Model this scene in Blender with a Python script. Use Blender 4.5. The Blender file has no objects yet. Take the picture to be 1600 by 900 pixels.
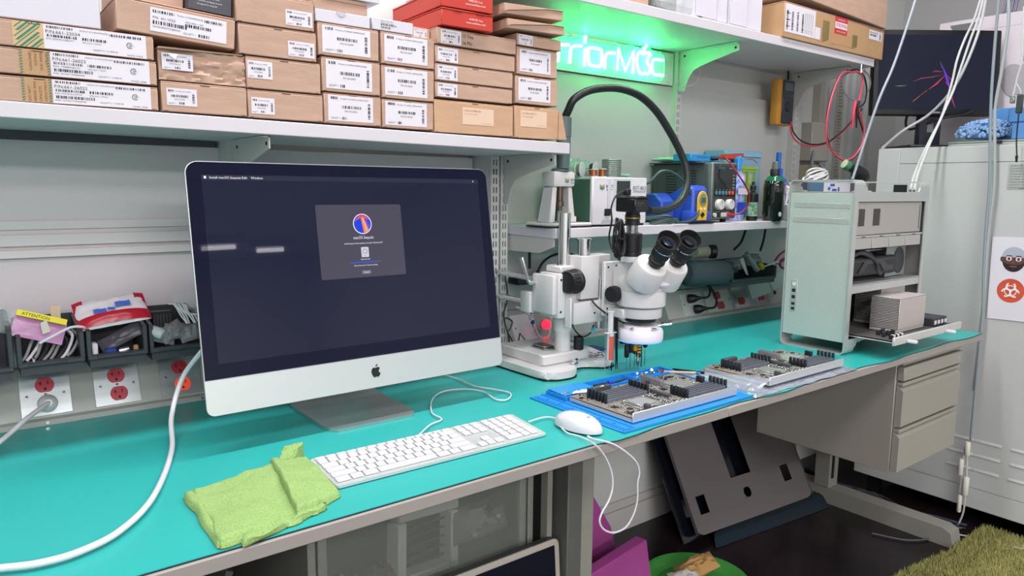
import bpy, bmesh, math, random
from mathutils import Vector, Matrix, noise
random.seed(7)
SC = bpy.context.scene
COL = SC.collection
PI = math.pi
R = math.radians

# ------------------------------------------------------------------ camera
cam_d = bpy.data.cameras.new('camera'); cam_o = bpy.data.objects.new('camera', cam_d); COL.objects.link(cam_o)
cam_d.lens = 25.3; cam_d.sensor_width = 36.0; cam_d.clip_start = 0.02; cam_d.clip_end = 60
_a, _b, _c = 0.138384, -0.657683, 0.009884
Rx = Matrix(((1,0,0),(0,math.cos(_a),-math.sin(_a)),(0,math.sin(_a),math.cos(_a))))
Ry = Matrix(((math.cos(_b),0,math.sin(_b)),(0,1,0),(-math.sin(_b),0,math.cos(_b))))
Rz = Matrix(((math.cos(_c),-math.sin(_c),0),(math.sin(_c),math.cos(_c),0),(0,0,1)))
CV = Rz @ Rx @ Ry @ Matrix(((1,0,0),(0,0,-1),(0,1,0)))
rot = Matrix((CV[0], -CV[1], -CV[2])).transposed()
cam_o.matrix_world = Matrix.Translation((0, -0.92755, 1.23593)) @ rot.to_4x4()
SC.camera = cam_o

# ------------------------------------------------------------------ world, light, exposure
SC.view_settings.view_transform = 'Standard'; SC.view_settings.look = 'None'
SC.view_settings.gamma = 1.0; SC.view_settings.use_curve_mapping = False
SC.view_settings.exposure = 0.0
W = bpy.data.worlds.new('world'); SC.world = W; W.use_nodes = True
W.node_tree.nodes['Background'].inputs[0].default_value = (0.8, 0.85, 0.9, 1)
W.node_tree.nodes['Background'].inputs[1].default_value = 0.05
LIGHT_COL = (1.0, 0.955, 0.985)
def area(name, loc, sx, sy, power, tgt=None, col=LIGHT_COL):
    l = bpy.data.lights.new(name, 'AREA'); l.shape = 'RECTANGLE'; l.size = sx; l.size_y = sy; l.energy = power; l.color = col
    o = bpy.data.objects.new(name, l); COL.objects.link(o); o.location = loc
    d = (Vector(tgt) - Vector(loc)) if tgt else Vector((0, 0, -1))
    o.rotation_euler = d.to_track_quat('-Z', 'Y').to_euler()
    return o
# ceiling troffers above the bench and rows of them down the room
area('ceiling_light_bench', (1.0, 0.22, 2.66), 3.6, 0.12, 54)
area('ceiling_light_aisle', (0.8, -1.35, 2.66), 3.2, 0.6, 48)
area('ceiling_light_room', (-0.6, -3.4, 2.66), 3.4, 0.8, 80)
area('ceiling_light_far', (-0.2, -5.4, 2.66), 3.2, 0.8, 290)

# ------------------------------------------------------------------ colour and material helpers
def lin(h):
    h = h.lstrip('#'); out = []
    for i in (0, 2, 4):
        c = int(h[i:i+2], 16) / 255
        out.append(c / 12.92 if c <= 0.04045 else ((c + 0.055) / 1.055) ** 2.4)
    return (*out, 1)
_M = {}
def mat(name, col='#808080', rough=0.5, metal=0.0, var=0.0, vs=8.0, bump=0.0, bs=60.0, emit=None, es=1.0, alpha=1.0, trans=0.0, ior=1.45, spec=0.5, coat=0.0, var2=None, stretch=(1,1,1), sheen=0.0):
    if name in _M: return _M[name]
    m = bpy.data.materials.new(name); m.use_nodes = True; _M[name] = m
    nt = m.node_tree; N = nt.nodes; L = nt.links; b = N['Principled BSDF']
    c = lin(col); b.inputs['Base Color'].default_value = c; b.inputs['Roughness'].default_value = rough; b.inputs['Metallic'].default_value = metal
    b.inputs['Specular IOR Level'].default_value = spec; b.inputs['IOR'].default_value = ior
    b.inputs['Coat Weight'].default_value = coat
    if sheen: b.inputs['Sheen Weight'].default_value = sheen
    if trans: b.inputs['Transmission Weight'].default_value = trans
    if alpha < 1: b.inputs['Alpha'].default_value = alpha
    if emit: b.inputs['Emission Color'].default_value = lin(emit); b.inputs['Emission Strength'].default_value = es
    tc = None
    if var or bump or var2:
        tc = N.new('ShaderNodeTexCoord'); mp = N.new('ShaderNodeMapping'); L.new(tc.outputs['Object'], mp.inputs[0]); mp.inputs['Scale'].default_value = stretch
    if var or var2:
        n = N.new('ShaderNodeTexNoise'); n.inputs['Scale'].default_value = vs; n.inputs['Detail'].default_value = 5; L.new(mp.outputs[0], n.inputs['Vector'])
        rp = N.new('ShaderNodeValToRGB'); L.new(n.outputs['Fac'], rp.inputs[0])
        rp.color_ramp.elements[0].position = 0.3; rp.color_ramp.elements[1].position = 0.7
        if var2: rp.color_ramp.elements[0].color = lin(var2); rp.color_ramp.elements[1].color = c
        else:
            rp.color_ramp.elements[0].color = (*[max(0, x * (1 - var)) for x in c[:3]], 1); rp.color_ramp.elements[1].color = (*[min(1, x * (1 + var)) for x in c[:3]], 1)
        L.new(rp.outputs[0], b.inputs['Base Color'])
    if bump:
        n2 = N.new('ShaderNodeTexNoise'); n2.inputs['Scale'].default_value = bs; n2.inputs['Detail'].default_value = 3; L.new(mp.outputs[0], n2.inputs['Vector'])
        bp = N.new('ShaderNodeBump'); bp.inputs['Strength'].default_value = bump; bp.inputs['Distance'].default_value = 0.002
        L.new(n2.outputs['Fac'], bp.inputs['Height']); L.new(bp.outputs[0], b.inputs['Normal'])
    return m

# ------------------------------------------------------------------ mesh builder
WL = {}
FRAME = None   # optional placement frame shared by one group of things
_TXT = {}
def text_me(body):
    if body not in _TXT:
        cu = bpy.data.curves.new('t', 'FONT'); cu.body = body; cu.size = 1.0; cu.resolution_u = 2
        ob = bpy.data.objects.new('t', cu); me = bpy.data.meshes.new_from_object(ob)
        vs = [v.co.copy() for v in me.vertices]; fs = [tuple(p.vertices) for p in me.polygons]
        xs = [v.x for v in vs] or [0]
        _TXT[body] = (vs, fs, min(xs), max(xs)); bpy.data.objects.remove(ob); bpy.data.curves.remove(cu); bpy.data.meshes.remove(me)
    return _TXT[body]
def spline(pts, sub=6, closed=False):
    P = [Vector(p) for p in pts]; n = len(P)
    if n < 3 and not closed: return P
    out = []
    rng = range(n) if closed else range(n - 1)
    for i in rng:
        p0 = P[(i - 1) % n] if (closed or i > 0) else P[0] * 2 - P[1]
        p1 = P[i]; p2 = P[(i + 1) % n]
        p3 = P[(i + 2) % n] if (closed or i + 2 < n) else P[-1] * 2 - P[-2]
        for k in range(sub):
            t = k / sub
            out.append(0.5 * ((2 * p1) + (p2 - p0) * t + (2 * p0 - 5 * p1 + 4 * p2 - p3) * t * t + (3 * p1 - p0 - 3 * p2 + p3) * t ** 3))
    if not closed: out.append(P[-1].copy())
    return out
class MB:
    def __init__(s, T=None): s.bm = bmesh.new(); s.T = T
    def _add(s, verts, faces):
        if s.T is not None: verts = [s.T @ Vector(v) for v in verts]
        if FRAME is not None: verts = [FRAME @ Vector(v) for v in verts]
        bv = [s.bm.verts.new(v) for v in verts]; bf = []
        for f in faces:
            try: bf.append(s.bm.faces.new([bv[i] for i in f]))
            except ValueError: pass
        return bv, bf
    def hexa(s, v, bev=0.0, seg=1):
        bv, bf = s._add(v, [(3,2,1,0),(4,5,6,7),(0,1,5,4),(1,2,6,5),(2,3,7,6),(3,0,4,7)])
        if bev: s._bev(bf, bev, seg)
        return s
    def _bev(s, bf, bev, seg=1):
        es = list({e for f in bf for e in f.edges})
        bmesh.ops.bevel(s.bm, geom=es, offset=bev, segments=seg, affect='EDGES', profile=0.5, clamp_overlap=True)
    def box(s, x0, x1, y0, y1, z0, z1, bev=0.0, seg=1):
        return s.hexa([(x0,y0,z0),(x1,y0,z0),(x1,y1,z0),(x0,y1,z0),(x0,y0,z1),(x1,y0,z1),(x1,y1,z1),(x0,y1,z1)], bev, seg)
    def quad(s, a, b, c, d): s._add([a, b, c, d], [(0,1,2,3)]); return s
    def ring(s, c, ax, r, n, ref=None):
        ax = Vector(ax).normalized(); u = Vector(ref) if ref else (Vector((1,0,0)) if abs(ax.x) < 0.9 else Vector((0,1,0)))
        u = (u - ax * u.dot(ax)).normalized(); v = ax.cross(u)
        return [Vector(c) + (u * math.cos(2*PI*i/n) + v * math.sin(2*PI*i/n)) * r for i in range(n)]
    def lathe(s, o, ax, prof, n=24, caps=True):
        o = Vector(o); ax = Vector(ax).normalized(); V = []; F = []
        for r, t in prof: V += s.ring(o + ax * t, ax, max(r, 1e-5), n)
        for k in range(len(prof) - 1):
            for i in range(n):
                j = (i + 1) % n; F.append((k*n+i, k*n+j, (k+1)*n+j, (k+1)*n+i))
        if caps: F.append(tuple(range(n-1, -1, -1))); m = (len(prof)-1)*n; F.append(tuple(range(m, m+n)))
        s._add(V, F); return s
    def cyl(s, p, q, r, r2=None, n=20):
        p = Vector(p); q = Vector(q); d = q - p
        return s.lathe(p, d, [(r, 0), (r if r2 is None else r2, d.length)], n)
    def tube(s, pts, r, n=8, sub=6, closed=False, smooth=True):
        P = spline(pts, sub, closed) if smooth else [Vector(p) for p in pts]
        m = len(P); V = []; F = []; u = None
        for i, p in enumerate(P):
            a = P[(i-1) % m] if (closed or i) else P[0]; b = P[(i+1) % m] if (closed or i < m-1) else P[-1]
            d = (b - a).normalized() if (b - a).length > 1e-9 else Vector((0,0,1))
            if u is None: u = d.orthogonal().normalized()
            u = (u - d * u.dot(d)); u = u.normalized() if u.length > 1e-6 else d.orthogonal().normalized()
            v = d.cross(u); rr = r(i/(m-1)) if callable(r) else r
            V += [p + (u*math.cos(2*PI*k/n) + v*math.sin(2*PI*k/n)) * rr for k in range(n)]
        for i in range(m if closed else m-1):
            for k in range(n):
                l = (k+1) % n; j = (i+1) % m; F.append((i*n+k, i*n+l, j*n+l, j*n+k))
        if not closed: F.append(tuple(range(n-1,-1,-1))); F.append(tuple(range((m-1)*n, m*n)))
        s._add(V, F); return s
    def prism(s, poly, a, b, plane='xz', bev=0.0):
        f = {'xz': lambda p, t: (p[0], t, p[1]), 'yz': lambda p, t: (t, p[0], p[1]), 'xy': lambda p, t: (p[0], p[1], t)}[plane]
        n = len(poly); V = [f(p, a) for p in poly] + [f(p, b) for p in poly]
        F = [tuple(range(n-1,-1,-1)), tuple(range(n, 2*n))] + [(i, (i+1) % n, n+(i+1) % n, n+i) for i in range(n)]
        bv, bf = s._add(V, F)
        if bev: s._bev(bf[:2], bev)
        return s
    def ball(s, c, r, n=16, m=10, sx=1, sy=1, sz=1):
        c = Vector(c); V = []; F = []
        for j in range(m+1):
            t = PI * j / m
            for i in range(n):
                p = 2*PI*i/n; V.append(c + Vector((math.sin(t)*math.cos(p)*r*sx, math.sin(t)*math.sin(p)*r*sy, math.cos(t)*r*sz)))
        for j in range(m):
            for i in range(n):
                k = (i+1) % n; F.append((j*n+i, (j+1)*n+i, (j+1)*n+k, j*n+k))
        s._add(V, F); bmesh.ops.remove_doubles(s.bm, verts=s.bm.verts, dist=1e-6) if m < 30 else None; return s
    def grid(s, nu, nv, fn, thick=0.0):
        V = [Vector(fn(i/nu, j/nv)) for j in range(nv+1) for i in range(nu+1)]
        F = [(j*(nu+1)+i, j*(nu+1)+i+1, (j+1)*(nu+1)+i+1, (j+1)*(nu+1)+i) for j in range(nv) for i in range(nu)]
        s._add(V, F); return s
    def text(s, body, size, o, ex=(1,0,0), ey=(0,0,1), align='l', width=None):
        vs, fs, x0, x1 = text_me(body); o = Vector(o); ex = Vector(ex); ey = Vector(ey)
        sx = size if width is None else width / max(1e-6, x1 - x0)
        off = {'l': x0, 'c': (x0+x1)/2, 'r': x1}[align]
        s._add([o + ex * ((v.x - off) * sx) + ey * (v.y * size) for v in vs], fs); return s
    def build(s, name, m, parent=None, flat=False, ang=38, ntype=None, rd=False):
        bm = s.bm
        if rd: bmesh.ops.remove_doubles(bm, verts=bm.verts, dist=1e-6)
        if not flat: bmesh.ops.recalc_face_normals(bm, faces=bm.faces)
        if parent is None:
            if len(bm.verts):
                xs = [v.co.x for v in bm.verts]; ys = [v.co.y for v in bm.verts]; zs = [v.co.z for v in bm.verts]
                o = Vector(((min(xs)+max(xs))/2, (min(ys)+max(ys))/2, min(zs)))
            else: o = Vector((0,0,0))
        else: o = WL[parent.name]
        for v in bm.verts: v.co -= o
        ca = R(ang)
        for f in bm.faces: f.smooth = True
        for e in bm.edges:
            e.smooth = len(e.link_faces) == 2 and e.calc_face_angle(3) < ca
        me = bpy.data.meshes.new(name); bm.to_mesh(me); bm.free()
        ms = m if isinstance(m, (list, tuple)) else [m]
        for x in ms: me.materials.append(x)
        ob = bpy.data.objects.new(name, me); COL.objects.link(ob)
        if parent is None: ob.location = o
        else: ob.parent = parent
        WL[ob.name] = o
        return ob
def tag(o, label=None, cat=None, group=None, kind=None):
    if label: o['label'] = label
    if cat: o['category'] = cat
    if group: o['group'] = group
    if kind: o['kind'] = kind
    return o
def thing(name, loc, label, cat, group=None):
    if FRAME is not None: loc = FRAME @ Vector(loc)
    o = bpy.data.objects.new(name, None); COL.objects.link(o); o.location = loc; o.empty_display_size = 0.02
    WL[o.name] = Vector(loc); return tag(o, label, cat, group)
def struct(o): o['kind'] = 'structure'; return o
def stuff(o): o['kind'] = 'stuff'; return o
# ------------------------------------------------------------------ materials
WALL = mat('wall_paint', '#c9ccc8', 0.75, bump=0.05, bs=200)
PANEL = mat('painted_panel', '#d2cccd', 0.5, var=0.03, vs=3)
SHELFW = mat('shelf_laminate', '#cfccd1', 0.45, var=0.02, vs=3)
STEEL = mat('grey_painted_steel', '#c6c6c2', 0.45, var=0.03, vs=6)
STEELD = mat('dark_beige_steel', '#8f8d85', 0.5, var=0.03, vs=5)
SLOT = mat('slot_dark', '#1d2320', 0.9)
CARD = mat('cardboard', '#ba9b87', 0.85, var=0.07, vs=14, bump=0.12, bs=90, stretch=(1,1,5))
CARD2 = mat('cardboard_warm', '#c29e7e', 0.85, var=0.06, vs=12, bump=0.12, bs=90, stretch=(1,1,5))
CARDE = mat('cardboard_edge', '#5f4630', 0.9)
WHITEP = mat('white_paper', '#dad7de', 0.6)
CREAM = mat('faded_label', '#dbbfa6', 0.7)
INK = mat('black_ink', '#1b1a20', 0.7)
INKG = mat('grey_ink', '#7c7a80', 0.7)
GREENT = mat('green_tape', '#1f7a5c', 0.5)
OLIVE = mat('olive_print', '#76703f', 0.8)
RED = mat('red_print', '#c8342f', 0.5)
WBOX = mat('white_carton', '#cfcdd5', 0.6, var=0.02, vs=5)
BLACKP = mat('black_plastic', '#17181b', 0.45, bump=0.03, bs=300)
BLACKR = mat('black_rubber', '#101113', 0.7)
DARKG = mat('dark_grey_plastic', '#34373c', 0.5)
ALU = mat('anodised_aluminium', '#c3c7c6', 0.34, metal=0.85, var=0.02, vs=5)
ALUL = mat('bead_blasted_aluminium', '#cfd5d3', 0.42, metal=0.55)
CHROME = mat('chrome', '#d5d8d8', 0.12, metal=1.0)
WENAM = mat('white_enamel', '#cfcecd', 0.3, coat=0.2)
WPLAS = mat('white_plastic', '#d8d7dc', 0.3, coat=0.3)
MATT = mat('turquoise_mat', '#2ba7a1', 0.33, var=0.03, vs=4, bump=0.04, bs=400, spec=0.45)
MATE = mat('mat_black_edge', '#14181a', 0.8)
DESKT = mat('desk_laminate', '#9a958f', 0.45, var=0.02, vs=4)

# ------------------------------------------------------------------ room shell
def sbox(name, m, *a, **k): return struct(MB().box(*a, **k).build(name, m))
FLOORM = mat('dark_floor', '#2a1f23', 0.22, var2='#181316', vs=5, bump=0.05, bs=20)
sbox('floor', FLOORM, -2.6, 3.8, -7.2, 0.9, -0.05, 0)
sbox('ceiling', mat('ceiling_paint', '#dcdcdc', 0.9), -2.6, 3.8, -7.2, 0.9, 2.72, 2.78)
sbox('wall_back', WALL, -2.6, 3.8, 0.8, 0.9, 0, 2.72)
sbox('wall_left', WALL, -2.6, -2.5, -7.2, 0.8, 0, 2.72)
sbox('wall_right', mat('wall_right_paint', '#a9aaab', 0.8), 3.72, 3.8, -7.2, 0.8, 0, 2.72)
sbox('wall_front', WALL, -2.6, 3.8, -7.2, -7.1, 0, 2.72)
b = MB().box(-2.5, 3.72, 0.783, 0.8, 0, 0.085).box(-2.5, 3.72, 0.788, 0.8, 0.085, 0.115, bev=0.003)
struct(b.build('baseboard_back', mat('baseboard_paint', '#c8c6c2', 0.5)))
# ceiling troffers (only seen as reflections)
TUBE = mat('fluorescent_tube', '#ffffff', 0.5, emit='#fff8ff', es=9)
for i, (x0, y0, x1, y1) in enumerate(((2.17, -6.02, 2.51, -5.99), (2.82, -6.23, 3.12, -6.22))):
    t = thing('ceiling_lamp', ((x0+x1)/2, (y0+y1)/2, 2.6), ('fluorescent ceiling lamp at the far end, nearer the wall', 'fluorescent ceiling lamp at the far end, one further right')[i], 'lamp')
    MB().box(x0-.1, x1+.1, y0-.1, y0+.12, 2.63, 2.72).build('housing', WENAM, t)
    MB().cyl((x0, y0, 2.61), (x1, y1, 2.61), 0.02).build('tube', TUBE, t)

# wall panels fixed between the slotted uprights
struct(MB().box(-0.8, 1.17, 0.775, 0.8, 1.163, 1.318).build('trim_1', PANEL))
struct(MB().box(-0.8, 1.17, 0.775, 0.8, 0.90, 1.09).build('trim_2', mat('painted_panel_low', '#cfc8cb', 0.5, var=0.02, vs=3)))
RAIL = mat('rail_metal', '#d8d2d2', 0.4)
rl = MB().box(-0.8, 1.17, 0.768, 0.8, 1.145, 1.163, bev=.001).box(-0.8, 1.17, 0.774, 0.8, 1.136, 1.145).box(-0.8, 1.17, 0.766, 0.8, 1.113, 1.136, bev=.001).box(-0.8, 1.17, 0.776, 0.8, 1.106, 1.113).box(-0.8, 1.17, 0.764, 0.8, 1.09, 1.106, bev=.001)
struct(rl.build('trim_3', RAIL))
struct(MB().box(-0.8, 0.47, 0.76, 0.8, 1.318, 1.336).build('trim_4', mat('dark_gap_strip', '#4b4850', 0.6)))
struct(MB().box(1.26, 2.82, 0.762, 0.8, 0.90, 1.585).build('trim_5', mat('panel_right_bay', '#bfc2bf', 0.5, var=0.02, vs=3)))
struct(MB().box(0.60, 1.985, 0.752, 0.8, 1.588, 1.694).build('trim_6', mat('sign_board_panel', '#cfd2cf', 0.45)))
struct(MB().box(1.26, 2.82, 0.775, 0.8, 1.70, 2.3).build('trim_7', PANEL))

# slotted uprights
def upright(x0, x1, yf, z0, z1, label, cols=2):
    t = thing('slotted_upright', ((x0+x1)/2, yf+.02, z0), label, 'shelf upright')
    w = x1 - x0; sw = w*0.13; b = MB()
    xs = [x0]
    for c in range(cols):
        cx = x0 + w*(c+1)/(cols+1); xs += [cx-sw/2, cx+sw/2]
    xs.append(x1)
    for i in range(0, len(xs), 2): b.box(xs[i], xs[i+1], yf, yf+.002, z0, z1)
    for i in range(1, len(xs)-1, 2):
        z = z0
        while z < z1: b.box(xs[i], xs[i+1], yf, yf+.002, z, min(z1, z+.009)); z += .025
    b.build('slotted_face', STEEL, t)
    MB().box(x0, x0+.002, yf+.002, 0.80, z0, z1).box(x1-.002, x1, yf+.002, 0.80, z0, z1).build('side_flange', STEEL, t)
    MB().box(x0+.002, x1-.002, yf+.012, yf+.014, z0, z1).build('inner_web', SLOT, t)
    return t
upright(1.173, 1.201, .69, .762, 2.3, 'grey slotted upright just right of the large computer, left one of the pair')
upright(1.207, 1.232, .69, .762, 2.3, 'grey slotted upright beside the microscope stand, right one of the pair')
upright(1.992, 2.018, .74, .90, 2.3, 'slotted upright lit green at the right end of the neon sign', 2)
upright(.478, .502, .70, 1.17, 2.3, 'grey slotted upright behind the box shelf above the computer top left corner', 1)
upright(2.72, 2.745, .735, 1.12, 2.3, 'grey slotted upright beside the yellow multimeter', 2)

# brackets
def bracket(x, yw, yf, z, label, m=STEEL, h=.13):
    t = thing('shelf_bracket', (x, yw, z-h), label, 'shelf bracket')
    d = yw - yf
    poly = [(yw, z), (yf, z), (yf, z-.024), (yf+d*.45, z-.046), (yf+d*.62, z-.056), (yf+d*.72, z-.066), (yf+d*.80, z-.09), (yf+d*.86, z-h), (yw, z-h)]
    MB().prism(poly, x-.0015, x+.0015, 'yz').build('plate', m, t)
    MB().box(x-.012, x+.0015, yf, yf+d*.9, z-.003, z).build('top_flange', m, t)
    for yy in (yf+.012, yw-.03):
        MB().cyl((x-.0025, yy, z-.014), (x-.001, yy, z-.014), .004, n=10).build('rivet_hole', SLOT, t)
    return t
bracket(1.217, .70, .475, 1.3215, 'grey steel bracket under the box shelf end, beside the computer')
bracket(.490, .70, .475, 1.3305, 'grey steel bracket above the top left corner of the computer')
bracket(2.005, .75, .505, 1.698, 'steel bracket glowing green beside the neon sign')
bracket(2.70, .745, .505, 1.698, 'grey steel bracket under the shelf end beside the multimeter')

# shelves
def slz(x): return -.0119*(x-.067)
t = thing('wall_shelf', (.4, .6, 1.32), 'long light grey wall shelf carrying the rows of brown boxes', 'shelf')
MB().hexa([(-.7,.46,1.3365+slz(-.7)),(1.254,.46,1.3365+slz(1.254)),(1.254,.76,1.3365+slz(1.254)),(-.7,.76,1.3365+slz(-.7)),(-.7,.46,1.361+slz(-.7)),(1.254,.46,1.361+slz(1.254)+.003),(1.254,.76,1.361+slz(1.254)+.003),(-.7,.76,1.361+slz(-.7))], bev=.0015).build('shelf_board', SHELFW, t)
t = thing('wall_shelf', (2.1, .6, 1.70), 'upper right light grey wall shelf over the neon sign, carrying white and brown cartons', 'shelf')
MB().box(.95, 2.775, .46, .76, 1.700, 1.728, bev=.0015).build('shelf_board', SHELFW, t)
MB().box(2.7755, 2.779, .459, .76, 1.699, 1.731).build('end_cap', mat('shelf_end_cap', '#c9c2b4', 0.5), t)
t = thing('instrument_shelf', (2.0, .6, 1.11), 'light grey shelf holding the soldering instruments behind the microscope', 'shelf')
MB().box(1.238, 2.76, .490, .758, 1.1050, 1.1315, bev=.0015).build('shelf_board', SHELFW, t)
MB().prism([(.758,1.1045),(.50,1.1045),(.50,1.083),(.56,1.062),(.69,1.060),(.715,1.05),(.730,1.0),(.758,.985)], 1.241, 1.2435, 'yz').build('end_plate', STEEL, t)
MB().box(1.238, 2.76, .754, .7615, 1.132, 1.145).build('rear_lip', STEEL, t)

# ------------------------------------------------------------------ cardboard boxes
rnd = random.Random(3)
def bars(b, x, z, w, h, y, dens=.0016, seed=None, vert=False):
    r = random.Random(seed if seed is not None else rnd.random()); p = 0
    L_ = h if vert else w
    while p < L_:
        q = dens * r.choice((.5, .8, 1.2, 1.6)); q = min(q, L_ - p)
        if vert: b.quad((x, y, z+p), (x+w, y, z+p), (x+w, y, z+p+q), (x, y, z+p+q))
        else: b.quad((x+p, y, z), (x+p+q, y, z), (x+p+q, y, z+h), (x+p, y, z+h))
        p += q + dens * r.choice((.5, .9, 1.3))
def label_std(par, x0, x1, z0, z1, y, pn='P/N 923-04907', dark=INK, rows='std', paper=WHITEP, T=None):
    w = x1-x0; h = z1-z0
    lb = MB(T).box(x0, x1, y-.0005, y-.0001, z0, z1).build('shipping_label', paper, par)
    b = MB(T); yy = y-.0008
    if rows == 'std':
        bars(b, x0+.06*w, z1-.16*h, .16*w, .10*h, yy)
        b.text('Product of CHINA (MAINLAND)', .075*h, (x0+.27*w, yy, z1-.15*h), width=.62*w)
        bars(b, x0+.30*w, z0+.50*h, .42*w, .11*h, yy)
        b.text(pn, .085*h, (x0+.36*w, yy, z0+.36*h), width=.28*w)
        b.text('(Q)QTY 1', .09*h, (x0+.06*w, yy, z0+.08*h), width=.2*w)
        bars(b, x0+.30*w, z0+.06*h, .10*w, .10*h, yy)
        bars(b, x0+.88*w, z0+.14*h, .055*w, .60*h, yy, vert=True)
    elif rows == 'small':
        bars(b, x0+.06*w, z1-.22*h, .18*w, .12*h, yy, .001)
        b.text('Product of CHINA', .09*h, (x0+.30*w, yy, z1-.20*h), width=.5*w)
        bars(b, x0+.15*w, z0+.48*h, .55*w, .14*h, yy, .0012)
        b.text(pn, .10*h, (x0+.25*w, yy, z0+.32*h), width=.35*w)
        b.text('(Q)QTY 1', .10*h, (x0+.05*w, yy, z0+.08*h), width=.24*w)
        bars(b, x0+.40*w, z0+.08*h, .18*w, .12*h, yy, .001)
        bars(b, x0+.84*w, z0+.18*h, .08*w, .55*h, yy, .001, vert=True)
    elif rows == 'faded':
        bars(b, x0+.06*w, z1-.22*h, .52*w, .10*h, yy)
        b.text('P/N 923-01890', .12*h, (x0+.06*w, yy, z1-.42*h), width=.4*w)
        b.text('1', .1*h, (x0+.1*w, yy, z0+.2*h)); b.text('Assembled Product', .07*h, (x0+.62*w, yy, z0+.1*h), width=.3*w)
    b.build('print', dark, lb, flat=True)
    return lb
def carton(x0, x1, z0, z1, label, m=CARD, y0=.465, y1=.745, group='brown cartons on the long wall shelf', T=None, lid=.0, name='cardboard_box', cat='box'):
    """folded corrugated box: body walls, top tuck flap with its seam, front corner slots"""
    t = thing(name, ((x0+x1)/2, (y0+y1)/2, z0), label, cat, group)
    g = .0006
    MB(T).box(x0+g, x1-g, y0, y1, z0+g, z1-.0035, bev=.0012).build('box_body', m, t)
    MB(T).box(x0+g, x1-g, y0+.0012, y1, z1-.0033, z1-g, bev=.0008).build('top_flap', m, t)
    MB(T).box(x0+.004, x0+.011, y0-.0004, y0+.001, z0+.001, z0+.0022).box(x1-.011, x1-.004, y0-.0004, y0+.001, z0+.001, z0+.0022).box((x0+x1)/2-.008, (x0+x1)/2+.008, y0-.0004, y0+.001, z1-.0042, z1-.003).build('tuck_slot', CARDE, t)
    return t
Yb = .465
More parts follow.
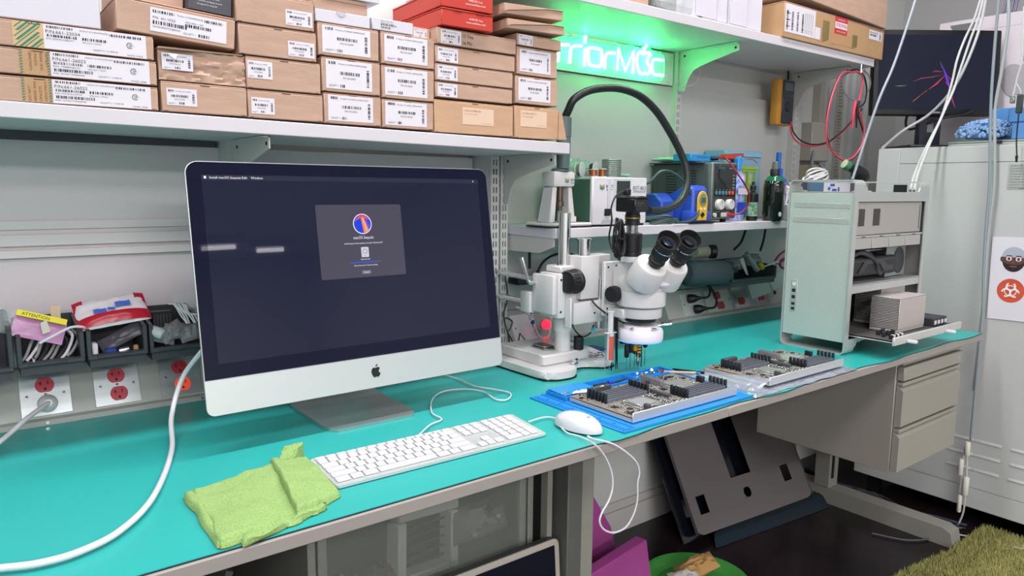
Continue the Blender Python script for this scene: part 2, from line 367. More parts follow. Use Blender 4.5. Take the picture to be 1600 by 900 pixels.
# three long cartons at far left with white part labels
for k, (z0, z1, xe, pn, sn, md, seal) in enumerate(((1.3625, 1.4025, .2955, 'P/N:661-26022', 'S/N: VCFXHACWYG', 'MODEL: A2589', 1), (1.4045, 1.4455, .2955, 'P/N:661-26023', 'S/N: FS8BDJJ121', 'MODEL: A2589', 1), (1.4465, 1.487, .293, 'P/N:661-22034', 'S/N: JG9VDWSEATV', 'MODEL: A2502', 0))):
    t = carton(-.05, xe, z0, z1, ('long brown carton labelled 26022, lowest of the left stack', 'long brown carton labelled 26023, middle of the left stack', 'long brown carton labelled 22034, top of the left stack with striped green tape')[k])
    X0 = (.1395, .1395, .133)[k]; X1 = (.2835, .2835, .2805)[k]
    if k == 2:
        tp = MB().box(.092, .133, Yb-.0004, Yb-.0001, z0+.001, z1-.001).build('seal_tape', mat('tape_cream', '#c9ab7c', .5), t)
        b = MB(); H = z1-z0-.002
        for i in range(-6, 12):
            s = .0045*i; w_ = .0026 if i % 2 else .0012
            P0 = Vector((.092+max(0, s), 0, 0))
            # diagonal stripe clipped to the tape
            def cl(u): return max(.092, min(.133, u))
            a0 = .092 + s*1.6; sl = 1.05
            for seg in range(8):
                h0 = seg/8*H; h1 = (seg+1)/8*H
                xa = a0 + h0*sl; xb = a0 + h1*sl
                if xa < .0918 or xb + w_*1.6 > .1332: continue
                b.quad((xa, Yb-.0007, z0+.001+h0), (xa+w_*1.6, Yb-.0007, z0+.001+h0), (xb+w_*1.6, Yb-.0007, z0+.001+h1), (xb, Yb-.0007, z0+.001+h1))
        b.build('tape_stripe', GREENT, tp, flat=True)
    else:
        tp = MB().box(.0985, .1385, Yb-.0004, Yb-.0001, z0+.001, z1-.001).build('seal_tape', mat('tape_brown', '#b28c63', .45), t)
        b = MB()
        for xx in (.0985, .1345):
            for i in range(9):
                zz = z0+.002+i*.0042; b.quad((xx, Yb-.0007, zz), (xx+.0038, Yb-.0007, zz+.0016), (xx+.0038, Yb-.0007, zz+.0034), (xx, Yb-.0007, zz+.0018))
        b.build('tape_stripe', GREENT, tp, flat=True)
        b = MB()
        for i, wd in enumerate(('DO NOT', 'BREAK SEAL', 'UNLESS', 'USING PARTS')):
            L_ = .031 if k == 0 else .029
            if k == 1: b.text(wd, .0052, (.1325-.0073*i+.0, Yb-.0008, z1-.004), ex=(0,0,-1), ey=(1,0,0), width=L_*(.75 if i % 2 == 0 else 1))
            else: b.text(wd, .0052, (.110+.0073*i, Yb-.0008, z0+.003), ex=(0,0,1), ey=(-1,0,0), width=L_*(.75 if i % 2 == 0 else 1))
        b.build('tape_print', mat('tape_text', '#6d5233', .7), tp, flat=True)
    lb = MB().box(X0, X1, Yb-.0005, Yb-.0001, z0+.0015, z1-.0015).build('shipping_label', WHITEP, t)
    b = MB(); w = X1-X0; h = z1-z0-.003; Z0 = z0+.0015; yy = Yb-.0008
    bars(b, X0+.03*w, Z0+.86*h, .24*w, .09*h, yy, .0013); b.text(pn, .19*h, (X0+.02*w, yy, Z0+.65*h), width=.32*w)
    bars(b, X0+.03*w, Z0+.50*h, .28*w, .10*h, yy, .0013); b.text(sn, .085*h, (X0+.02*w, yy, Z0+.39*h), width=.26*w)
    if k < 2: bars(b, X0+.03*w, Z0+.21*h, .38*w, .12*h, yy, .0013); b.text('IMEI: 357967150468968', .08*h, (X0+.02*w, yy, Z0+.10*h), width=.30*w)
    b.text('PRODUCT OF CHINA(MAINLAND)', .075*h, (X0+.34*w, yy, Z0+.86*h), width=.28*w); bars(b, X0+.63*w, Z0+.80*h, .32*w, .10*h, yy, .0015)
    bars(b, X0+.36*w, Z0+.50*h, .24*w, .11*h, yy, .0014); b.text('(9D):2410 + FXCD', .08*h, (X0+.36*w, yy, Z0+.38*h), width=.18*w)
    b.text('(Q)QTY:1', .09*h, (X0+.46*w, yy, Z0+.12*h), width=.12*w); b.text('S 00018', .09*h, (X0+.60*w, yy, Z0+.12*h), width=.1*w)
    b.text(md, .085*h, (X0+.80*w, yy, Z0+.05*h), width=.16*w)
    # round certification mark
    c = Vector((X0+.83*w, yy, Z0+.50*h)); rr = .13*h
    for i in range(20):
        a0 = R(40+i*14); a1 = R(40+i*14+14)
        b.quad(c+Vector((math.cos(a0)*rr, 0, math.sin(a0)*rr)), c+Vector((math.cos(a1)*rr, 0, math.sin(a1)*rr)), c+Vector((math.cos(a1)*rr*.8, 0, math.sin(a1)*rr*.8)), c+Vector((math.cos(a0)*rr*.8, 0, math.sin(a0)*rr*.8)))
    b.text('SP', .17*h, (c.x-.012*w, yy, c.z-.06*h)); b.text('us', .06*h, (c.x+.035*w, yy, c.z-.02*h))
    b.build('print', INK, lb, flat=True)
# white carton on top at left
t = thing('white_carton', (.07, .6, 1.488), 'large plain white carton on top of the leftmost stack', 'box')
MB().box(-.07, .215, .467, .745, 1.4885, 1.60, bev=.0015).build('box_body', WBOX, t)
MB().box(-.07, .215, .4675, .745, 1.6005, 1.606, bev=.001).build('lid', WBOX, t)

def lab(par, bx, fx0, fx1, fz0, fz1, **k):
    x0, x1, z0, z1 = bx; w = x1-x0; h = z1-z0
    return label_std(par, x0+fx0*w, x0+fx1*w, z0+fz0*h, z0+fz1*h, k.pop('y', Yb), **k)
BX = {
 'B1': (.300, .4475, 1.3625, 1.415), 'B2': (.299, .4465, 1.416, 1.4745),
 'C1': (.4485, .5965, 1.3615, 1.414), 'C2': (.4475, .593, 1.4155, 1.474), 'C3': (.436, .586, 1.4755, 1.5315), 'C4': (.433, .583, 1.5325, 1.589),
 'D1': (.598, .7245, 1.3605, 1.421), 'D2': (.595, .7235, 1.4225, 1.490), 'D3': (.589, .7215, 1.4915, 1.554),
 'E1': (.7265, .8525, 1.3595, 1.419), 'E2': (.7265, .8545, 1.4205, 1.488), 'E3': (.726, .8555, 1.4895, 1.555),
 'F1': (.854, 1.0745, 1.3565, 1.4285), 'F2': (.857, 1.071, 1.4325, 1.467), 'F3': (.857, 1.0725, 1.4685, 1.506), 'F4': (.857, 1.078, 1.507, 1.5435), 'F5': (.861, 1.081, 1.5465, 1.5825),
 'G1': (1.078, 1.218, 1.3555, 1.432), 'G2': (1.0795, 1.213, 1.4365, 1.502), 'G3': (1.083, 1.211, 1.504, 1.5685), 'G4': (1.083, 1.223, 1.571, 1.5985)}
LB = {
 'B1': 'brown carton with small label right of the 26022 box, on the shelf', 'C1': 'brown carton with small label on the shelf, second along from the long boxes',
 'C2': 'brown carton with label at its left, right of the crumpled box', 'C3': 'brown carton with small label above the middle row, beside the tilted box', 'C4': 'topmost brown carton with small label, cut by the upper edge of the photo',
 'D1': 'brown carton with large white label, bottom of the fourth column', 'D2': 'brown carton with large white label, middle of the fourth column', 'D3': 'brown carton with large white label, third up in the fourth column under a white lid',
 'E1': 'brown carton with large white label, bottom of the fifth column', 'E2': 'brown carton with large white label, middle of the fifth column', 'E3': 'brown carton with large white label, top of the fifth column',
 'F1': 'wide warm brown carton with faded label under the flat cartons', 'F2': 'flat brown carton, lowest of four flat ones in a stack', 'F3': 'flat brown carton, second of four flat ones from below', 'F4': 'flat brown carton, third of four flat ones from below', 'F5': 'flat brown carton with handwriting under the red boxes',
 'G1': 'warm brown carton with faded label and open side flap at the shelf end', 'G2': 'brown carton with large white label, second up at the shelf end', 'G3': 'brown carton with large white label, third up at the shelf end', 'G4': 'flat brown carton with shaded label on the shelf end column'}
for k, bx in BX.items():
    if k == 'B2': continue
    t = carton(bx[0], bx[1], bx[2], bx[3], LB[k], m=CARD2 if k in ('F1', 'G1') else CARD)
    if k == 'B1': lab(t, bx, .06, .40, .22, .78, rows='small')
    elif k == 'C1': lab(t, bx, .045, .34, .15, .72, rows='small')
    elif k == 'C2': lab(t, bx, .02, .34, .32, .86, rows='small')
    elif k in ('C3', 'C4'): lab(t, bx, .62, .97, .12, .62, rows='small')
    elif k[0] in 'DE':
        lab(t, bx, .07 if k[0] == 'D' else .06, .85 if k[0] == 'D' else .86, .10, .93, pn={'D1':'P/N 923-04906','D2':'P/N 923-04907','D3':'P/N 923-06090','E1':'P/N 923-02936','E2':'P/N 923-06064','E3':'P/N 923-06067'}[k])
    elif k == 'F1': lab(t, bx, .34, .735, .30, .82, rows='faded', paper=CREAM, dark=mat('faded_ink', '#b3846e', .8))
    elif k == 'G1': lab(t, bx, .13, .72, .36, .86, rows='faded', paper=CREAM, dark=mat('faded_ink'))
    elif k[0] == 'F':
        lab(t, bx, .03 if k != 'F5' else .05, .27 if k != 'F5' else .29, .08, .90, rows='small')
        if k == 'F5':
            b = MB(); b.text('15 Vaa.', .011, (bx[0]+.31*.22, Yb-.0006, bx[2]+.021), width=.030); b.text('16 Mo .', .011, (bx[0]+.31*.22, Yb-.0006, bx[2]+.006), width=.031); b.build('handwriting', INK, t, flat=True)
    elif k in ('G2', 'G3'): lab(t, bx, .07, .82, .12, .92, pn='P/N 923-06839' if k == 'G2' else 'P/N 923-06069')
    elif k == 'G4': lab(t, bx, .04, .34, .06, .92, rows='small')
    if k == 'G1':
        MB().hexa([(1.2185,.466,1.357),(1.232,.45,1.357),(1.234,.452,1.357),(1.2195,.468,1.357),(1.2185,.466,1.430),(1.222,.456,1.418),(1.224,.458,1.418),(1.2195,.468,1.430)]).build('side_flap', CARD2, t)
# crumpled carton
bx = BX['B2']; t = thing('crumpled_cardboard_box', (.373, .6, bx[2]), 'crumpled dented brown carton with a torn label', 'box', 'brown cartons on the long wall shelf')
def crf(u, v):
    x = bx[0] + u*(bx[1]-bx[0]); z = bx[2] + .001 + v*(bx[3]-bx[2]-.004)
    d = .006*noise.noise(Vector((u*5, v*4, 1))) + .004*noise.noise(Vector((u*14, v*9, 4))) + .006*math.exp(-((u-.2)**2+(v-.85)**2)*30)
    return (x, Yb+.003+max(-.002, d), z - (0.003*abs(noise.noise(Vector((u*9, 3, 3)))) if v > .95 else 0))
b = MB().grid(26, 12, crf)
b.build('crumpled_front', mat('cardboard_crumpled', '#ba9b87', .85, var=.05, vs=12, bump=.35, bs=70), t, ang=25)
MB().box(bx[0]+.001, bx[1]-.001, .475, .745, bx[2]+.001, bx[3]-.003, bev=.002).build('box_body', CARD, t)
MB().hexa([(bx[0],.461,bx[3]-.006),(bx[1]-.004,.466,bx[3]-.003),(bx[1]-.003,.62,bx[3]-.001),(bx[0]+.001,.62,bx[3]-.001),(bx[0],.460,bx[3]-.003),(bx[1]-.004,.465,bx[3]-.001),(bx[1]-.003,.62,bx[3]-.0003),(bx[0]+.001,.62,bx[3]-.0003)]).build('bent_top_flap', CARD, t)
label_std(t, .304, .355, 1.4345, 1.4625, Yb+.0005, rows='small', pn='P/N 923-01')
MB().prism([(.313,1.462),(.330,1.4615),(.326,1.452),(.320,1.456)], Yb-.002, Yb-.0016, 'xz').build('torn_flap', mat('torn_white', '#f0eef2', .7), t)
# tilted long carton with label 661-10222
ang = R(3.3)
T = Matrix.Translation((.236, .44, 1.4915)) @ Matrix.Rotation(R(0), 4, 'Z') @ Matrix.Rotation(ang, 4, 'Y')
t = thing('cardboard_box', (.33, .58, 1.48), 'tilted brown carton labelled 10222 leaning across the top of the left stacks', 'box', 'brown cartons on the long wall shelf')
MB(T).box(0, .193, .025, .30, .001, .0525, bev=.0015).build('box_body', CARD, t)
MB(T).box(0, .193, .026, .30, .0535, .056, bev=.001).build('top_flap', CARD, t)
lb = MB(T).box(.052, .178, .0245, .0249, .008, .047).build('shipping_label', WHITEP, t)
b = MB(T); yy = .0242
bars(b, .056, .039, .034, .0045, yy); b.text('P/N:  661-10222', .006, (.056, yy, .029), width=.036); bars(b, .056, .020, .055, .006, yy); b.text('S/N:DD784507M7AJR0NA4', .004, (.056, yy, .0145), width=.044)
b.text('Product of China(Mainland)', .004, (.095, yy, .040), width=.042); bars(b, .140, .038, .032, .0045, yy); b.text('(9D):1843 + 507', .004, (.108, yy, .031), width=.03); bars(b, .108, .0245, .045, .005, yy); b.text('(Q) QTY 1', .004, (.105, yy, .012), width=.02); bars(b, .13, .011, .018, .005, yy)
b.build('print', INK, lb, flat=True)
# cartons and dark slip box resting on top of the tilted carton
T2 = Matrix.Translation((.255, .47, 1.548)) @ Matrix.Rotation(ang, 4, 'Y')
t = thing('cardboard_box', (.30, .6, 1.55), 'brown carton lying behind the tilted carton at the upper edge', 'box')
MB(T2).box(0, .095, .02, .25, .0015, .06, bev=.0015).build('box_body', CARD, t)
t = thing('dark_slip_box', (.38, .6, 1.55), 'dark charcoal printed slip box on top of the tilted carton', 'box')
MB(T2).box(.097, .172, .0, .25, .0015, .08, bev=.001).build('box_body', mat('charcoal_card', '#4a4a52', .55), t)
b = MB(T2)
for i, wd in enumerate(('Environment', 'Please recycle this product', 'recyclable packaging material', 'Designed for long life')): b.text(wd, .0035, (.113, -.0004, .030-.006*i), width=(.02, .038, .042, .034)[i])
for i in range(16):
    a0 = i*PI/8; a1 = a0+PI/8; c = Vector((.106, -.0004, .026)); b.quad(*[c+Vector((math.cos(q)*rr, 0, math.sin(q)*rr)) for q, rr in ((a0,.0045),(a1,.0045),(a1,.0038),(a0,.0038))])
b.build('print', WHITEP, t, flat=True)
# white lid boxes
t = thing('white_lid_box', (.645, .6, 1.5555), 'low white lidded box on the fourth column of cartons', 'box')
MB().box(.586, .703, .467, .60, 1.5555, 1.579, bev=.001).build('box_body', WBOX, t)
MB().prism([(.640+.010*math.cos(a), 1.579+.009*math.sin(a)) for a in [R(180+18*i) for i in range(11)]], .4662, .467, 'xz').build('thumb_notch', mat('notch_grey', '#bdbac4', .7), t)
t = thing('cardboard_box', (.64, .6, 1.58), 'brown box sitting on the low white lidded box', 'box')
MB().box(.585, .699, .470, .70, 1.5798, 1.5985, bev=.001).build('box_body', CARD, t)
MB().box(.585, .699, .471, .70, 1.599, 1.607, bev=.001).build('top_flap', CARD, t)
t = thing('white_lid_box', (.66, .6, 1.608), 'white lidded box at the very top above the fourth column', 'box')
MB().box(.60, .725, .466, .69, 1.6075, 1.64, bev=.001).build('box_body', WBOX, t)
t = thing('white_carton', (.756, .6, 1.556), 'small white printed carton on the fifth column of cartons', 'box')
MB().box(.708, .804, .467, .60, 1.5565, 1.580, bev=.001).build('box_body', WBOX, t)
b = MB(); yy = .4665
b.text('Input: 100-240V', .003, (.728, yy, 1.5745), width=.028); bars(b, .728, 1.5665, .036, .0035, yy, .0012); bars(b, .728, 1.561, .022, .0035, yy, .0012); b.text('MADE IN CHINA', .0025, (.728, yy, 1.5705), width=.03)
b.build('print', INK, t, flat=True)
# shaded carton behind the flat stack
t = thing('cardboard_box', (.845, .58, 1.5565), 'shaded brown carton tucked behind the flat stack under the red box', 'box')
MB().box(.812, .8595, .49, .72, 1.5565, 1.580, bev=.001).build('box_body', CARD, t)
label_std(t, .818, .852, 1.559, 1.577, .49, rows='small')
# red boxes, turned a little
REDB = mat('red_carton', '#bf3a2c', .45, var=.05, vs=8)
for k, (x, z, yaw) in enumerate(((.868, 1.585, 2), (.866, 1.624, 3))):
    T = Matrix.Translation((x, .455, z)) @ Matrix.Rotation(R(-yaw), 4, 'Z')
    t = thing('red_carton', (.93, .58, z), ('lower of the two red cartons with white web address', 'upper of the two red cartons, cut by the photo edge')[k], 'box', 'red cartons on the shelf')
    MB(T).box(0, .134, 0, .24, .0008, .034, bev=.0012).build('box_body', REDB, t)
    MB(T).box(-.0008, .1348, -.0008, .24, .0343, .0373, bev=.0008).build('lid', REDB, t)
    b = MB(T); b.text('AMFELTEC Corp', .0058, (.088, -.0006, .019), align='c', width=.036); b.text('www.amfeltec.com', .0058, (.088, -.0006, .0115), align='c', width=.052)
    b.build('print', mat('white_print', '#f2e6e2', .5), t, flat=True)
    MB(T).box(.03, .05, -.0012, 0, .0325, .0342).box(.09, .11, -.0012, 0, .0325, .0342).build('tuck_slot', mat('deep_red', '#5b1510', .8), t)
# two tilted open-lid cartons at the top right of the shelf
for k, (x0, x1, z0, z1, a) in enumerate(((1.045, 1.218, 1.603, 1.626, -1.2), (1.036, 1.213, 1.634, 1.659, -2.0))):
    T = Matrix.Translation((x0, .455, z0)) @ Matrix.Rotation(R(a), 4, 'Y') @ Matrix.Rotation(R(-2), 4, 'Z')
    t = thing('cardboard_box', ((x0+x1)/2, .58, z0), ('brown mailer carton beside the red boxes with a half open lid', 'topmost brown mailer carton right of the red boxes')[k], 'box')
    w = x1-x0; h = z1-z0
    MB(T).box(0, w, 0, .25, .0005, h-.004, bev=.001).build('box_body', CARD, t)
    MB(T).hexa([(0,-.002,h-.004),(w,-.002,h-.0035),(w,.25,h-.0035),(0,.25,h-.004),(0,-.002,h-.002),(w,-.002,h-.0015),(w,.25,h-.0015),(0,.25,h-.002)]).build('lid', CARD, t)
    MB(T).hexa([(.0,-.0035,.004),(.012,-.0035,.008),(.012,-.001,.008),(0,-.001,.004),(0,-.0035,h-.004),(w*.7,-.0035,h-.004),(w*.7,-.001,h-.004),(0,-.001,h-.004)]).build('lid_flap', CARD, t)
# ------------------------------------------------------------------ traced cable and tube paths (metres)
P={
'n_r0':[(1.451,0.735,1.604),(1.451,0.735,1.64),(1.456,0.735,1.651),(1.465,0.735,1.654),(1.492,0.735,1.657)],
'n_r1':[(1.496,0.735,1.603),(1.498,0.735,1.641),(1.504,0.735,1.652),(1.516,0.735,1.657),(1.542,0.735,1.66)],
'n_i':[(1.556,0.735,1.603),(1.557,0.735,1.655)],
'n_idot':[(1.555,0.735,1.669),(1.557,0.735,1.692)],
'n_o':[(1.577,0.735,1.659),(1.614,0.735,1.66),(1.626,0.735,1.654),(1.627,0.735,1.617),(1.618,0.735,1.608),(1.584,0.735,1.608),(1.574,0.735,1.613),(1.571,0.735,1.652)],
'n_r2':[(1.642,0.735,1.604),(1.643,0.735,1.638),(1.65,0.735,1.65),(1.663,0.735,1.654),(1.685,0.735,1.655)],
'n_M':[(1.697,0.735,1.606),(1.699,0.735,1.672),(1.733,0.735,1.607),(1.768,0.735,1.671),(1.768,0.735,1.602)],
'n_apple':[(1.816,0.735,1.668),(1.8,0.735,1.672),(1.787,0.735,1.663),(1.784,0.735,1.641),(1.792,0.735,1.618),(1.807,0.735,1.605),(1.823,0.735,1.609),(1.84,0.735,1.608),(1.851,0.735,1.624),(1.844,0.735,1.634),(1.833,0.735,1.644),(1.837,0.735,1.659),(1.848,0.735,1.669),(1.836,0.735,1.675)],
'n_leaf':[(1.815,0.735,1.677),(1.821,0.735,1.69),(1.83,0.735,1.696)],
'n_c':[(1.912,0.735,1.659),(1.874,0.735,1.658),(1.859,0.735,1.651),(1.859,0.735,1.621),(1.872,0.735,1.61),(1.913,0.735,1.611)],
'n_back':[(1.428,0.735,1.676),(1.519,0.735,1.674),(1.534,0.735,1.687),(1.562,0.735,1.693),(1.577,0.735,1.675),(1.621,0.735,1.674),(1.664,0.735,1.677),(1.687,0.735,1.689),(1.722,0.735,1.677),(1.763,0.735,1.691),(1.799,0.735,1.681),(1.835,0.735,1.7),(1.873,0.735,1.678),(1.917,0.735,1.675),(1.924,0.735,1.642),(1.915,0.735,1.599),(1.84,0.735,1.59),(1.74,0.735,1.588),(1.684,0.735,1.591),(1.604,0.735,1.592),(1.528,0.735,1.589),(1.478,0.735,1.595),(1.43,0.735,1.59)],
'goose':[(1.224,0.44,1.4),(1.228,0.44,1.429),(1.237,0.43,1.455),(1.273,0.42,1.477),(1.322,0.41,1.488),(1.374,0.4,1.489),(1.431,0.39,1.475),(1.483,0.38,1.441),(1.525,0.37,1.393),(1.561,0.36,1.34),(1.578,0.35,1.294),(1.572,0.34,1.246),(1.538,0.33,1.209),(1.48,0.315,1.189),(1.424,0.305,1.182),(1.38,0.3,1.183)],
'imac_cord':[(0.951,0.578,0.765),(0.957,0.528,0.765),(0.953,0.453,0.765),(0.974,0.403,0.765),(0.987,0.354,0.765),(0.952,0.317,0.765),(0.931,0.332,0.765),(0.943,0.399,0.765),(0.919,0.443,0.765),(0.867,0.454,0.765),(0.812,0.412,0.765),(0.764,0.333,0.765),(0.758,0.285,0.765),(0.72,0.268,0.765),(0.661,0.214,0.77)],
'mouse_cable':[(0.886,0.161,0.768),(0.934,0.169,0.766),(0.948,0.149,0.766),(0.927,0.113,0.766),(0.909,0.07,0.766),(0.914,0.044,0.766),(0.914,0.014,0.766)],
'mouse_loop':[(0.892,-0.008,0.777),(0.912,-0.014,0.76),(0.934,-0.014,0.732),(0.949,-0.014,0.701),(0.952,-0.014,0.672),(0.943,-0.014,0.649),(0.926,-0.014,0.63),(0.92,-0.014,0.613),(0.933,-0.014,0.593),(0.961,-0.014,0.579),(0.993,-0.014,0.581),(1.014,-0.014,0.602),(1.023,-0.014,0.63),(1.022,-0.014,0.664),(1.026,-0.014,0.685),(1.016,-0.014,0.708),(0.99,-0.014,0.732),(0.957,-0.014,0.755),(0.928,-0.014,0.769),(0.903,-0.014,0.778),(0.89,-0.014,0.784),(0.889,-0.008,0.786)],
'power_cord':[(-0.014,0.116,0.768),(0.011,0.107,0.768),(0.049,0.093,0.768),(0.094,0.096,0.768),(0.147,0.13,0.768),(0.206,0.222,0.768),(0.272,0.406,0.768),(0.297,0.511,0.8),(0.33,0.556,0.86),(0.363,0.521,0.92)],
'plug_cord':[(0.099,0.66,0.814),(0.075,0.64,0.802),(0.047,0.6,0.791),(0.022,0.56,0.785),(-0.005,0.52,0.784)],
'lead_red':[(2.622,0.69,1.503),(2.61,0.68,1.465),(2.608,0.66,1.432),(2.623,0.63,1.41),(2.641,0.59,1.407),(2.669,0.56,1.419),(2.699,0.53,1.45),(2.722,0.5,1.493),(2.73,0.48,1.532)],
'lead_loop':[(2.665,0.47,1.669),(2.584,0.47,1.661),(2.545,0.47,1.624),(2.516,0.47,1.572),(2.495,0.47,1.504),(2.494,0.47,1.448),(2.509,0.47,1.403),(2.567,0.47,1.367),(2.638,0.47,1.35),(2.706,0.47,1.367),(2.757,0.47,1.414),(2.764,0.47,1.462),(2.738,0.47,1.508),(2.707,0.47,1.553),(2.721,0.47,1.612),(2.724,0.47,1.659),(2.665,0.47,1.674)],
'lead_black':[(2.656,0.475,1.676),(2.58,0.475,1.657),(2.546,0.475,1.62),(2.511,0.475,1.55),(2.5,0.475,1.471),(2.526,0.475,1.404),(2.59,0.475,1.361),(2.671,0.475,1.349),(2.738,0.475,1.378),(2.778,0.475,1.439),(2.715,0.475,1.531),(2.762,0.475,1.569),(2.77,0.475,1.617),(2.743,0.475,1.662),(2.692,0.475,1.682),(2.656,0.475,1.676)],
'lead_black2':[(2.623,0.69,1.498),(2.612,0.67,1.46),(2.62,0.64,1.427),(2.635,0.6,1.412),(2.656,0.56,1.418),(2.694,0.53,1.45),(2.721,0.5,1.497),(2.757,0.48,1.546)],
'wire_grey':[(2.662,0.49,1.674),(2.628,0.49,1.652),(2.623,0.49,1.617),(2.65,0.49,1.59),(2.7,0.49,1.575),(2.761,0.49,1.58),(2.806,0.49,1.61),(2.825,0.49,1.647),(2.805,0.49,1.676),(2.769,0.49,1.689)],
'probe_b':[(2.695,0.465,1.568),(2.691,0.465,1.528),(2.695,0.465,1.47)],
'probe_r':[(2.666,0.46,1.565),(2.655,0.46,1.514),(2.658,0.46,1.465)],
'cab_a':[(2.724,0.3,1.912),(2.667,0.3,1.796),(2.593,0.3,1.659),(2.501,0.3,1.524),(2.414,0.32,1.276)],
'cab_b':[(3.138,0.25,1.969),(3.093,0.25,1.881),(3.025,0.25,1.798),(2.975,0.25,1.717),(2.949,0.25,1.634),(2.892,0.25,1.515),(2.818,0.25,1.431),(2.755,0.25,1.36),(2.592,0.2,1.289),(2.505,0.17,1.239)],
'cab_c':[(3.107,0.23,1.96),(3.075,0.23,1.875),(3.02,0.23,1.788),(2.959,0.23,1.678),(2.92,0.23,1.606),(2.86,0.23,1.529),(2.793,0.23,1.444),(2.74,0.23,1.375),(2.62,0.2,1.296),(2.51,0.16,1.239)],
'cab_d':[(3.05,0.2,1.945),(3.026,0.2,1.852),(2.974,0.2,1.755),(2.939,0.22,1.652),(2.97,0.27,1.591),(2.965,0.33,1.525),(2.922,0.4,1.467),(2.916,0.47,1.404)],
'cab_e':[(2.87,0.094,1.895),(2.87,0.093,1.759),(2.87,0.088,1.566),(2.87,0.077,1.403),(2.87,0.066,1.26),(2.87,0.064,1.126),(2.87,0.058,0.968),(2.87,0.048,0.832),(2.87,0.046,0.74),(2.87,0.046,0.552),(2.87,0.044,0.341)],
'cab_f':[(2.875,0.067,1.891),(2.875,0.06,1.796),(2.875,0.066,1.65),(2.875,0.074,1.523),(2.875,0.064,1.392),(2.875,0.054,1.26),(2.875,0.056,1.104),(2.875,0.054,0.968),(2.875,0.05,0.831),(2.875,0.052,0.738),(2.875,0.053,0.525)],
'cab_g':[(2.86,0.014,1.848),(2.86,0.004,1.683),(2.86,0.012,1.621),(2.86,0.019,1.559)],
'cab_h':[(2.86,-0.002,1.511),(2.86,-0.004,1.452),(2.86,-0.011,1.378),(2.86,-0.015,1.356)],
'drop1':[(2.87,0.058,0.332),(2.87,0.059,0.27)],
'drop2':[(2.87,0.062,0.306),(2.87,0.062,0.208),(2.87,0.064,0.133),(2.87,0.049,0.063),(2.87,0.063,0.002)],
'adA':[(2.87,0.053,0.333),(2.87,0.051,0.28)],
'adB':[(2.87,0.067,0.263),(2.87,0.068,0.201)],
'adC':[(2.87,0.046,0.201),(2.87,0.046,0.129)],
'adD':[(2.87,0.061,0.126),(2.87,0.06,0.059)],
'adl':[(2.87,0.051,0.28),(2.87,0.046,0.201),(2.87,0.044,0.13),(2.87,0.045,0.065),(2.87,0.056,0.015),(2.87,0.062,-0.012)],
'adl2':[(2.87,0.063,0.202),(2.87,0.061,0.126)],
'ps_lead':[(1.837,0.44,1.333),(1.868,0.44,1.334),(1.874,0.42,1.314),(1.891,0.4,1.278),(1.929,0.4,1.246),(1.949,0.4,1.215),(1.953,0.41,1.187),(1.939,0.42,1.167),(1.921,0.43,1.161)],
'loop_cam':[(1.29,0.3,1.232),(1.26,0.3,1.218),(1.246,0.3,1.19),(1.249,0.3,1.16),(1.252,0.31,1.117),(1.261,0.3,1.082),(1.262,0.29,1.121)],
'floorcab':[(2.765,0.011,0.01),(2.786,-0.063,0.01),(2.817,-0.131,0.01),(2.832,-0.164,0.01)],
'grn_wire':[(2.048,0.7,1.661),(2.06,0.7,1.637),(2.052,0.7,1.608),(2.019,0.7,1.586),(1.973,0.7,1.582)],
'sh_cab1':[(2.376,0.7,1.084),(2.352,0.7,1.041),(2.31,0.7,1.014)],
'sh_cab2':[(2.507,0.7,1.086),(2.498,0.7,1.043),(2.48,0.7,1.001)],
'arc_cab':[(1.364,0.72,0.981),(1.393,0.72,1.018),(1.444,0.72,1.037),(1.51,0.72,1.032),(1.565,0.72,1.001)]}
# ------------------------------------------------------------------ benches with turquoise mats
for i, (x0, x1) in enumerate(((-.7, 1.3295), (1.3305, 2.76))):
    t = thing('workbench', ((x0+x1)/2, .37, 0), ('left grey workbench carrying the large computer', 'right grey workbench carrying the metal tower, with a hanging drawer unit')[i], 'desk')
    MB().box(x0, x1, 0, .785, .7355, .757, bev=.0015).build('desktop', DESKT, t)
    if i == 0:
        MB().box(.925, .965, .08, .62, .0, .735, bev=.002).build('leg', mat('leg_dark', '#545652', .5), t)
        MB().box(.965, 1.018, .10, .16, .0, .735, bev=.003).build('leg', mat('leg_grey', '#85867c', .5), t)
        MB().box(-.6, -.55, .10, .16, 0, .735, bev=.003).build('leg', STEELD, t)
    else:
        MB().prism([(-.0,.0),(.01,.052),(.04,.064),(.60,.064),(.62,.0)], 2.672, 2.742, 'yz').build('leg_foot', STEELD, t)
        MB().box(2.672, 2.742, .46, .52, .06, .735, bev=.002).build('leg_post', STEELD, t)
        MB().box(2.690, 2.702, .455, .46, .10, .60).build('post_slot', SLOT, t)
        MB().cyl((2.696,.45,.235), (2.696,.456,.235), .008).build('bolt', CHROME, t)
        MB().box(1.36, 2.70, .56, .575, .62, .735).build('rear_beam', STEELD, t)
def matedge(x):
    if x < .92: return .006
    return .006 + .0045*math.sin(x*11) + .004*math.sin(x*23+1) - .003
def make_mat(x0, x1, label):
    t = thing('bench_mat', ((x0+x1)/2, .36, .757), label, 'mat')
    n = 60; xs = [x0+(x1-x0)*i/n for i in range(n+1)]
    for nm, m, za, zb, dy in (('mat_base', MATE, .7573, .7585, -.0012), ('mat_surface', MATT, .7586, .760, 0)):
        poly = [(x, matedge(x)+dy) for x in xs] + [(x1, .728), (x0, .728)]
        MB().prism(poly, za, zb, 'xy').build(nm, m, t)
make_mat(-.69, 2.75, 'long turquoise rubber mat covering the benches')

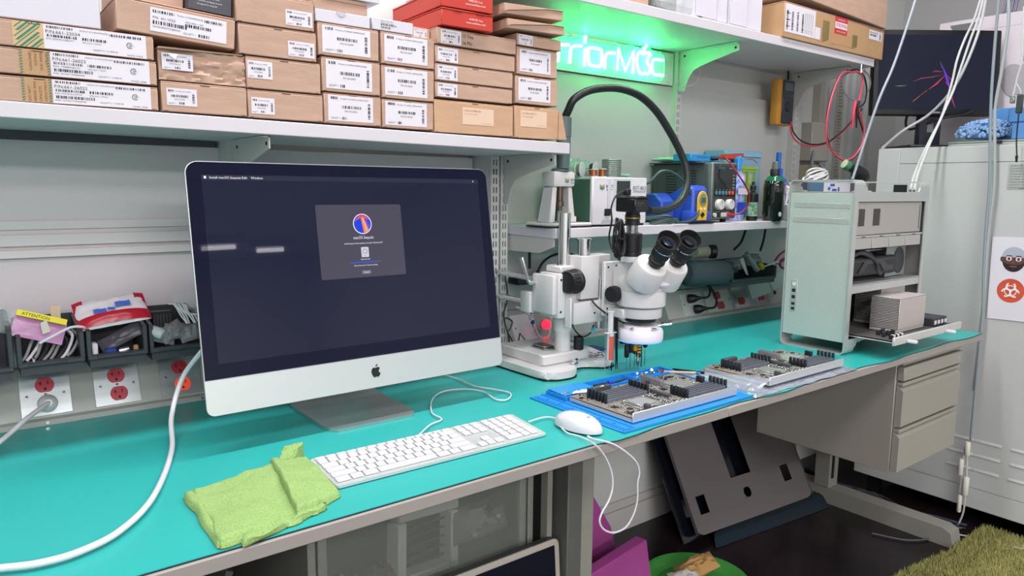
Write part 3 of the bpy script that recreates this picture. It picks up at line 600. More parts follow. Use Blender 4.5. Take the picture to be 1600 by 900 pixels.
# hanging drawer unit
t = thing('drawer_unit', (2.43, .24, .375), 'beige hanging drawer unit under the right workbench', 'drawer unit')
DR = mat('drawer_beige', '#98948b', .4, var=.02, vs=4)
MB().box(2.215, 2.64, .038, .50, .378, .7345, bev=.002).build('case', DR, t)
def dface(z0, z1, nm):
    b = MB(); x0, x1 = 2.221, 2.636
    pr = [(.036,z0),(.016,z0+.004),(.016,z1-.026),(.036,z1-.010),(.036,z1)]
    b.prism(pr, x0, x1, 'yz'); b.box(x0, x1, .018, .037, z1-.010, z1, bev=.001)
    d = b.build(nm, DR, t); return d
dface(.380, .518, 'drawer'); dface(.524, .664, 'drawer')
d = MB().box(2.219, 2.638, .016, .037, .670, .712, bev=.002).build('drawer', DR, t)
MB().cyl((2.612, .015, .690), (2.612, .0165, .690), .008).build('lock', CHROME, d)
MB().box(2.221, 2.636, .022, .037, .7185, .7335).build('top_rail', DR, t)

# ------------------------------------------------------------------ power raceways
RW = mat('raceway_grey', '#a3a8a2', .42, var=.02, vs=5)
SSP = mat('brushed_steel_plate', '#a9b2b2', .3, metal=.7, var=.08, vs=3, stretch=(1,1,60))
REDO = mat('red_outlet', '#b8303e', .4)
sv = Vector((0, .037, .089)); sv.normalize(); nv = Vector((0, -.923, .384))
def RP(x, s, n=0): return Vector((x, .735, .773)) + sv*s + nv*n
def raceway(x0, x1, label):
    t = thing('power_raceway', ((x0+x1)/2, .76, .7605), label, 'power strip')
    MB().prism([(.720,.7605),(.720,.771),(.735,.773),(.772,.862),(.777,.867),(.799,.867),(.799,.7605)], x0, x1, 'yz').build('housing', RW, t)
    for e in (x0-.0045, x1+.0005): MB().prism([(.718,.7605),(.718,.773),(.733,.776),(.770,.865),(.776,.870),(.799,.870),(.799,.7605)], e, e+.004, 'yz').build('end_plate', RW, t)
    return t
def outlet(pl, cx, s, m=REDO, r=.0165):
    b = MB(); n = 28; poly = []
    for i in range(n):
        a = 2*PI*i/n; poly.append((cx+r*math.cos(a), s+max(-.0145, min(.0145, r*1.02*math.sin(a)))))
    V = [RP(x, q, .0016) for x, q in poly] + [RP(x, q, .0034) for x, q in poly]
    b._add(V, [tuple(range(n-1,-1,-1)), tuple(range(n, 2*n))] + [(i, (i+1)%n, n+(i+1)%n, n+i) for i in range(n)])
    o = b.build('outlet', m, pl)
    b = MB()
    def sl(x0, x1, s0, s1):
        b._add([RP(x0,s0,.0036),RP(x1,s0,.0036),RP(x1,s1,.0036),RP(x0,s1,.0036)], [(0,1,2,3)])
    sl(cx-.0075, cx-.0058, s+.0005, s+.0075); sl(cx-.0095, cx-.0075, s+.003, s+.0048); sl(cx+.005, cx+.0066, s+.0005, s+.0085); sl(cx-.0018, cx+.0022, s-.0105, s-.0055)
    b.build('socket_hole', SLOT, o, flat=True)
    return o
def plate(t, x0, x1, s0=.004, s1=.087, m=SSP):
    b = MB(); V = [RP(x, s, n) for n in (.0001, .0015) for x, s in ((x0,s0),(x1,s0),(x1,s1),(x0,s1))]
    b.hexa(V, bev=.0006); p = b.build('cover_plate', m, t)
    for sx in (x0+.012, x1-.012): MB().cyl(RP(sx, (s0+s1)/2, .0014), RP(sx, (s0+s1)/2, .0028), .0028, n=12).build('screw', CHROME, p)
    return p
t = raceway(-.68, 1.166, 'grey sloped power raceway with red outlets behind the large computer')
for k, (x0, x1) in enumerate(((.073, .160), (.201, .287), (.327, .412), (-.06, .028), (.56, .646), (.80, .886))):
    p = plate(t, x0, x1); cx = (x0+x1)/2
    outlet(p, cx, .065)
    outlet(p, cx+.002, .027, m=mat('lit_orange_outlet', '#e8503c', .4, emit='#ff5a38', es=.35) if k == 2 else REDO)
    MB().cyl(RP(cx, .046, .0014), RP(cx, .046, .003), .003, n=12).build('screw', CHROME, p)
for x in (.114, .405, -.2, .7): MB().cyl((x, .7205, .7665), (x, .7185, .7665), .003, n=12).build('screw', CHROME, t)
t = raceway(1.262, 1.93, 'short grey sloped power raceway behind the microscope stand')
p = plate(t, 1.30, 1.39, m=WPLAS); p = plate(t, 1.46, 1.55); outlet(p, 1.505, .065); outlet(p, 1.505, .027); p = plate(t, 1.66, 1.76); outlet(p, 1.71, .065); outlet(p, 1.71, .027)
t = raceway(1.995, 2.75, 'grey sloped power raceway at right with two black plugs')
wp = mat('pale_plate', '#bfc6c2', .4, metal=.2)
p = plate(t, 2.085, 2.205, m=wp); p = plate(t, 2.225, 2.375, m=wp); outlet(p, 2.295, .065, r=.022); outlet(p, 2.305, .025, r=.022)
p = plate(t, 2.392, 2.49); outlet(p, 2.44, .03, r=.02); p = plate(t, 2.53, 2.63); outlet(p, 2.575, .035, r=.022)
MB().cyl(RP(2.68, .045, -.001), RP(2.68, .045, .0014), .008, n=14).build('knockout_hole', SLOT, t)
# black plugs with cords
for k, (cx, s) in enumerate(((2.125, .066), (2.145, .024))):
    t = thing('black_plug', RP(cx, s), ('black power plug in the upper outlet of the pale plate', 'black power plug in the lower outlet of the pale plate')[k], 'plug', None)
    a = RP(cx, s, .003); e = a + Vector((.028, -.035, .006))
    MB().lathe(a, e-a, [(.016, 0), (.017, .012), (.014, .026), (.008, .036), (.0055, .045)], 16).build('plug_body', BLACKP, t)
    MB().tube([e, e+Vector((.03,-.012,.004)), e+Vector((.045,-.005,.035)), e+Vector((.025,.01,.075)), e+Vector((-.005,.022,.10))], .0042).build('cord', BLACKP, t)
# white plug at far left
t = thing('white_power_plug', RP(.118, .028), 'white round power plug in the leftmost steel plate with its white cord', 'plug')
a = RP(.118, .027, .0038)
MB().lathe(a, nv+Vector((0,0,-.1)), [(.0165, 0), (.0175, .006), (.016, .016), (.010, .022), (.0065, .026)], 24).build('plug_body', mat('plug_white', '#d4d8d4', .35), t)
q = a + (nv+Vector((0,0,-.1))).normalized()*.024
MB().tube([q] + [Vector(p) for p in P['plug_cord'][1:]], .0046, n=10).build('cord', WPLAS, t)
# white power cord of the computer
MB().tube(P['power_cord'], .0047, n=12, sub=10).build('power_cable', WPLAS)
tag(bpy.data.objects['power_cable'], 'thick white power cord curving over the mat at the left of the computer', 'cord')

# ------------------------------------------------------------------ black hanging bins
BIN = mat('bin_black', '#3a3c42', .38)
BINI = mat('bin_dark', '#24262b', .5)
def bin_(x0, x1, label, yf=.63, zt=.958, zb=.884, m=BIN):
    t = thing('storage_bin', ((x0+x1)/2, .70, zb), label, 'bin', 'black plastic bins hung in a row over the raceway')
    w = .0045; yb = .752
    MB().box(x0+.006, x1-.006, yf+.012, yb, zb, zb+.003).build('bin_floor', m, t)
    for xa, xb in ((x0+.004, x0+.007), (x1-.007, x1-.004)):
        MB().hexa([(xa,yf+.004,zb),(xb,yf+.004,zb),(xb,yb,zb),(xa,yb,zb),(xa,yf+.004,zt-.006),(xb,yf+.004,zt-.006),(xb,yb,zt+.012),(xa,yb,zt+.012)]).build('side_wall', m, t)
    MB().box(x0+.004, x1-.004, yb-.003, yb, zb, zt+.02).build('back_wall', m, t)
    MB().box(x0+.007, x1-.007, yf+.006, yf+.009, zb, zb+.017).build('front_wall', m, t)
    MB().box(x0, x1, yf-.002, yf+.010, zb+.016, zb+.026, bev=.002).box(x0+.016, x1-.03, yf-.004, yf, zb+.019, zb+.024, bev=.001).build('front_lip', m, t)
    for xa, xb in ((x0, x0+.008), (x1-.008, x1)):
        MB().hexa([(xa,yf-.001,zb+.02),(xb,yf-.001,zb+.02),(xb,yf+.010,zb+.02),(xa,yf+.010,zb+.02),(xa,yf-.001,zt),(xb,yf-.001,zt),(xb,yf+.010,zt),(xa,yf+.010,zt)], bev=.001).build('front_post', m, t)
        MB().hexa([(xa,yf,zt-.006),(xb,yf,zt-.006),(xb,yb,zt+.012),(xa,yb,zt+.012),(xa,yf,zt),(xb,yf,zt),(xb,yb,zt+.018),(xa,yb,zt+.018)], bev=.001).build('side_rim', m, t)
    return t
bin_(-.045, .0645, 'black bin cut by the left photo edge', zt=.975, zb=.880)
bin_(.0695, .1765, 'black bin filled with grey cables and a pink packet')
bin_(.180, .2855, 'black bin under the red and white packet')
bin_(.289, .393, 'black bin with clear bags next to the computer screen')
MB().box(-.69, 1.165, .753, .774, .935, .965, bev=.001).build('trim_8', STEEL)['kind'] = 'structure'

# bin contents
CLEAR = mat('clear_bag', '#dfe6e8', .12, alpha=.22, spec=.8)
def crumple(b, c, w, d, h, seed, amp=.25, nu=16, nv=10, tilt=None):
    """closed pillow bag with creases"""
    T = tilt or Matrix.Identity(4); V = []; F = []
    c = Vector(c)
    for side in (1, -1):
        base = len(V)
        for j in range(nv+1):
            for i in range(nu+1):
                u = i/nu*2-1; v = j/nv*2-1
                t_ = max(0, (1-u*u)*(1-v*v))**.5
                n1 = noise.noise(Vector((u*3+seed, v*3, side*2)))*amp + noise.noise(Vector((u*8+seed, v*8, side)))*amp*.4
                p = Vector((u*w/2*(1+.05*n1), v*d/2*(1+.05*n1), side*h/2*t_*(1+n1*1.2)))
                V.append(c + T @ p)
        for j in range(nv):
            for i in range(nu):
                q = (base+j*(nu+1)+i, base+j*(nu+1)+i+1, base+(j+1)*(nu+1)+i+1, base+(j+1)*(nu+1)+i)
                F.append(q if side > 0 else q[::-1])
    b._add(V, F); return b
def rotm(x=0, y=0, z=0): return (Matrix.Rotation(R(z),4,'Z') @ Matrix.Rotation(R(y),4,'Y') @ Matrix.Rotation(R(x),4,'X'))
t = thing('pink_antistatic_packet', (.10, .67, .93), 'pink see-through packet with a yellow warning strip, in the left bin', 'packet')
T = rotm(68, 20, 0)
crumple(MB(), (.108, .658, .965), .085, .042, .006, 3, .4, tilt=T).build('packet_film', mat('pink_film', '#c58fb8', .25, var=.15, vs=30), t)
ys = MB(Matrix.Translation((.110, .650, .974)) @ T)
ys.box(-.042, .040, .009, .020, .0035, .0042); ys.build('warning_strip', mat('yellow_print', '#e8dc2c', .5), t)
b = MB(Matrix.Translation((.110, .650, .974)) @ T); b.text('ATTENTION', .008, (-.034, .0115, .0046), ex=(1,0,0), ey=(0,1,0), width=.045); b.build('print', INK, t, flat=True)
T = rotm(80, 0, 5)
t = thing('folded_card_strip', (.136, .70, .93), 'cream and dark green card strip standing upright in the left bin', 'card')
MB().box(.131, .147, .690, .693, .957, 1.003).build('cream_part', mat('cream_card', '#d8c3a6', .7), t)
MB().hexa([(.131,.688,.925),(.148,.688,.925),(.148,.6895,.925),(.131,.6895,.925),(.131,.688,.985),(.148,.688,.960),(.148,.6895,.960),(.131,.6895,.985)]).build('green_part', mat('dark_green_card', '#1d5240', .6), t)
t = thing('frosted_tag', (.115, .65, .97), 'small frosted translucent tag on top of the pink packet', 'tag')
MB().hexa([(.112,.640,.958),(.125,.640,.962),(.125,.642,.962),(.112,.642,.958),(.110,.646,.978),(.120,.646,.984),(.120,.648,.984),(.110,.648,.978)]).build('tag_sheet', mat('frosted', '#cfd2c0', .4, alpha=.75), t)
cabc = [mat('cable_grey', '#8f9095', .45), mat('cable_white', '#d9d8da', .4), mat('cable_black', '#26272b', .5)]
r = random.Random(5)
for i in range(9):
    x = .084+.0095*i; y0_ = .648+.004*(i % 3)
    pts = [(x-.012+.004*r.random(), y0_, .905+.004*r.random()), (x+.0, y0_+.005, .918), (x+.012, y0_+.02, .932+.012*r.random()), (x+.022 if x < .13 else x+.005, y0_+.04, .945+.008*r.random()), (min(.166, x+.028), y0_+.07, .93)]
    tag(MB().tube(pts, .0028, n=8).build('coiled_cable', cabc[(0, 1, 0, 2, 0, 0, 2, 1, 0)[i]]), 'cable end %s in the left bin' % ('lying flat at the front left', 'second from the left', 'third from the left', 'dark one left of the middle', 'grey one in the middle', 'grey one right of the middle', 'dark one right of the middle', 'white one second from the right', 'grey one at the right side')[i], 'cable', 'cable ends in the left bin')
tag(MB().tube([(.105,.625,.945),(.13,.622,.958),(.155,.628,.968),(.175,.635,.966),(.188,.65,.955)], .0025, n=8).build('coiled_cable', cabc[1]), 'white cable looping out over the left bin rim', 'cable')
MB().box(.092, .098, .640, .655, .903, .914, bev=.001).build('connector_end', CHROME).select_set(False)
tag(bpy.data.objects['connector_end'], 'silver connector end in the left bin', 'connector')
# red-white packet
t = thing('red_white_packet', (.232, .68, .95), 'red and white plastic packet lying on top of the second bin', 'packet')
T = rotm(38, -6, 0)
crumple(MB(), (.232, .672, .985), .125, .075, .028, 9, .35, 20, 14, tilt=T).build('packet_film', mat('white_film', '#e4dce2', .25, var=.06, vs=20), t)
b = MB(Matrix.Translation((.232, .672, .985)) @ T)
b.grid(20, 4, lambda u, v: ((u-.5)*.128, -.038+.020*v, .0145*math.sin(PI*min(1, .15+v*.35))*(max(0, 1-(2*u-1)**2))**.5*1.35+.0022+.0012*noise.noise(Vector((u*9, v*4, 2)))))
b.grid(4, 12, lambda u, v: (-.064+.018*u, -.036+.070*v, .001+.006*u+.002*math.sin(9*v)))
b.grid(4, 12, lambda u, v: (.046+.018*u, -.036+.070*v, .007-.006*u+.002*math.sin(9*v)))
b.build('red_border', mat('red_film', '#b3192f', .22), t)
b = MB(Matrix.Translation((.232, .672, .985)) @ T)
for cx, cy, rx in ((.02, .0, .017), (-.022, -.010, .014), (-.002, -.008, .008)):
    b.grid(8, 8, lambda u, v: (cx+(u-.5)*rx*1.6, cy+(v-.5)*rx*.8, .0185+.001*math.sin(u*6)+.0006*noise.noise(Vector((u*5,v*5,1)))))
b.build('blue_print', mat('blue_film', '#4f6bc4', .3), t)
crumple(MB(), (.245, .66, .935), .085, .03, .012, 15, .5, tilt=rotm(50, -25, 0)).build('clear_packet', mat('smoky_film', '#5a5560', .2, alpha=.7))
tag(bpy.data.objects['clear_packet'], 'smoky clear packet sticking out under the red and white packet', 'packet')
tag(MB().box(.212, .232, .640, .652, .903, .917, bev=.002).build('blue_block', mat('blue_plastic', '#1e3c86', .4)), 'small blue plastic part in the second bin', 'part')
tag(MB().box(.190, .200, .64, .66, .903, .93, bev=.002).build('white_card', WHITEP), 'white card edge in the second bin', 'card')
tag(MB().lathe((.236,.646,.909), (1,0,.1), [(.006,0),(.0065,.004),(.0065,.012),(.006,.018)], 12).build('metal_bit', CHROME), 'silver metal bit in the second bin', 'part')
tag(MB().box(.262, .271, .642, .652, .903, .918, bev=.002).build('tan_block', mat('tan_block', '#a58558', .6)), 'small tan block in the second bin', 'part')
# third bin
t = thing('black_cable_box', (.325, .70, .93), 'black ribbed plastic box in the third bin', 'box')
MB().box(.305, .345, .675, .70, .93, .975, bev=.002).build('box_body', BLACKP, t)
for i in range(6): MB().box(.307+.006*i, .310+.006*i, .6735, .675, .935, .97).build('rib', DARKG, t)
for i, (cx, sx) in enumerate(((.318, 1), (.348, 4), (.372, 7), (.335, 11))):
    tag(crumple(MB(), (cx, .652, .93+.006*(i % 2)), .05, .035, .02, sx*3, .6, tilt=rotm(60, 20-15*i, 10)).build('clear_packet', CLEAR if i % 2 == 0 else mat('grey_film', '#8b8e92', .2, alpha=.6)), ('crinkled clear packet at the left of the third bin', 'crinkled grey packet in the middle of the third bin', 'crinkled clear packet close to the computer edge', 'grey packet at the front of the third bin')[i], 'packet')
tag(MB().lathe((.297,.640,.945), (.6,-.5,-.35), [(.010,0),(.011,.01),(.011,.02),(.008,.024)], 16).build('bottle_cap', mat('clear_cap', '#c9ccd0', .2, alpha=.8)), 'translucent round cap left of the third bin', 'cap')
for i in range(7):
    x = .352+.005*i
    tag(MB().tube([(x-.02+.01*r.random(), .66, .985+.008*r.random()), (x-.008, .655, .99-.004*i), (x+.002, .650, .968), (x+.006+.01*r.random(), .648, .95)], .0016, n=6).build('thin_wire', cabc[1]), 'thin white wire spilling out of the third bin', 'wire', 'thin white wires in the third bin')
tag(crumple(MB(), (.06, .67, .985), .06, .05, .025, 21, .6, tilt=rotm(60,20,0)).build('clear_packet', CLEAR), 'crinkled clear packet above the leftmost bins', 'packet')
tag(crumple(MB(), (.378, .70, .99), .05, .04, .02, 27, .6, tilt=rotm(60,-20,0)).build('clear_packet', CLEAR), 'crinkled clear packet at the computer top of the bin row', 'packet')

# ------------------------------------------------------------------ large all-in-one computer
th, yw = .1554, .0116
ex = Vector((math.cos(yw), math.sin(yw), 0)); n0 = Vector((-math.sin(yw), math.cos(yw), 0)); ez = Vector((0,0,1))*math.cos(th) + n0*math.sin(th); en = ex.cross(ez)*-1
en = n0*math.cos(th) - Vector((0,0,1))*math.sin(th)
O = Vector((.6476, .3612, .8327))
TI = Matrix((( ex.x, en.x, ez.x, O.x), (ex.y, en.y, ez.y, O.y), (ex.z, en.z, ez.z, O.z), (0,0,0,1)))   # local x right, y into the back, z up the screen
t = thing('desktop_computer', (.6476, .45, .76), 'large silver all-in-one computer with a dark installer screen', 'computer')
def rrect(w, h, r, z0=0, n=6, rb=None):
    pts = []
    for cx, cz, a0, rr in ((w/2, h, 0, r), (-w/2, h, 90, r), (-w/2, 0, 180, rb or r), (w/2, 0, 270, rb or r)):
        sx = cx - rr*(1 if cx > 0 else -1); sz = (h-rr) if cz else rr
        for i in range(n+1):
            a = R(a0 + 90*i/n); pts.append((sx+rr*math.cos(a), z0+sz+rr*math.sin(a)))
    return pts
W_, H_ = .65, .45
out = rrect(W_, H_, .022, rb=.014)
# rear shell: rings shrinking to a bulged back
b = MB(TI); rings = [(1.0, .0), (1.0, .005), (.985, .012), (.93, .022), (.82, .032), (.62, .040), (.35, .044)]
V = []; cz = H_/2
for s_, y_ in rings: V += [(x*s_, y_, cz+(z-cz)*s_) for x, z in out]
n = len(out); F = [(k*n+i, k*n+(i+1)%n, (k+1)*n+(i+1)%n, (k+1)*n+i) for k in range(len(rings)-1) for i in range(n)]
F += [tuple(range(n-1,-1,-1)), tuple(range((len(rings)-1)*n, len(rings)*n))]
b._add(V, F); b.build('rear_shell', ALU, t)
# aluminium chin
chin = [p for p in rrect(W_, .064, .014)]; chin = [(-.325,.0625),(-.325,.014)] + [(-.311-.014*math.cos(R(a)), .014-.014*math.sin(R(a))) for a in range(15, 91, 15)] + [(.311+.014*math.sin(R(a)), .014-.014*math.cos(R(a))) for a in range(0, 91, 15)] + [(.325,.0625)]
ch = MB(TI).prism(chin, -.0012, 0.0, 'xz').build('chin', ALUL, t)
# apple shaped emblem
def apple(cx, cz, s, y, T):
    """round fruit emblem with a bite and a leaf"""
    def c(u, v): return (cx+u*s, cz+v*s)
    body = [(0,.29),(.10,.335),(.22,.35),(.33,.30),(.40,.22),(.30,.12),(.27,0),(.31,-.12),(.42,-.20),(.36,-.34),(.26,-.46),(.16,-.50),(.05,-.46),(-.04,-.46),(-.14,-.50),(-.25,-.45),(-.36,-.28),(-.42,-.08),(-.41,.12),(-.33,.27),(-.22,.34),(-.10,.33)]
    sp = spline([(u, v, 0) for u, v in body], 3, True)
    b = MB(T).prism([c(p.x, p.y) for p in sp][::-1], y, y+.0004, 'xz')
    lf = [(.0,.40),(.02,.50),(.09,.58),(.19,.62),(.18,.52),(.12,.44),(.04,.39)]
    b.prism([c(u, v) for u, v in lf][::-1], y, y+.0004, 'xz'); return b
apple(.0043, .0322, .0235, -.0018, TI).build('emblem', BLACKP, ch)
# glass
gl = [(-.3235,.0635),(.3235,.0635)] + [p for p in rrect(.647, .4485, .0205) if p[1] > .1]
GLASS = mat('screen_glass', '#15172a', .02, spec=.28)
g = MB(TI).prism(gl, -.0016, -.0001, 'xz').build('glass', GLASS, t)
MB(TI).prism(rrect(.597, .336, .001, z0=.090), -.00175, -.0016, 'xz').build('display_panel', mat('lit_screen_dark', '#0a0b12', .02, emit='#3a4062', es=.30), g)
# brighter menu band and installer dialog
def em(h, s): return mat('screen_'+h.strip('#')+str(s), '#050505', .15, emit=h, es=s)
yy = -.0020
menu = MB(TI).box(-.2985, .2985, yy, yy+.0001, .4165, .4255).build('menu_bar', em('#4a4c6a', .4), g)
b = MB(TI); yy = -.0022
b.text('Install macOS Sequoia', .0062, (-.285, yy, .4190)); b.text('Edit', .0062, (-.228, yy, .4190)); b.text('Window', .0062, (-.212, yy, .4190)); b.ball((.285, yy, .421), .0012)
b._add(*(lambda L: (L, [tuple(range(len(L)))]))([(-.2925+.0022*math.cos(a), yy, .4212+.0026*math.sin(a)) for a in [2*PI*i/14 for i in range(14)]]))
b.build('menu_text', em('#ffffff', 1.0), g, flat=True)
d = MB(TI).prism(rrect(.187, .1465, .004, z0=.2242), -.0022, -.0019, 'xz').build('installer_window', em('#625e72', .62), g)
d.location = (0, 0, 0)
yy = -.0025; C0 = (.003, .3317)
def disc(b, cx, cz, r, y, n=36): b._add([(cx+r*math.cos(2*PI*i/n), y, cz+r*math.sin(2*PI*i/n)) for i in range(n)], [tuple(range(n-1,-1,-1))])
b = MB(TI); disc(b, *C0, .0205, yy); b.build('icon_rim', em('#f6ecf4', 1.0), d, flat=True)
# wallpaper icon: procedural gradient of blue with coral rays
m = bpy.data.materials.new('icon_art'); m.use_nodes = True; nt = m.node_tree; N = nt.nodes; L = nt.links; bs = N['Principled BSDF']
tc = N.new('ShaderNodeTexCoord'); sp_ = N.new('ShaderNodeSeparateXYZ'); L.new(tc.outputs['Object'], sp_.inputs[0])
wv = N.new('ShaderNodeTexWave'); wv.inputs['Scale'].default_value = 14; wv.inputs['Distortion'].default_value = 3; wv.inputs['Detail'].default_value = 1; wv.inputs['Detail Scale'].default_value = 6; L.new(tc.outputs['Object'], wv.inputs['Vector'])
cr = N.new('ShaderNodeValToRGB'); L.new(wv.outputs['Color'], cr.inputs[0])
for e_, (p_, c_) in zip((0, 1), ((.30, '#1238d8'), (.95, '#ffb080'))): cr.color_ramp.elements[e_].position = p_; cr.color_ramp.elements[e_].color = lin(c_)
for p_, c_ in ((.5, '#2f4fe8'), (.62, '#a55ad8'), (.72, '#f0523c')): e_ = cr.color_ramp.elements.new(p_); e_.color = lin(c_)
L.new(cr.outputs[0], bs.inputs['Emission Color']); bs.inputs['Emission Strength'].default_value = 1.0; bs.inputs['Base Color'].default_value = (.01,.01,.01,1)
b = MB(TI); disc(b, *C0, .0187, yy-.0002); b.build('icon_disc', em('#2046e0', 1.0), d, flat=True)
b = MB(TI); y3 = yy-.0004
def pol(L_, m_, nm='icon_ray'):
    q = MB(TI); q._add([(C0[0]+x, y3, C0[1]+z) for x, z in L_], [tuple(range(len(L_)))]); q.build(nm, m_, d, flat=True)
pol([(-.0175,.005),(-.006,.0165),(.006,.0172),(.0165,.0075),(.004,.0115),(-.003,.012)], em('#ec5a44', 1.0))
pol([(-.003,.013),(.003,.0135),(.0135,-.012),(.006,-.0172),(.0015,-.0178)], em('#f4845c', 1.0))
pol([(0,.013),(.0025,.013),(.011,-.0140),(.006,-.0168)], em('#ffd2a0', 1.0))
pol([(.003,.0115),(.009,.009),(.0160,-.003),(.0145,-.010)], em('#6a52e4', 1.0))
b = MB(TI); y3 = yy
b.text('macOS Sequoia', .0085, (.003, y3, .3015), align='c', width=.044)
b.text('macOS Sequoia will be installed on the disk “Macintosh HD”.', .0045, (.003, y3, .2915), align='c', width=.086)
b.text('Macintosh HD', .004, (.003, y3, .2590), align='c', width=.020)
b.text('About 3 hours and 15 minutes remaining', .0040, (.003, y3, .2470), align='c', width=.052)
b.build('dialog_text', em('#f4f2f8', 1.0), d, flat=True)
MB(TI).prism([(x+.0035, z) for x, z in rrect(.0165, .0205, .002, z0=.2645)], y3, y3+.0002, 'xz').build('disk_icon', em('#d8d6e4', .95), d)
b = MB(TI)
for i in range(24):
    a0 = 2*PI*i/24; a1 = 2*PI*(i+1)/24; b.quad(*[(.0035+rr*math.cos(a), y3-.0003, .2762+rr*math.sin(a)) for a, rr in ((a0,.005),(a1,.005),(a1,.0042),(a0,.0042))])
b.text('EX', .003, (.0035, y3-.0003, .2660), align='c'); b.build('disk_print', em('#6a6880', .6), d, flat=True)
MB(TI).box(-.0305, .0375, y3, y3+.0002, .2539, .2551).build('progress_track', em('#8886a0', .6), d)
MB(TI).box(-.0305, .0285, y3-.0002, y3, .2536, .2554).build('progress_bar', em('#2a62f0', 1.0), d)
MB(TI).prism([(x+.003, z) for x, z in rrect(.0195, .0072, .0018, z0=.2306)], y3, y3+.0002, 'xz').build('cancel_button', em('#8c889c', .8), d)
b = MB(TI); b.text('Cancel', .0042, (.003, y3-.0003, .2328), align='c'); b.build('button_text', em('#f4f2f8', 1.0), d, flat=True)
MB(TI)._add([(.0075, y3-.0004, .2475), (.0075, y3-.0004, .2435), (.0098, y3-.0004, .2450)], [(0,1,2)])
# camera dot
b = MB(TI); disc(b, .003, .4375, .0014, -.00175); b.build('camera_dot', mat('lens_blue', '#2a2e50', .1), g, flat=True)
# stand: foot and curved neck, swept plate
pr = [(.345,.7601),(.345,.7655),(.50,.7660),(.565,.770),(.605,.79),(.600,.83),(.560,.90),(.505,.985),(.49,1.0)]
cen = spline([(0, a, c) for a, c in [(.347,.7632),(.42,.7634),(.50,.7640),(.555,.7680),(.592,.785),(.600,.815),(.580,.865),(.545,.92),(.50,.985)]], 6)
b = MB(); m_ = len(cen); V = []; x0, x1 = .543, .743; thk = .0032
for i, p in enumerate(cen):
    d_ = (cen[min(i+1, m_-1)]-cen[max(i-1, 0)]).normalized(); nn = Vector((0, -d_.z, d_.y))
    ins = 0.0 if i > 3 else (.016, .007, .003, .001)[i]
    for xx, s_ in ((x0+ins, 1), (x1-ins, 1), (x1-ins, -1), (x0+ins, -1)):
        q = p + nn*thk*s_; V.append((xx, q.y, max(.7602, q.z)))
F = [(k*4+i, k*4+(i+1)%4, (k+1)*4+(i+1)%4, (k+1)*4+i) for k in range(m_-1) for i in range(4)] + [(3,2,1,0), tuple((m_-1)*4+i for i in range(4))]
b._add(V, F); b.build('stand', ALU, t)
MB(TI).cyl((0,.03,.19),(0,.052,.19), .03).build('hinge', ALU, t)

# ------------------------------------------------------------------ keyboard
kc = Vector((.6605, .1490, .7705)); ky = R(-.6); kt = math.atan2(.0095, .114)
TK = Matrix.Translation(kc) @ Matrix.Rotation(ky, 4, 'Z') @ Matrix.Rotation(kt, 4, 'X')
t = thing('keyboard', (kc.x, kc.y, .76), 'white full-size wired keyboard in front of the computer', 'keyboard')
MB(TK).prism([(x, y-.057) for x, y in rrect(.43, .114, .005)], -.0016, 0, 'xy').build('top_plate', ALUL, t)
MB(TK).prism([(x*.995, y*.985-.0562) for x, y in rrect(.43, .114, .005)], -.0042, -.0017, 'xy').build('base_shell', WPLAS, t)
MB(TK).box(-.20, .20, .030, .050, -.0125, -.0043, bev=.002).build('rear_foot', WPLAS, t)
KEYM = mat('keycap_white', '#cfcdd4', .4)
U = .01835; _km = {}
lg = MB(TK); keys = []
def key(cx, cy, w, h, leg=''):
    k_ = (round(w, 4), round(h, 4))
    if k_ not in _km:
        b = MB().box(-w/2, w/2, -h/2, h/2, .0003, .0034, bev=.0010); me_o = b.build('key', KEYM, None); _km[k_] = me_o.data
        for v in me_o.data.vertices: v.co.z += .0003
        bpy.data.objects.remove(me_o)
    o = bpy.data.objects.new('key', _km[k_]); COL.objects.link(o); o.parent = t
    o.matrix_local = Matrix.Translation(-WL[t.name]) @ TK @ Matrix.Translation((cx, cy, 0)); WL[o.name] = WL[t.name]
    if leg: lg.text(leg, .0050 if len(leg) == 1 else .0034, (cx if len(leg) < 3 else cx-w/2+.002, cy-.0018, .0039), ex=(1,0,0), ey=(0,1,0), align='c' if len(leg) < 3 else 'l')
G = .0031; x0 = -.2105; rows = [
 ([('esc',1)]+[('F%d' % i, 1.0) for i in range(1,13)]+[('',1)], .0095),
 ([(c,1) for c in '`1234567890-=']+[('delete',1.75)], U),
 ([('tab',1.6)]+[(c,1) for c in 'QWERTYUIOP[]']+[('\\',1.15)], U),
 ([('caps lock',1.85)]+[(c,1) for c in "ASDFGHJKL;'"]+[('return',1.9)], U),
 ([('shift',2.4)]+[(c,1) for c in 'ZXCVBNM,./']+[('shift',2.35)], U),
 ([('control',1.45),('option',1.2),('command',1.45),('',6.2),('command',1.45),('option',1.2),('control',1.8)], U)]
ytop = .0535; y = ytop
for row, h in rows:
    tot = sum(w for _, w in row); sc_ = 14.75/tot; x = x0
    for s_, w in row:
        ww = w*sc_*U; key(x+ww/2, y-h/2, ww-G, h-G if h > .012 else h-.0022, s_); x += ww
    y -= h
xn = x0 + 14.75*U + .0075
y = ytop
for ri, (h, names) in enumerate(((.0095, ('F13','F14','F15')), (U, ('fn','','')), (U, ('','end','')))):
    for i in range(3): key(xn+U*(i+.5), y-h/2, U-G, h-G if h > .012 else h-.0022, names[i])
    y -= h
yb = ytop-.0095-4*U; key(xn+U*1.5, yb+U*.5, U-G, U-G); 
for i in range(3): key(xn+U*(i+.5), yb-U*.5, U-G, U-G)
xp = xn + 3*U + .0075; y = ytop
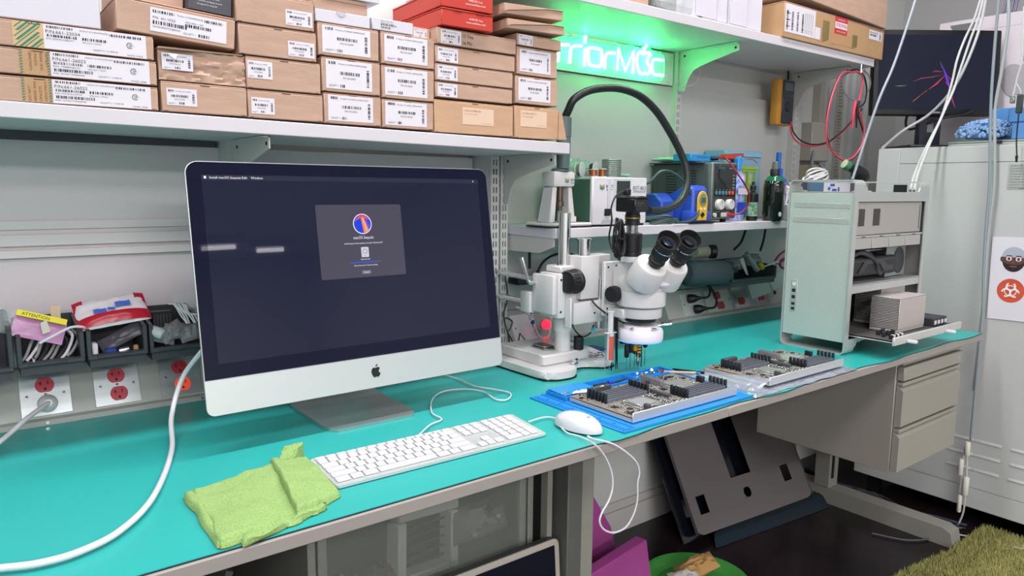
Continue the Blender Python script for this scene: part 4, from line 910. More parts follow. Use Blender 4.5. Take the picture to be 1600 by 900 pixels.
for h, names in ((.0095, ('F16','F17','F18','F19')), (U, ('','=','/','*')), (U, '789-'), (U, '456+'), (U, '123'), (U, '0.')):
    if len(names) == 4:
        for i in range(4): key(xp+U*(i+.5), y-h/2, U-G, h-G if h > .012 else h-.0022, names[i])
    elif len(names) == 3:
        for i in range(3): key(xp+U*(i+.5), y-h/2, U-G, h-G, names[i])
        key(xp+U*3.5, y-h, U-G, 2*h-G, '')
    else:
        key(xp+U, y-h/2, 2*U-G, h-G, '0'); key(xp+U*2.5, y-h/2, U-G, h-G, '.')
    y -= h
stuff(lg.build('key_legend', mat('legend_grey', '#9a98a2', .6), t, flat=True))
MB().tube(P['imac_cord'], .0017, n=8).build('keyboard_cable', WPLAS); tag(bpy.data.objects['keyboard_cable'], 'thin white cable looping on the mat between computer stand and keyboard', 'cable')

# ------------------------------------------------------------------ mouse
t = thing('mouse', (.952, .085, .76), 'white rounded wired mouse near the front edge of the mat', 'mouse')
TM = Matrix.Translation((.952, .085, .7612)) @ Matrix.Rotation(R(8), 4, 'Z')
def mf(top):
    def f(u, v):
        a = 2*PI*u; q = v*PI/2
        ex_ = .8
        cx = math.cos(a); cy = math.sin(a)
        r_ = math.sin(q)**.72
        z = math.cos(q)**.75
        hh = .0290 if top else .0
        x = .0305*cx*r_; y = .0565*cy*r_
        zz = .0035 + (hh*z*(1-.16*(y/.0565)**2+.05*(y/.0565)) if top else -.0022*z)
        return TM @ Vector((x, y, zz))
    return f
MB().grid(40, 14, mf(True)).grid(40, 4, mf(False)).build('mouse_shell', mat('mouse_white', '#d6d5da', .12, coat=.6), t, rd=True)
MB().ball(TM @ Vector((.000, -.026, .0292)), .0036).build('scroll_ball', mat('scroll_grey', '#a3a2a8', .3), t)
MB().tube(P['mouse_cable'], .0016, n=8).build('mouse_cable', WPLAS); tag(bpy.data.objects['mouse_cable'], 'thin white cable from the keyboard end running past the mouse', 'cable')
MB().tube(P['mouse_loop'], .0020, n=8).build('mouse_cable_loop', WPLAS); tag(bpy.data.objects['mouse_cable_loop'], 'white mouse cable hanging in a long loop over the bench edge', 'cable')

# ------------------------------------------------------------------ green microfibre cloth
CL = mat('lime_microfibre', '#8fb06a', .95, var=.16, vs=350, bump=1.0, bs=420)
def cloth(q, zt, seed, b, nu=34, nv=26, curl=()):
    q = [Vector((p[0], p[1], 0)) for p in q]
    def P2(u, v):
        p = q[0]*(1-u)*(1-v)+q[1]*u*(1-v)+q[2]*u*v+q[3]*(1-u)*v
        w = noise.noise(Vector((p.x*22+seed, p.y*22, 0)))*.004 + noise.noise(Vector((p.x*60+seed, p.y*60, 3)))*.0015
        e = min(u, 1-u, v, 1-v); p = p + Vector((noise.noise(Vector((u*4, v*4, seed)))*.006, noise.noise(Vector((u*4, v*4, seed+9)))*.006, 0))
        z = zt(u, v)+w
        return p, z, e
    def top(u, v):
        p, z, e = P2(u, v); k = min(1, e/.05); k = math.sqrt(max(0, 1-(1-k)**2)); return (p.x, p.y, .7612+(z)*max(.0, k)+.0008)
    def bot(u, v):
        p, z, e = P2(u, v); return (p.x, p.y, .7606)
    b.grid(nu, nv, top); b.grid(nu, nv, bot); return b
t = thing('microfibre_cloth', (.35, .12, .76), 'folded lime green microfibre cloth at the bench edge, touching the keyboard corner', 'cloth')
def fold(q, h0, hv, seed, nm):
    b = MB(); cloth(q, lambda u, v: h0(u, v), seed, b, 60, 46); return b.build(nm, CL, t, ang=80)
fold([(.240,.012),(.388,.030),(.402,.236),(.243,.205)], lambda u, v: .006+.005*v+.002*math.sin(u*7+v*2), 0, 1, 'lower_fold')
fold([(.243,.008),(.360,.020),(.395,.226),(.252,.200)], lambda u, v: .011+.005*v+.003*math.sin(u*6-v*3), 0, 2, 'middle_fold')
fold([(.352,.024),(.438,.066),(.452,.238),(.388,.242)], lambda u, v: .019+.006*math.sin(v*3)-.009*u, 0, 5, 'upper_fold')
fold([(.398,.214),(.418,.214),(.456,.258),(.420,.262)], lambda u, v: .020+.008*v, 0, 8, 'raised_corner')
fold([(.268,-.004),(.40,.036),(.41,.052),(.272,.014)], lambda u, v: .008+.002*math.sin(u*20), 0, 9, 'front_roll')
# ------------------------------------------------------------------ stereo microscope on its boom stand
t = thing('microscope_stand', (1.26, .5, .76), 'white heavy microscope stand base with chrome column and twin rods', 'microscope stand')
base = [(1.118,.64),(1.124,.42),(1.134,.392),(1.155,.378),(1.180,.374),(1.205,.376),(1.228,.388),(1.243,.412),(1.262,.432),(1.285,.440),(1.305,.432),(1.325,.410),(1.350,.398),(1.372,.402),(1.392,.425),(1.43,.56),(1.43,.64)]
sp = spline([(a, b_, 0) for a, b_ in base], 3)
MB().prism([(p.x, p.y) for p in sp], .7602, .7645, 'xy').build('rubber_foot', BLACKR, t)
MB().prism([((p.x-1.26)*.992+1.26, (p.y-.5)*.992+.5) for p in sp], .7648, .7825, 'xy', bev=.003).build('base_slab', WENAM, t)
up = [(1.160,.63),(1.162,.462)] + [(1.172-.010*math.cos(R(a)), .452-.010*math.sin(R(a))) for a in (20,50,80)] + [(1.312,.442),(1.330,.452),(1.336,.63)]
MB().prism(up, .7828, .811, 'xy', bev=.004).build('base_block', WENAM, t)
cc = (1.25, .47)
MB().lathe((*cc, .8112), (0,0,1), [(.021,0),(.021,.048),(.0225,.050),(.0245,.056),(.0245,.084),(.022,.090),(.0225,.092)], 28).build('post_collar', WENAM, t)
MB().cyl((*cc, .9035), (*cc, 1.171), .0158, n=32).build('column', CHROME, t)
MB().cyl((*cc, 1.171), (*cc, 1.173), .0165, n=32).build('column_cap', CHROME, t)
MB().box(1.200, 1.272, .432, .508, .905, 1.020, bev=.004, seg=2).build('carriage', WENAM, t)
MB().box(1.213, 1.265, .440, .500, 1.0205, 1.038, bev=.003).build('carriage_cap', WENAM, t)
MB().box(1.184, 1.1995, .436, .520, .915, 1.016, bev=.004, seg=2).build('side_block', WENAM, t)
MB().box(1.176, 1.1998, .5205, .560, .910, .966, bev=.004, seg=2).build('rod_block', WENAM, t)
for (x, z) in ((1.208, 1.005), (1.208, .922)): MB().cyl((x,.4322,z), (x,.4310,z), .003, n=12).build('screw', BLACKP, t)
MB().lathe((1.24,.4318,.998), (0,-1,0), [(.0085,0),(.0085,.0015),(.006,.002)], 18).build('screw', CHROME, t)
MB().cyl((1.192,.516,1.0), (1.2,.686,1.001), .0078).build('boom_rod', CHROME, t)
MB().cyl((1.192,.5605,.935), (1.2,.686,.934), .0078).build('boom_rod', CHROME, t)
lv = Vector((1.170,.51,.992))
MB().tube([lv+Vector((.014,-.0,0)), lv, lv+Vector((-.004,.002,.006))], .006, n=10, sub=3).build('lever_hub', CHROME, t)
MB().cyl(lv+Vector((-.004,.002,.004)), lv+Vector((-.006,.028,.060)), .0045, .0062, 12).build('clamp_lever', CHROME, t)
MB().ball(lv+Vector((-.006,.028,.060)), .0063).build('lever_end', CHROME, t)
MB().box(1.222, 1.2285, .410, .4318, .882, .960, bev=.002).build('arm_ear', WENAM, t)
ar = MB().box(1.232, 1.335, .405, .450, .890, .946, bev=.003, seg=2).build('cross_arm', WENAM, t)
MB().cyl((1.302,.4052,.915), (1.302,.4038,.915), .0028, n=12).build('screw', BLACKP, t)
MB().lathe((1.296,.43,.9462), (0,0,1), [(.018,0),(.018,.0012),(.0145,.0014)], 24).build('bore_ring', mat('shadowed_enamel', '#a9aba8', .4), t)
MB().cyl((1.345,.43,.868), (1.345,.43,1.0), .0145).build('focus_post', CHROME, t)
MB().cyl((1.29,.437,1.065), (1.29,.437,1.106), .0170, n=28).lathe((1.29,.437,1.103), (0,0,1), [(.0195,0),(.0195,.004),(.018,.005)], 28).build('drive_post', CHROME, t)
MB().box(1.259, 1.3225, .412, .466, .952, 1.064, bev=.003, seg=2).build('focus_block', WENAM, t)
MB().box(1.3230, 1.376, .425, .466, .952, 1.064, bev=.002).build('focus_block_side', WENAM, t)
for sx, y in ((1, .40),):
    k = MB(); c = Vector((1.2585, .425, 1.000)); ax = Vector((-1,-.12,0))
    k.lathe(c, ax, [(.0235,0),(.0315,.006),(.0325,.012),(.0315,.016),(.0295,.018),(.0285,.040),(.027,.044),(.018,.045)], 36)
    kn = k.build('focus_knob', BLACKP, t)
    b = MB(); u = ax.normalized().orthogonal().normalized(); v = ax.normalized().cross(u)
    for i in range(20):
        a = 2*PI*i/20; o_ = c + (u*math.cos(a)+v*math.sin(a))*.0290; d_ = ax.normalized()
        b.tube([o_+d_*.019, o_+d_*.038], .0016, n=5, smooth=False)
    stuff(b.build('knob_ridge', BLACKP, kn))
k = MB(); k.lathe((1.262,.466,1.022), (-.5,.85,0), [(.018,0),(.026,.004),(.0265,.02),(.024,.026)], 28).build('focus_knob', BLACKP, t)

t = thing('stereo_microscope', (1.396, .33, .845), 'white stereo microscope head with black eyepieces and white ring light', 'microscope')
HX, HY = 1.396, .33
MB().box(1.3235, 1.378, .3925, .4045, .905, 1.048, bev=.002).build('mount_plate', WENAM, t)
for (x, z) in ((1.335, 1.034), (1.365,1.036), (1.335,.925), (1.36,.923)): MB().cyl((x,.3923,z), (x,.391,z), .0028, n=12).build('screw', BLACKP, t)
MB().box(1.335, 1.385, .335, .392, .905, .930, bev=.003).build('mount_arm', WENAM, t)
MB().lathe((HX,HY,.908), (0,0,1), [(.0525,0),(.054,.003),(.054,.024),(.052,.026)], 44).build('body_collar', WENAM, t)
MB().lathe((HX,HY,.9345), (0,0,1), [(.055,0),(.0555,.0015)], 44).build('collar_gap', BLACKP, t)
MB().lathe((HX,HY,.9365), (0,0,1), [(.059,0),(.0625,.003),(.064,.040),(.0635,.042)], 44).build('lower_body', WENAM, t)
MB().lathe((HX,HY,.979), (0,0,1), [(.0625,0),(.0625,.022),(.057,.034),(.040,.046)], 44).build('body', WENAM, t)
MB().prism([(.393,.955),(.393,1.026),(.372,1.044),(.340,1.058),(.300,1.050),(.285,.99),(.30,.955)], HX-.046, HX+.040, 'yz', bev=.005).build('body_housing', WENAM, t)
dv = Vector((-.10,-.62,.78)).normalized()
for x, base_ in ((1.362, Vector((1.362,.296,1.008))), (1.432, Vector((1.432,.288,1.008)))):
    MB().lathe(base_, dv, [(.030,-.010),(.0435,-.006),(.0445,.0),(.0415,.050),(.0385,.055),(.030,.057)], 40).build('prism_housing', WENAM, t)
    q = base_ + dv*.0575 + Vector((.002,-.004,0))
    e = MB().lathe(q, dv, [(.0175,0),(.0180,.006),(.0215,.010),(.0215,.017),(.0190,.020),(.0215,.028),(.0225,.046),(.0205,.048),(.0205,.052),(.0235,.060)], 32).build('eyepiece', BLACKP, t)
    b = MB(); ax = dv; u = ax.orthogonal().normalized(); v = ax.cross(u)
    for i in range(22):
        a = 2*PI*i/22; o_ = q + (u*math.cos(a)+v*math.sin(a))*.0218; b.tube([o_+ax*.029, o_+ax*.044], .0012, n=5, smooth=False)
    stuff(b.build('grip_ridge', BLACKP, e))
    MB().lathe(q, dv, [(.0236,.0485),(.0238,.051)], 32, caps=False).build('silver_ring', CHROME, e)
    MB().lathe(q+dv*.058, dv+Vector((-.30,-.12,-.10)), [(.022,-.004),(.0245,.004),(.0265,.020),(.0285,.030),(.0270,.030),(.0240,.020),(.0215,.014),(.0175,.013),(.0145,.011)], 36).build('eyecup', BLACKR, e)
    MB().lathe(q+dv*.0735, dv, [(.0135,0),(.0135,.0008),(.001,.003)], 28).build('lens', mat('lens_glass', '#1a2530', .03, coat=1), e)
    MB().lathe(q+dv*.0738, dv, [(.0150,0),(.0150,.0015),(.0135,.0015)], 28, caps=False).build('lens_ring', CHROME, e)
MB().prism([(HX-.012,1.0),(HX+.018,1.0),(HX+.004,1.02)], .262, .268, 'xz').build('dark_gap', BLACKP, t)
MB().ball((HX+.012,.275,.998), .028, sz=.45).build('nose_bump', WENAM, t)
# zoom knob at left
c = Vector((1.338,.362,.968)); ax = Vector((-1,-.12,0))
k = MB().lathe(c, ax, [(.006,-.02),(.006,0),(.0195,.001),(.0205,.004),(.0205,.022),(.019,.026),(.013,.027)], 28).build('zoom_knob', BLACKP, t)
b = MB(); u = ax.normalized().orthogonal().normalized(); v = ax.normalized().cross(u)
for i in range(18): a = 2*PI*i/18; o_ = c + (u*math.cos(a)+v*math.sin(a))*.0204; b.tube([o_+ax.normalized()*.006, o_+ax.normalized()*.021], .0011, n=5, smooth=False)
stuff(b.build('knob_ridge', BLACKP, k))
b = MB(); 
for (u, v) in ((0,0),(.006,.002),(0,.006),(.007,.008)): b.box(1.349+u, 1.3525+u, .2845, .2852, .985+v, .9885+v)
stuff(b.build('zoom_mark', BLACKP, t))
MB().lathe((HX,HY,.8965), (0,0,1), [(.030,-.002),(.040,0),(.0435,.010)], 40).build('lens_cone', BLACKP, t)
RL = mat('ring_light_white', '#e6e2ea', .3)
r_ = MB().lathe((HX,HY,.846), (0,0,1), [(.050,0),(.0585,.002),(.0595,.006),(.0595,.026),(.056,.031),(.046,.032),(.0455,.040),(.041,.041)], 48).build('ring_light', RL, t)
MB().lathe((HX,HY,.8445), (0,0,1), [(.0565,0),(.0570,.0014)], 44).build('diffuser_ring', mat('ring_glow', '#7fb6ff', .4, emit='#6fb0ff', es=.9), r_)
for a in (200, 262, 330): q = Vector((math.cos(R(a)), math.sin(R(a)), 0)); MB().cyl(Vector((HX,HY,.8815))+q*.042, Vector((HX,HY,.8835))+q*.062, .003, n=10).build('thumbscrew', CHROME, r_)
MB().cyl((HX+.058,HY-.01,.878), (HX+.088,HY-.03,.882), .0036, n=10).build('thumbscrew', CHROME, r_)
# trinocular tube, adapters
TX, TY = 1.362, .338
MB().cyl((TX,TY,1.052), (TX,TY,1.066), .0265, n=32).build('port_base', WENAM, t)
MB().lathe((TX,TY,1.0665), (0,0,1), [(.025,0),(.0255,.006),(.0245,.009),(.0245,.012),(.0265,.013),(.0265,.056),(.0245,.058)], 36).build('camera_tube', BLACKP, t)
MB().lathe((TX,TY,1.1248), (0,0,1), [(.0165,0),(.0165,.003),(.0145,.004),(.0145,.020)], 32).build('metal_neck', mat('satin_steel', '#9fa3a2', .3, metal=1), t)
MB().lathe((TX,TY,1.145), (0,0,1), [(.019,0),(.019,.010),(.0178,.011),(.0178,.013),(.0195,.014),(.0195,.026),(.018,.027),(.018,.033)], 32).build('adapter_ring', BLACKP, t)
MB().lathe((TX,TY,1.1615), (0,0,1), [(.01975,0),(.01975,.003)], 32, caps=False).build('gold_ring', mat('brass_ring', '#a88a3c', .4, metal=.8), t)
TCm = Matrix.Translation((TX-.004, TY, 1.1785)) @ Matrix.Rotation(R(4), 4, 'Z')
c = thing('microscope_camera', (TX, TY, 1.1785), 'black cube camera on top of the microscope tube', 'camera')
MB(TCm).box(-.029, .026, -.034, .030, 0, .034, bev=.003).build('camera_body', mat('camera_black', '#16191b', .3), c)
MB(TCm).prism([(-.029,.0342),(.026,.0342),(.024,.038),(.0,.0405),(-.027,.038)], -.034, .030, 'xz', bev=.001).build('top_cover', mat('camera_top', '#1e2423', .25), c)
b = MB(TCm)
b.text('DIGITAL CAMERA', .0045, (-.020, -.0344, .021), width=.024); b.text('4K  USB', .0035, (-.020, -.0344, .0155), width=.014); stuff(b.build('print', INKG, c, flat=True))
MB().tube(P['loop_cam'], .0021, n=8).build('camera_cord', BLACKP, c)
MB().box(1.335, 1.352, .335, .350, 1.2195, 1.236, bev=.002).build('cord_plug', BLACKP, c)
for i in range(8):
    a = .0050+.0016*i; ph = i*.9; cx_ = 1.303+.004*math.sin(ph); pts = []
    for k in range(14):
        q = 2*PI*k/14; pts.append((cx_+a*math.cos(q)*.95, .330+.012*math.sin(q+ph)*.6-.004*i*.3, 1.112+.052*math.sin(q)*(1-.03*i)))
    MB().tube(pts, .0023, n=7, sub=3, closed=True).build('coiled_cord', BLACKP, c)
MB().tube([(1.291,.318,1.115),(1.303,.314,1.112),(1.316,.318,1.116)], .0032, n=6).build('cord_tie', BLACKP, c)

# items hanging below the ring light from a small magnet bar
t = thing('magnetic_holder', (1.40,.352,.836), 'dark magnetic bar under the ring light holding the small tools', 'holder')
MB().box(1.348, 1.452, .348, .356, .836, .8438, bev=.001).build('magnet_bar', BLACKP, t)
YEL = mat('yellow_print', '#e8dc2c'); ORG = mat('orange_print', '#e0a030', .4)
def screwdriver(x, zt, zh, zb, kind, label):
    t = thing('precision_screwdriver', (x, .345, zb), label, 'screwdriver', 'small screwdrivers hanging under the ring light')
    y = .3415; L_ = zt-zh
    if kind == 'plain':
        MB().lathe((x,y,zh), (0,0,1), [(.004,0),(.0064,.003),(.0066,L_*.7),(.0055,L_)], 14).build('handle', BLACKP, t)
    else:
        MB().lathe((x,y,zh), (0,0,1), [(.0045,0),(.0070,.004),(.0056,L_*.3),(.0064,L_*.55),(.006,L_)], 14).build('handle', BLACKP, t)
        for k in range(3): MB().lathe((x,y,zh+L_*(.32+.2*k)), (0,0,1), [(.0066,0),(.0069,.002),(.0066,.005)], 14, caps=False).build('yellow_band', ORG, t)
    MB().cyl((x,y,zb), (x,y,zh), .0011, n=8).build('shaft', CHROME, t)
screwdriver(1.360, .835, .800, .7665, 'plain', 'black handled small screwdriver, leftmost and hanging lowest of the set')
screwdriver(1.374, .835, .811, .7660, 'plain', 'black handled small screwdriver, second from the left')
screwdriver(1.3905, .835, .806, .770, 'band', 'yellow banded small screwdriver holding a steel bit, third from the left')
screwdriver(1.405, .835, .794, .768, 'band', 'yellow banded small screwdriver, right of the one with the steel bit')
screwdriver(1.4305, .835, .818, .768, 'plain', 'black handled small screwdriver, rightmost of the set')
t = thing('bit_holder', (1.3905,.3415,.77), 'steel pointed bit holder on the middle screwdriver', 'tool')
MB().lathe((1.3905,.330,.772), (0,0,1), [(.0006,0),(.0018,.004),(.0045,.008),(.0048,.020),(.0025,.026),(.0025,.036)], 14).build('bit_body', mat('satin_steel'), t)
tag(MB().tube([(1.4165,.343,.836),(1.418,.342,.80),(1.4165,.341,.768)], .0016, n=6).build('thin_probe', BLACKP), 'thin black probe between the screwdrivers under the ring light', 'probe')
# syringe
t = thing('flux_syringe', (1.31, .345, .77), 'clear flux syringe with a red label hanging beside the microscope arm', 'syringe')
SYC = mat('syringe_clear', '#dfe3e4', .15, alpha=.75)
sxy = (1.3085, .352)
MB().lathe((*sxy,.785), (0,0,1), [(.0022,0),(.0045,.006),(.0085,.012),(.0092,.016),(.0092,.082),(.0092,.084)], 18).build('barrel', SYC, t)
MB().box(sxy[0]-.0165, sxy[0]+.0165, sxy[1]-.008, sxy[1]+.008, .8692, .8715, bev=.001).build('finger_flange', SYC, t)
MB().lathe((*sxy,.8716), (0,0,1), [(.0072,0),(.0072,.052),(.0095,.0525),(.0095,.0555)], 16).build('plunger', SYC, t)
MB().lathe((*sxy,.800), (0,0,1), [(.0075,0),(.0082,.002),(.0082,.026)], 16).build('flux_paste', mat('grey_flux', '#83868a', .4), t)
b = MB(); 
b.grid(8, 1, lambda u, v: (sxy[0]+.0096*math.cos(R(-150+115*u)), sxy[1]+.0096*math.sin(R(-150+115*u)), .800+.062*v)); b.build('red_label', mat('red_label', '#cc5544', .5), t)
MB().cyl((*sxy,.768), (*sxy,.785), .0012, n=8).build('needle', CHROME, t)
tag(MB().tube([(1.300,.36,.925),(1.3015,.362,.84),(1.301,.36,.764)], .0008, n=5).build('thin_wire', mat('cable_grey')), 'very thin grey wire hanging left of the syringe', 'wire')
# tweezers
for i, (xa, xb, xt) in enumerate(((1.327, 1.324, 1.326), (1.338, 1.338, 1.343))):
    t = thing('tweezers', (xa, .36, .765), ('black tweezers hanging right beside the syringe', 'black tweezers with spread tips, second from the syringe')[i], 'tweezers', 'black tweezers hanging by the syringe')
    MB().hexa([(xt-.0006-.002*i,.3600,.7655),(xt+.0006-.002*i,.3600,.7655),(xt+.0006-.002*i,.3615,.7655),(xt-.0006-.002*i,.3615,.7655),(xa-.005,.356,.905),(xa+.003,.356,.905),(xa+.003,.3605,.905),(xa-.005,.3605,.905)]).build('tweezer_arm', BLACKP, t)
    MB().hexa([(xt+.006*i+.001,.3630,.7655),(xt+.006*i+.0022,.3630,.7655),(xt+.006*i+.0022,.3645,.7655),(xt+.006*i+.001,.3645,.7655),(xa-.003,.3608,.905),(xa+.005,.3608,.905),(xa+.005,.3655,.905),(xa-.003,.3655,.905)]).build('tweezer_arm', BLACKP, t)
tag(MB().tube([(1.285,.40,.952),(1.295,.39,.935),(1.325,.375,.910),(1.355,.36,.893),(1.385,.372,.884)], .0024, n=8).build('ring_light_cord', BLACKP), 'black cord running from the focus block to the ring light', 'cord')
tag(MB().tube([(1.27,.46,.90),(1.275,.455,.87),(1.30,.45,.845),(1.325,.445,.850),(1.335,.44,.875)], .0020, n=8).build('drooping_cord', BLACKP), 'black cord drooping below the cross arm of the stand', 'cord')
tag(MB().cyl((1.325,.428,.868), (1.310,.420,.862), .0045, n=14).build('cyan_pointer', mat('cyan_plastic', '#3fb6cc', .3)), 'small cyan tube end under the cross arm', 'part')
# items on the base
t = thing('black_cup', (1.30, .475, .8112), 'small black cylinder standing on the stand base beside the post', 'cup')
MB().lathe((1.292,.452,.8112), (0,0,1), [(.0130,0),(.0135,.003),(.0135,.034),(.0115,.034),(.0110,.006)], 24).build('cup_wall', BLACKP, t)
t = thing('metal_plate', (1.225,.52,.811), 'small engraved steel block lying on the stand base left of the post', 'plate')
MB().box(1.205, 1.243, .488, .545, .8112, .8150, bev=.001).build('plate_lower', mat('satin_steel'), t)
MB().box(1.210, 1.243, .495, .545, .8152, .820, bev=.001).build('plate_upper', mat('satin_steel'), t)
t = thing('metal_clip', (1.265,.405,.783), 'small chrome clamp at the front of the stand base', 'clip')
MB().box(1.238, 1.256, .412, .428, .783, .789, bev=.001).build('clip_body', CHROME, t)
MB().cyl((1.240,.410,.7935), (1.256,.420,.7935), .0045, n=12).build('clip_roll', CHROME, t)
t = thing('metal_scraps', (1.35,.45,.783), 'small pile of metal shields on the right of the stand base', 'metal parts')
for i, (x, y, a) in enumerate(((1.345,.45,20),(1.36,.44,-30),(1.375,.455,50),(1.355,.465,75))):
    MB(Matrix.Translation((x,y,.7832+.002*i)) @ rotm(4*i,3,a)).box(-.012,.012,-.007,.007,0,.002,bev=.0005).build('shield', CHROME, t)
t = thing('blue_card', (1.43,.53,.76), 'dark blue card lying on the mat behind the stand base', 'card')
MB().box(1.435, 1.52, .56, .63, .7603, .7615, bev=.0003).build('card_sheet', mat('navy_card', '#28489c', .4), t)

# cables and small things on the raceway behind the stand
FRAME = Matrix.Translation((.058, 0, -.050))
lamp = thing('red_switch_light', (1.345,.70,.85), 'glowing round red switch light on a white cord', 'lamp')
MB().cyl((1.345,.728,.872), (1.337,.708,.876), .0135, n=24).build('lamp_body', mat('grey_film'), lamp)
MB().lathe((1.337,.708,.876), (-.35,-.9,.2), [(.0145,0),(.0145,.003),(.010,.006)], 24).build('lamp_lens', mat('red_glow', '#ff2030', .3, emit='#ff1830', es=3.2), lamp)
MB().tube([(1.355,.72,.93),(1.356,.71,.90),(1.345,.70,.85),(1.325,.70,.835),(1.30,.70,.85),(1.28,.71,.90),(1.262,.72,.925),(1.24,.735,.935)], .0035, n=8).build('lamp_cord', mat('cable_white'), lamp)
FRAME = None
tag(MB().tube([(1.236,.70,.83),(1.25,.69,.80),(1.262,.68,.768),(1.28,.69,.815),(1.30,.685,.79),(1.33,.68,.764)], .0022, n=7, sub=3, smooth=False).build('zigzag_cord', BLACKP), 'black cord bent in a zigzag behind the stand base', 'cord')
tag(MB().tube([(1.215,.68,1.0),(1.222,.675,.93),(1.205,.67,.88),(1.212,.66,.835),(1.228,.66,.86),(1.205,.665,.87),(1.222,.67,.82),(1.235,.68,.79)], .0025, n=7).build('tangled_cord', DARKG), 'dark cord tangled in front of the slotted uprights', 'cord')
FRAME = Matrix.Translation((.038, 0, -.030))
tg = thing('cable_tag', (1.305,.70,.87), 'white printed tag with a blue tie hanging beside the red light', 'tag')
MB().box(1.294, 1.310, .712, .7135, .876, .902).build('tag_sheet', WHITEP, tg)
stuff(MB().box(1.297,1.307,.7113,.7119,.894,.896).box(1.297,1.305,.7113,.7119,.888,.890).box(1.297,1.307,.7113,.7119,.882,.884).build('print', INK, tg, flat=True))
MB().lathe((1.3045,.708,.862), (0,0,1), [(.004,0),(.0065,.006),(.0045,.014)], 12).build('blue_tie', mat('blue_tie', '#2456b0', .4), tg)
FRAME = None
tag(MB().tube(P['arc_cab'], .004, n=8).build('black_cord_arc', BLACKP), 'black cord arching behind the chrome column', 'cord')
tag(MB().tube([(1.335,.72,1.10),(1.333,.715,1.05),(1.33,.71,1.0)], .0042, n=8).build('black_cord_drop', BLACKP), 'black cord dropping straight behind the stand column', 'cord')
tag(MB().box(1.28, 1.72, .70, .75, .955, .975, bev=.003).build('power_bar', BLACKP), 'black bar behind the stand above the raceway', 'power bar')

# ------------------------------------------------------------------ arch stand with grey arm on the instrument shelf
SZ = 1.1372
FRAME = Matrix.Translation((0, .0408, -.0550)) @ Matrix.Scale(1.044, 4)   # instruments stand in one frame: shelf top level and their true size
t = thing('flexible_arm_stand', (1.22, .46, SZ), 'white arch-shaped stand on the shelf carrying a thick grey post and black flexible arm', 'stand')
MB().prism([(1.178,.46),(1.190,.434),(1.312,.434),(1.3155,.44),(1.3155,.54),(1.178,.54)], SZ, SZ+.003, 'xy').build('base_foot', BLACKR, t)
MB().prism([(1.178,.46),(1.190,.434),(1.312,.434),(1.3155,.44),(1.3155,.54),(1.178,.54)], SZ+.0032, SZ+.012, 'xy', bev=.003).build('base_plate', WENAM, t)
AX, AY = 1.224, .462
MB().hexa([(1.180,.45,SZ+.0122),(1.20,.45,SZ+.0122),(1.20,.50,SZ+.0122),(1.180,.50,SZ+.0122),(1.192,.45,1.240),(1.206,.45,1.240),(1.206,.49,1.240),(1.192,.49,1.240)], bev=.003).build('arch_leg', WENAM, t)
MB().hexa([(1.247,.45,SZ+.0122),(1.270,.45,SZ+.0122),(1.270,.50,SZ+.0122),(1.247,.50,SZ+.0122),(1.244,.45,1.240),(1.256,.45,1.240),(1.256,.49,1.240),(1.244,.49,1.240)], bev=.003).build('arch_leg', WENAM, t)
MB().box(AX-.036, AX+.036, .443, .495, 1.240, 1.279, bev=.007, seg=2).build('arch_head', WENAM, t)
MB().lathe((AX,AY,1.279), (0,0,1), [(.023,0),(.023,.004),(.019,.007)], 28).build('post_flange', mat('slate_grey', '#5b6a6c', .4), t)
MB().lathe((AX,.452,1.286), (0,0,1), [(.0155,0),(.0185,.05),(.0180,.078),(.0195,.079),(.0195,.125),(.0175,.127)], 28).build('grey_post', mat('slate_grey'), t)
MB().lathe((AX,AY,1.190), (0,0,1), [(.006,-.01),(.006,0),(.011,.001),(.011,.014),(.0085,.016),(.0085,.05)], 20).build('nozzle', mat('bronze_nozzle', '#6e5f50', .3, metal=.8), t)
MB().box(1.258, 1.275, .452, .47, SZ+.0122, 1.165, bev=.002).build('rear_tab', WENAM, t)
MB().tube([(1.224,.452,1.405)]+P['goose'][1:], .0100, n=16, sub=8).build('flexible_arm', mat('black_hose', '#1c2423', .28, bump=.3, bs=400), t)
def logo_best(b_, c_, x, y, z, s, par):
    """stacked chevron emblem with wordmark"""
    for i, cl in enumerate(('#d99b2c', '#2c8a5e', '#23606a')):
        zz = z+s*(.62-.26*i)
        MB().prism([(x-s*.5,zz+s*.18),(x-s*.5,zz+s*.34),(x,zz+s*.14),(x+s*.5,zz+s*.34),(x+s*.5,zz+s*.18),(x,zz-s*.05)], y-.0004, y, 'xz').build('logo_mark', mat('logo_'+cl[1:], cl, .5), par)
    b = MB(); b.text('BEST', s*.62, (x+s*.85, y-.0005, z+s*.42), width=s*1.6); b.text('BST', s*.34, (x+s*.95, y-.0005, z-s*.02), width=s*1.4); stuff(b.build('logo_text', mat('logo_ink', '#31474c', .5), par, flat=True))
logo_best(None, None, 1.231, .4428, 1.249, .014, t)

# ------------------------------------------------------------------ rework station
t = thing('rework_station', (1.42, .5, SZ), 'white-fronted green-sided rework station with BST-863 on its face', 'soldering station')
GS = mat('green_grey_metal', '#3e6454', .45)
MB().box(1.3205, 1.521, .452, .62, SZ+.006, 1.262, bev=.002).build('case', GS, t)
MB().box(1.318, 1.526, .440, .4515, SZ+.005, 1.267, bev=.003).build('front_panel', WPLAS, t)
for x in (1.335, 1.50): MB().box(x-.01, x+.01, .45, .47, SZ, SZ+.0055).build('foot', BLACKR, t)
MB().box(1.334, 1.526, .449, .46, SZ, SZ+.0045).build('dark_plinth', BLACKR, t)
MB().box(1.3725, 1.384, .4385, .4398, 1.18, 1.262, bev=.0005).build('groove', mat('panel_groove', '#c9c8d2', .4), t)
MB().box(1.405, 1.457, .4380, .4398, 1.196, 1.258, bev=.001).build('display', mat('lcd_dark', '#2c3635', .15), t)
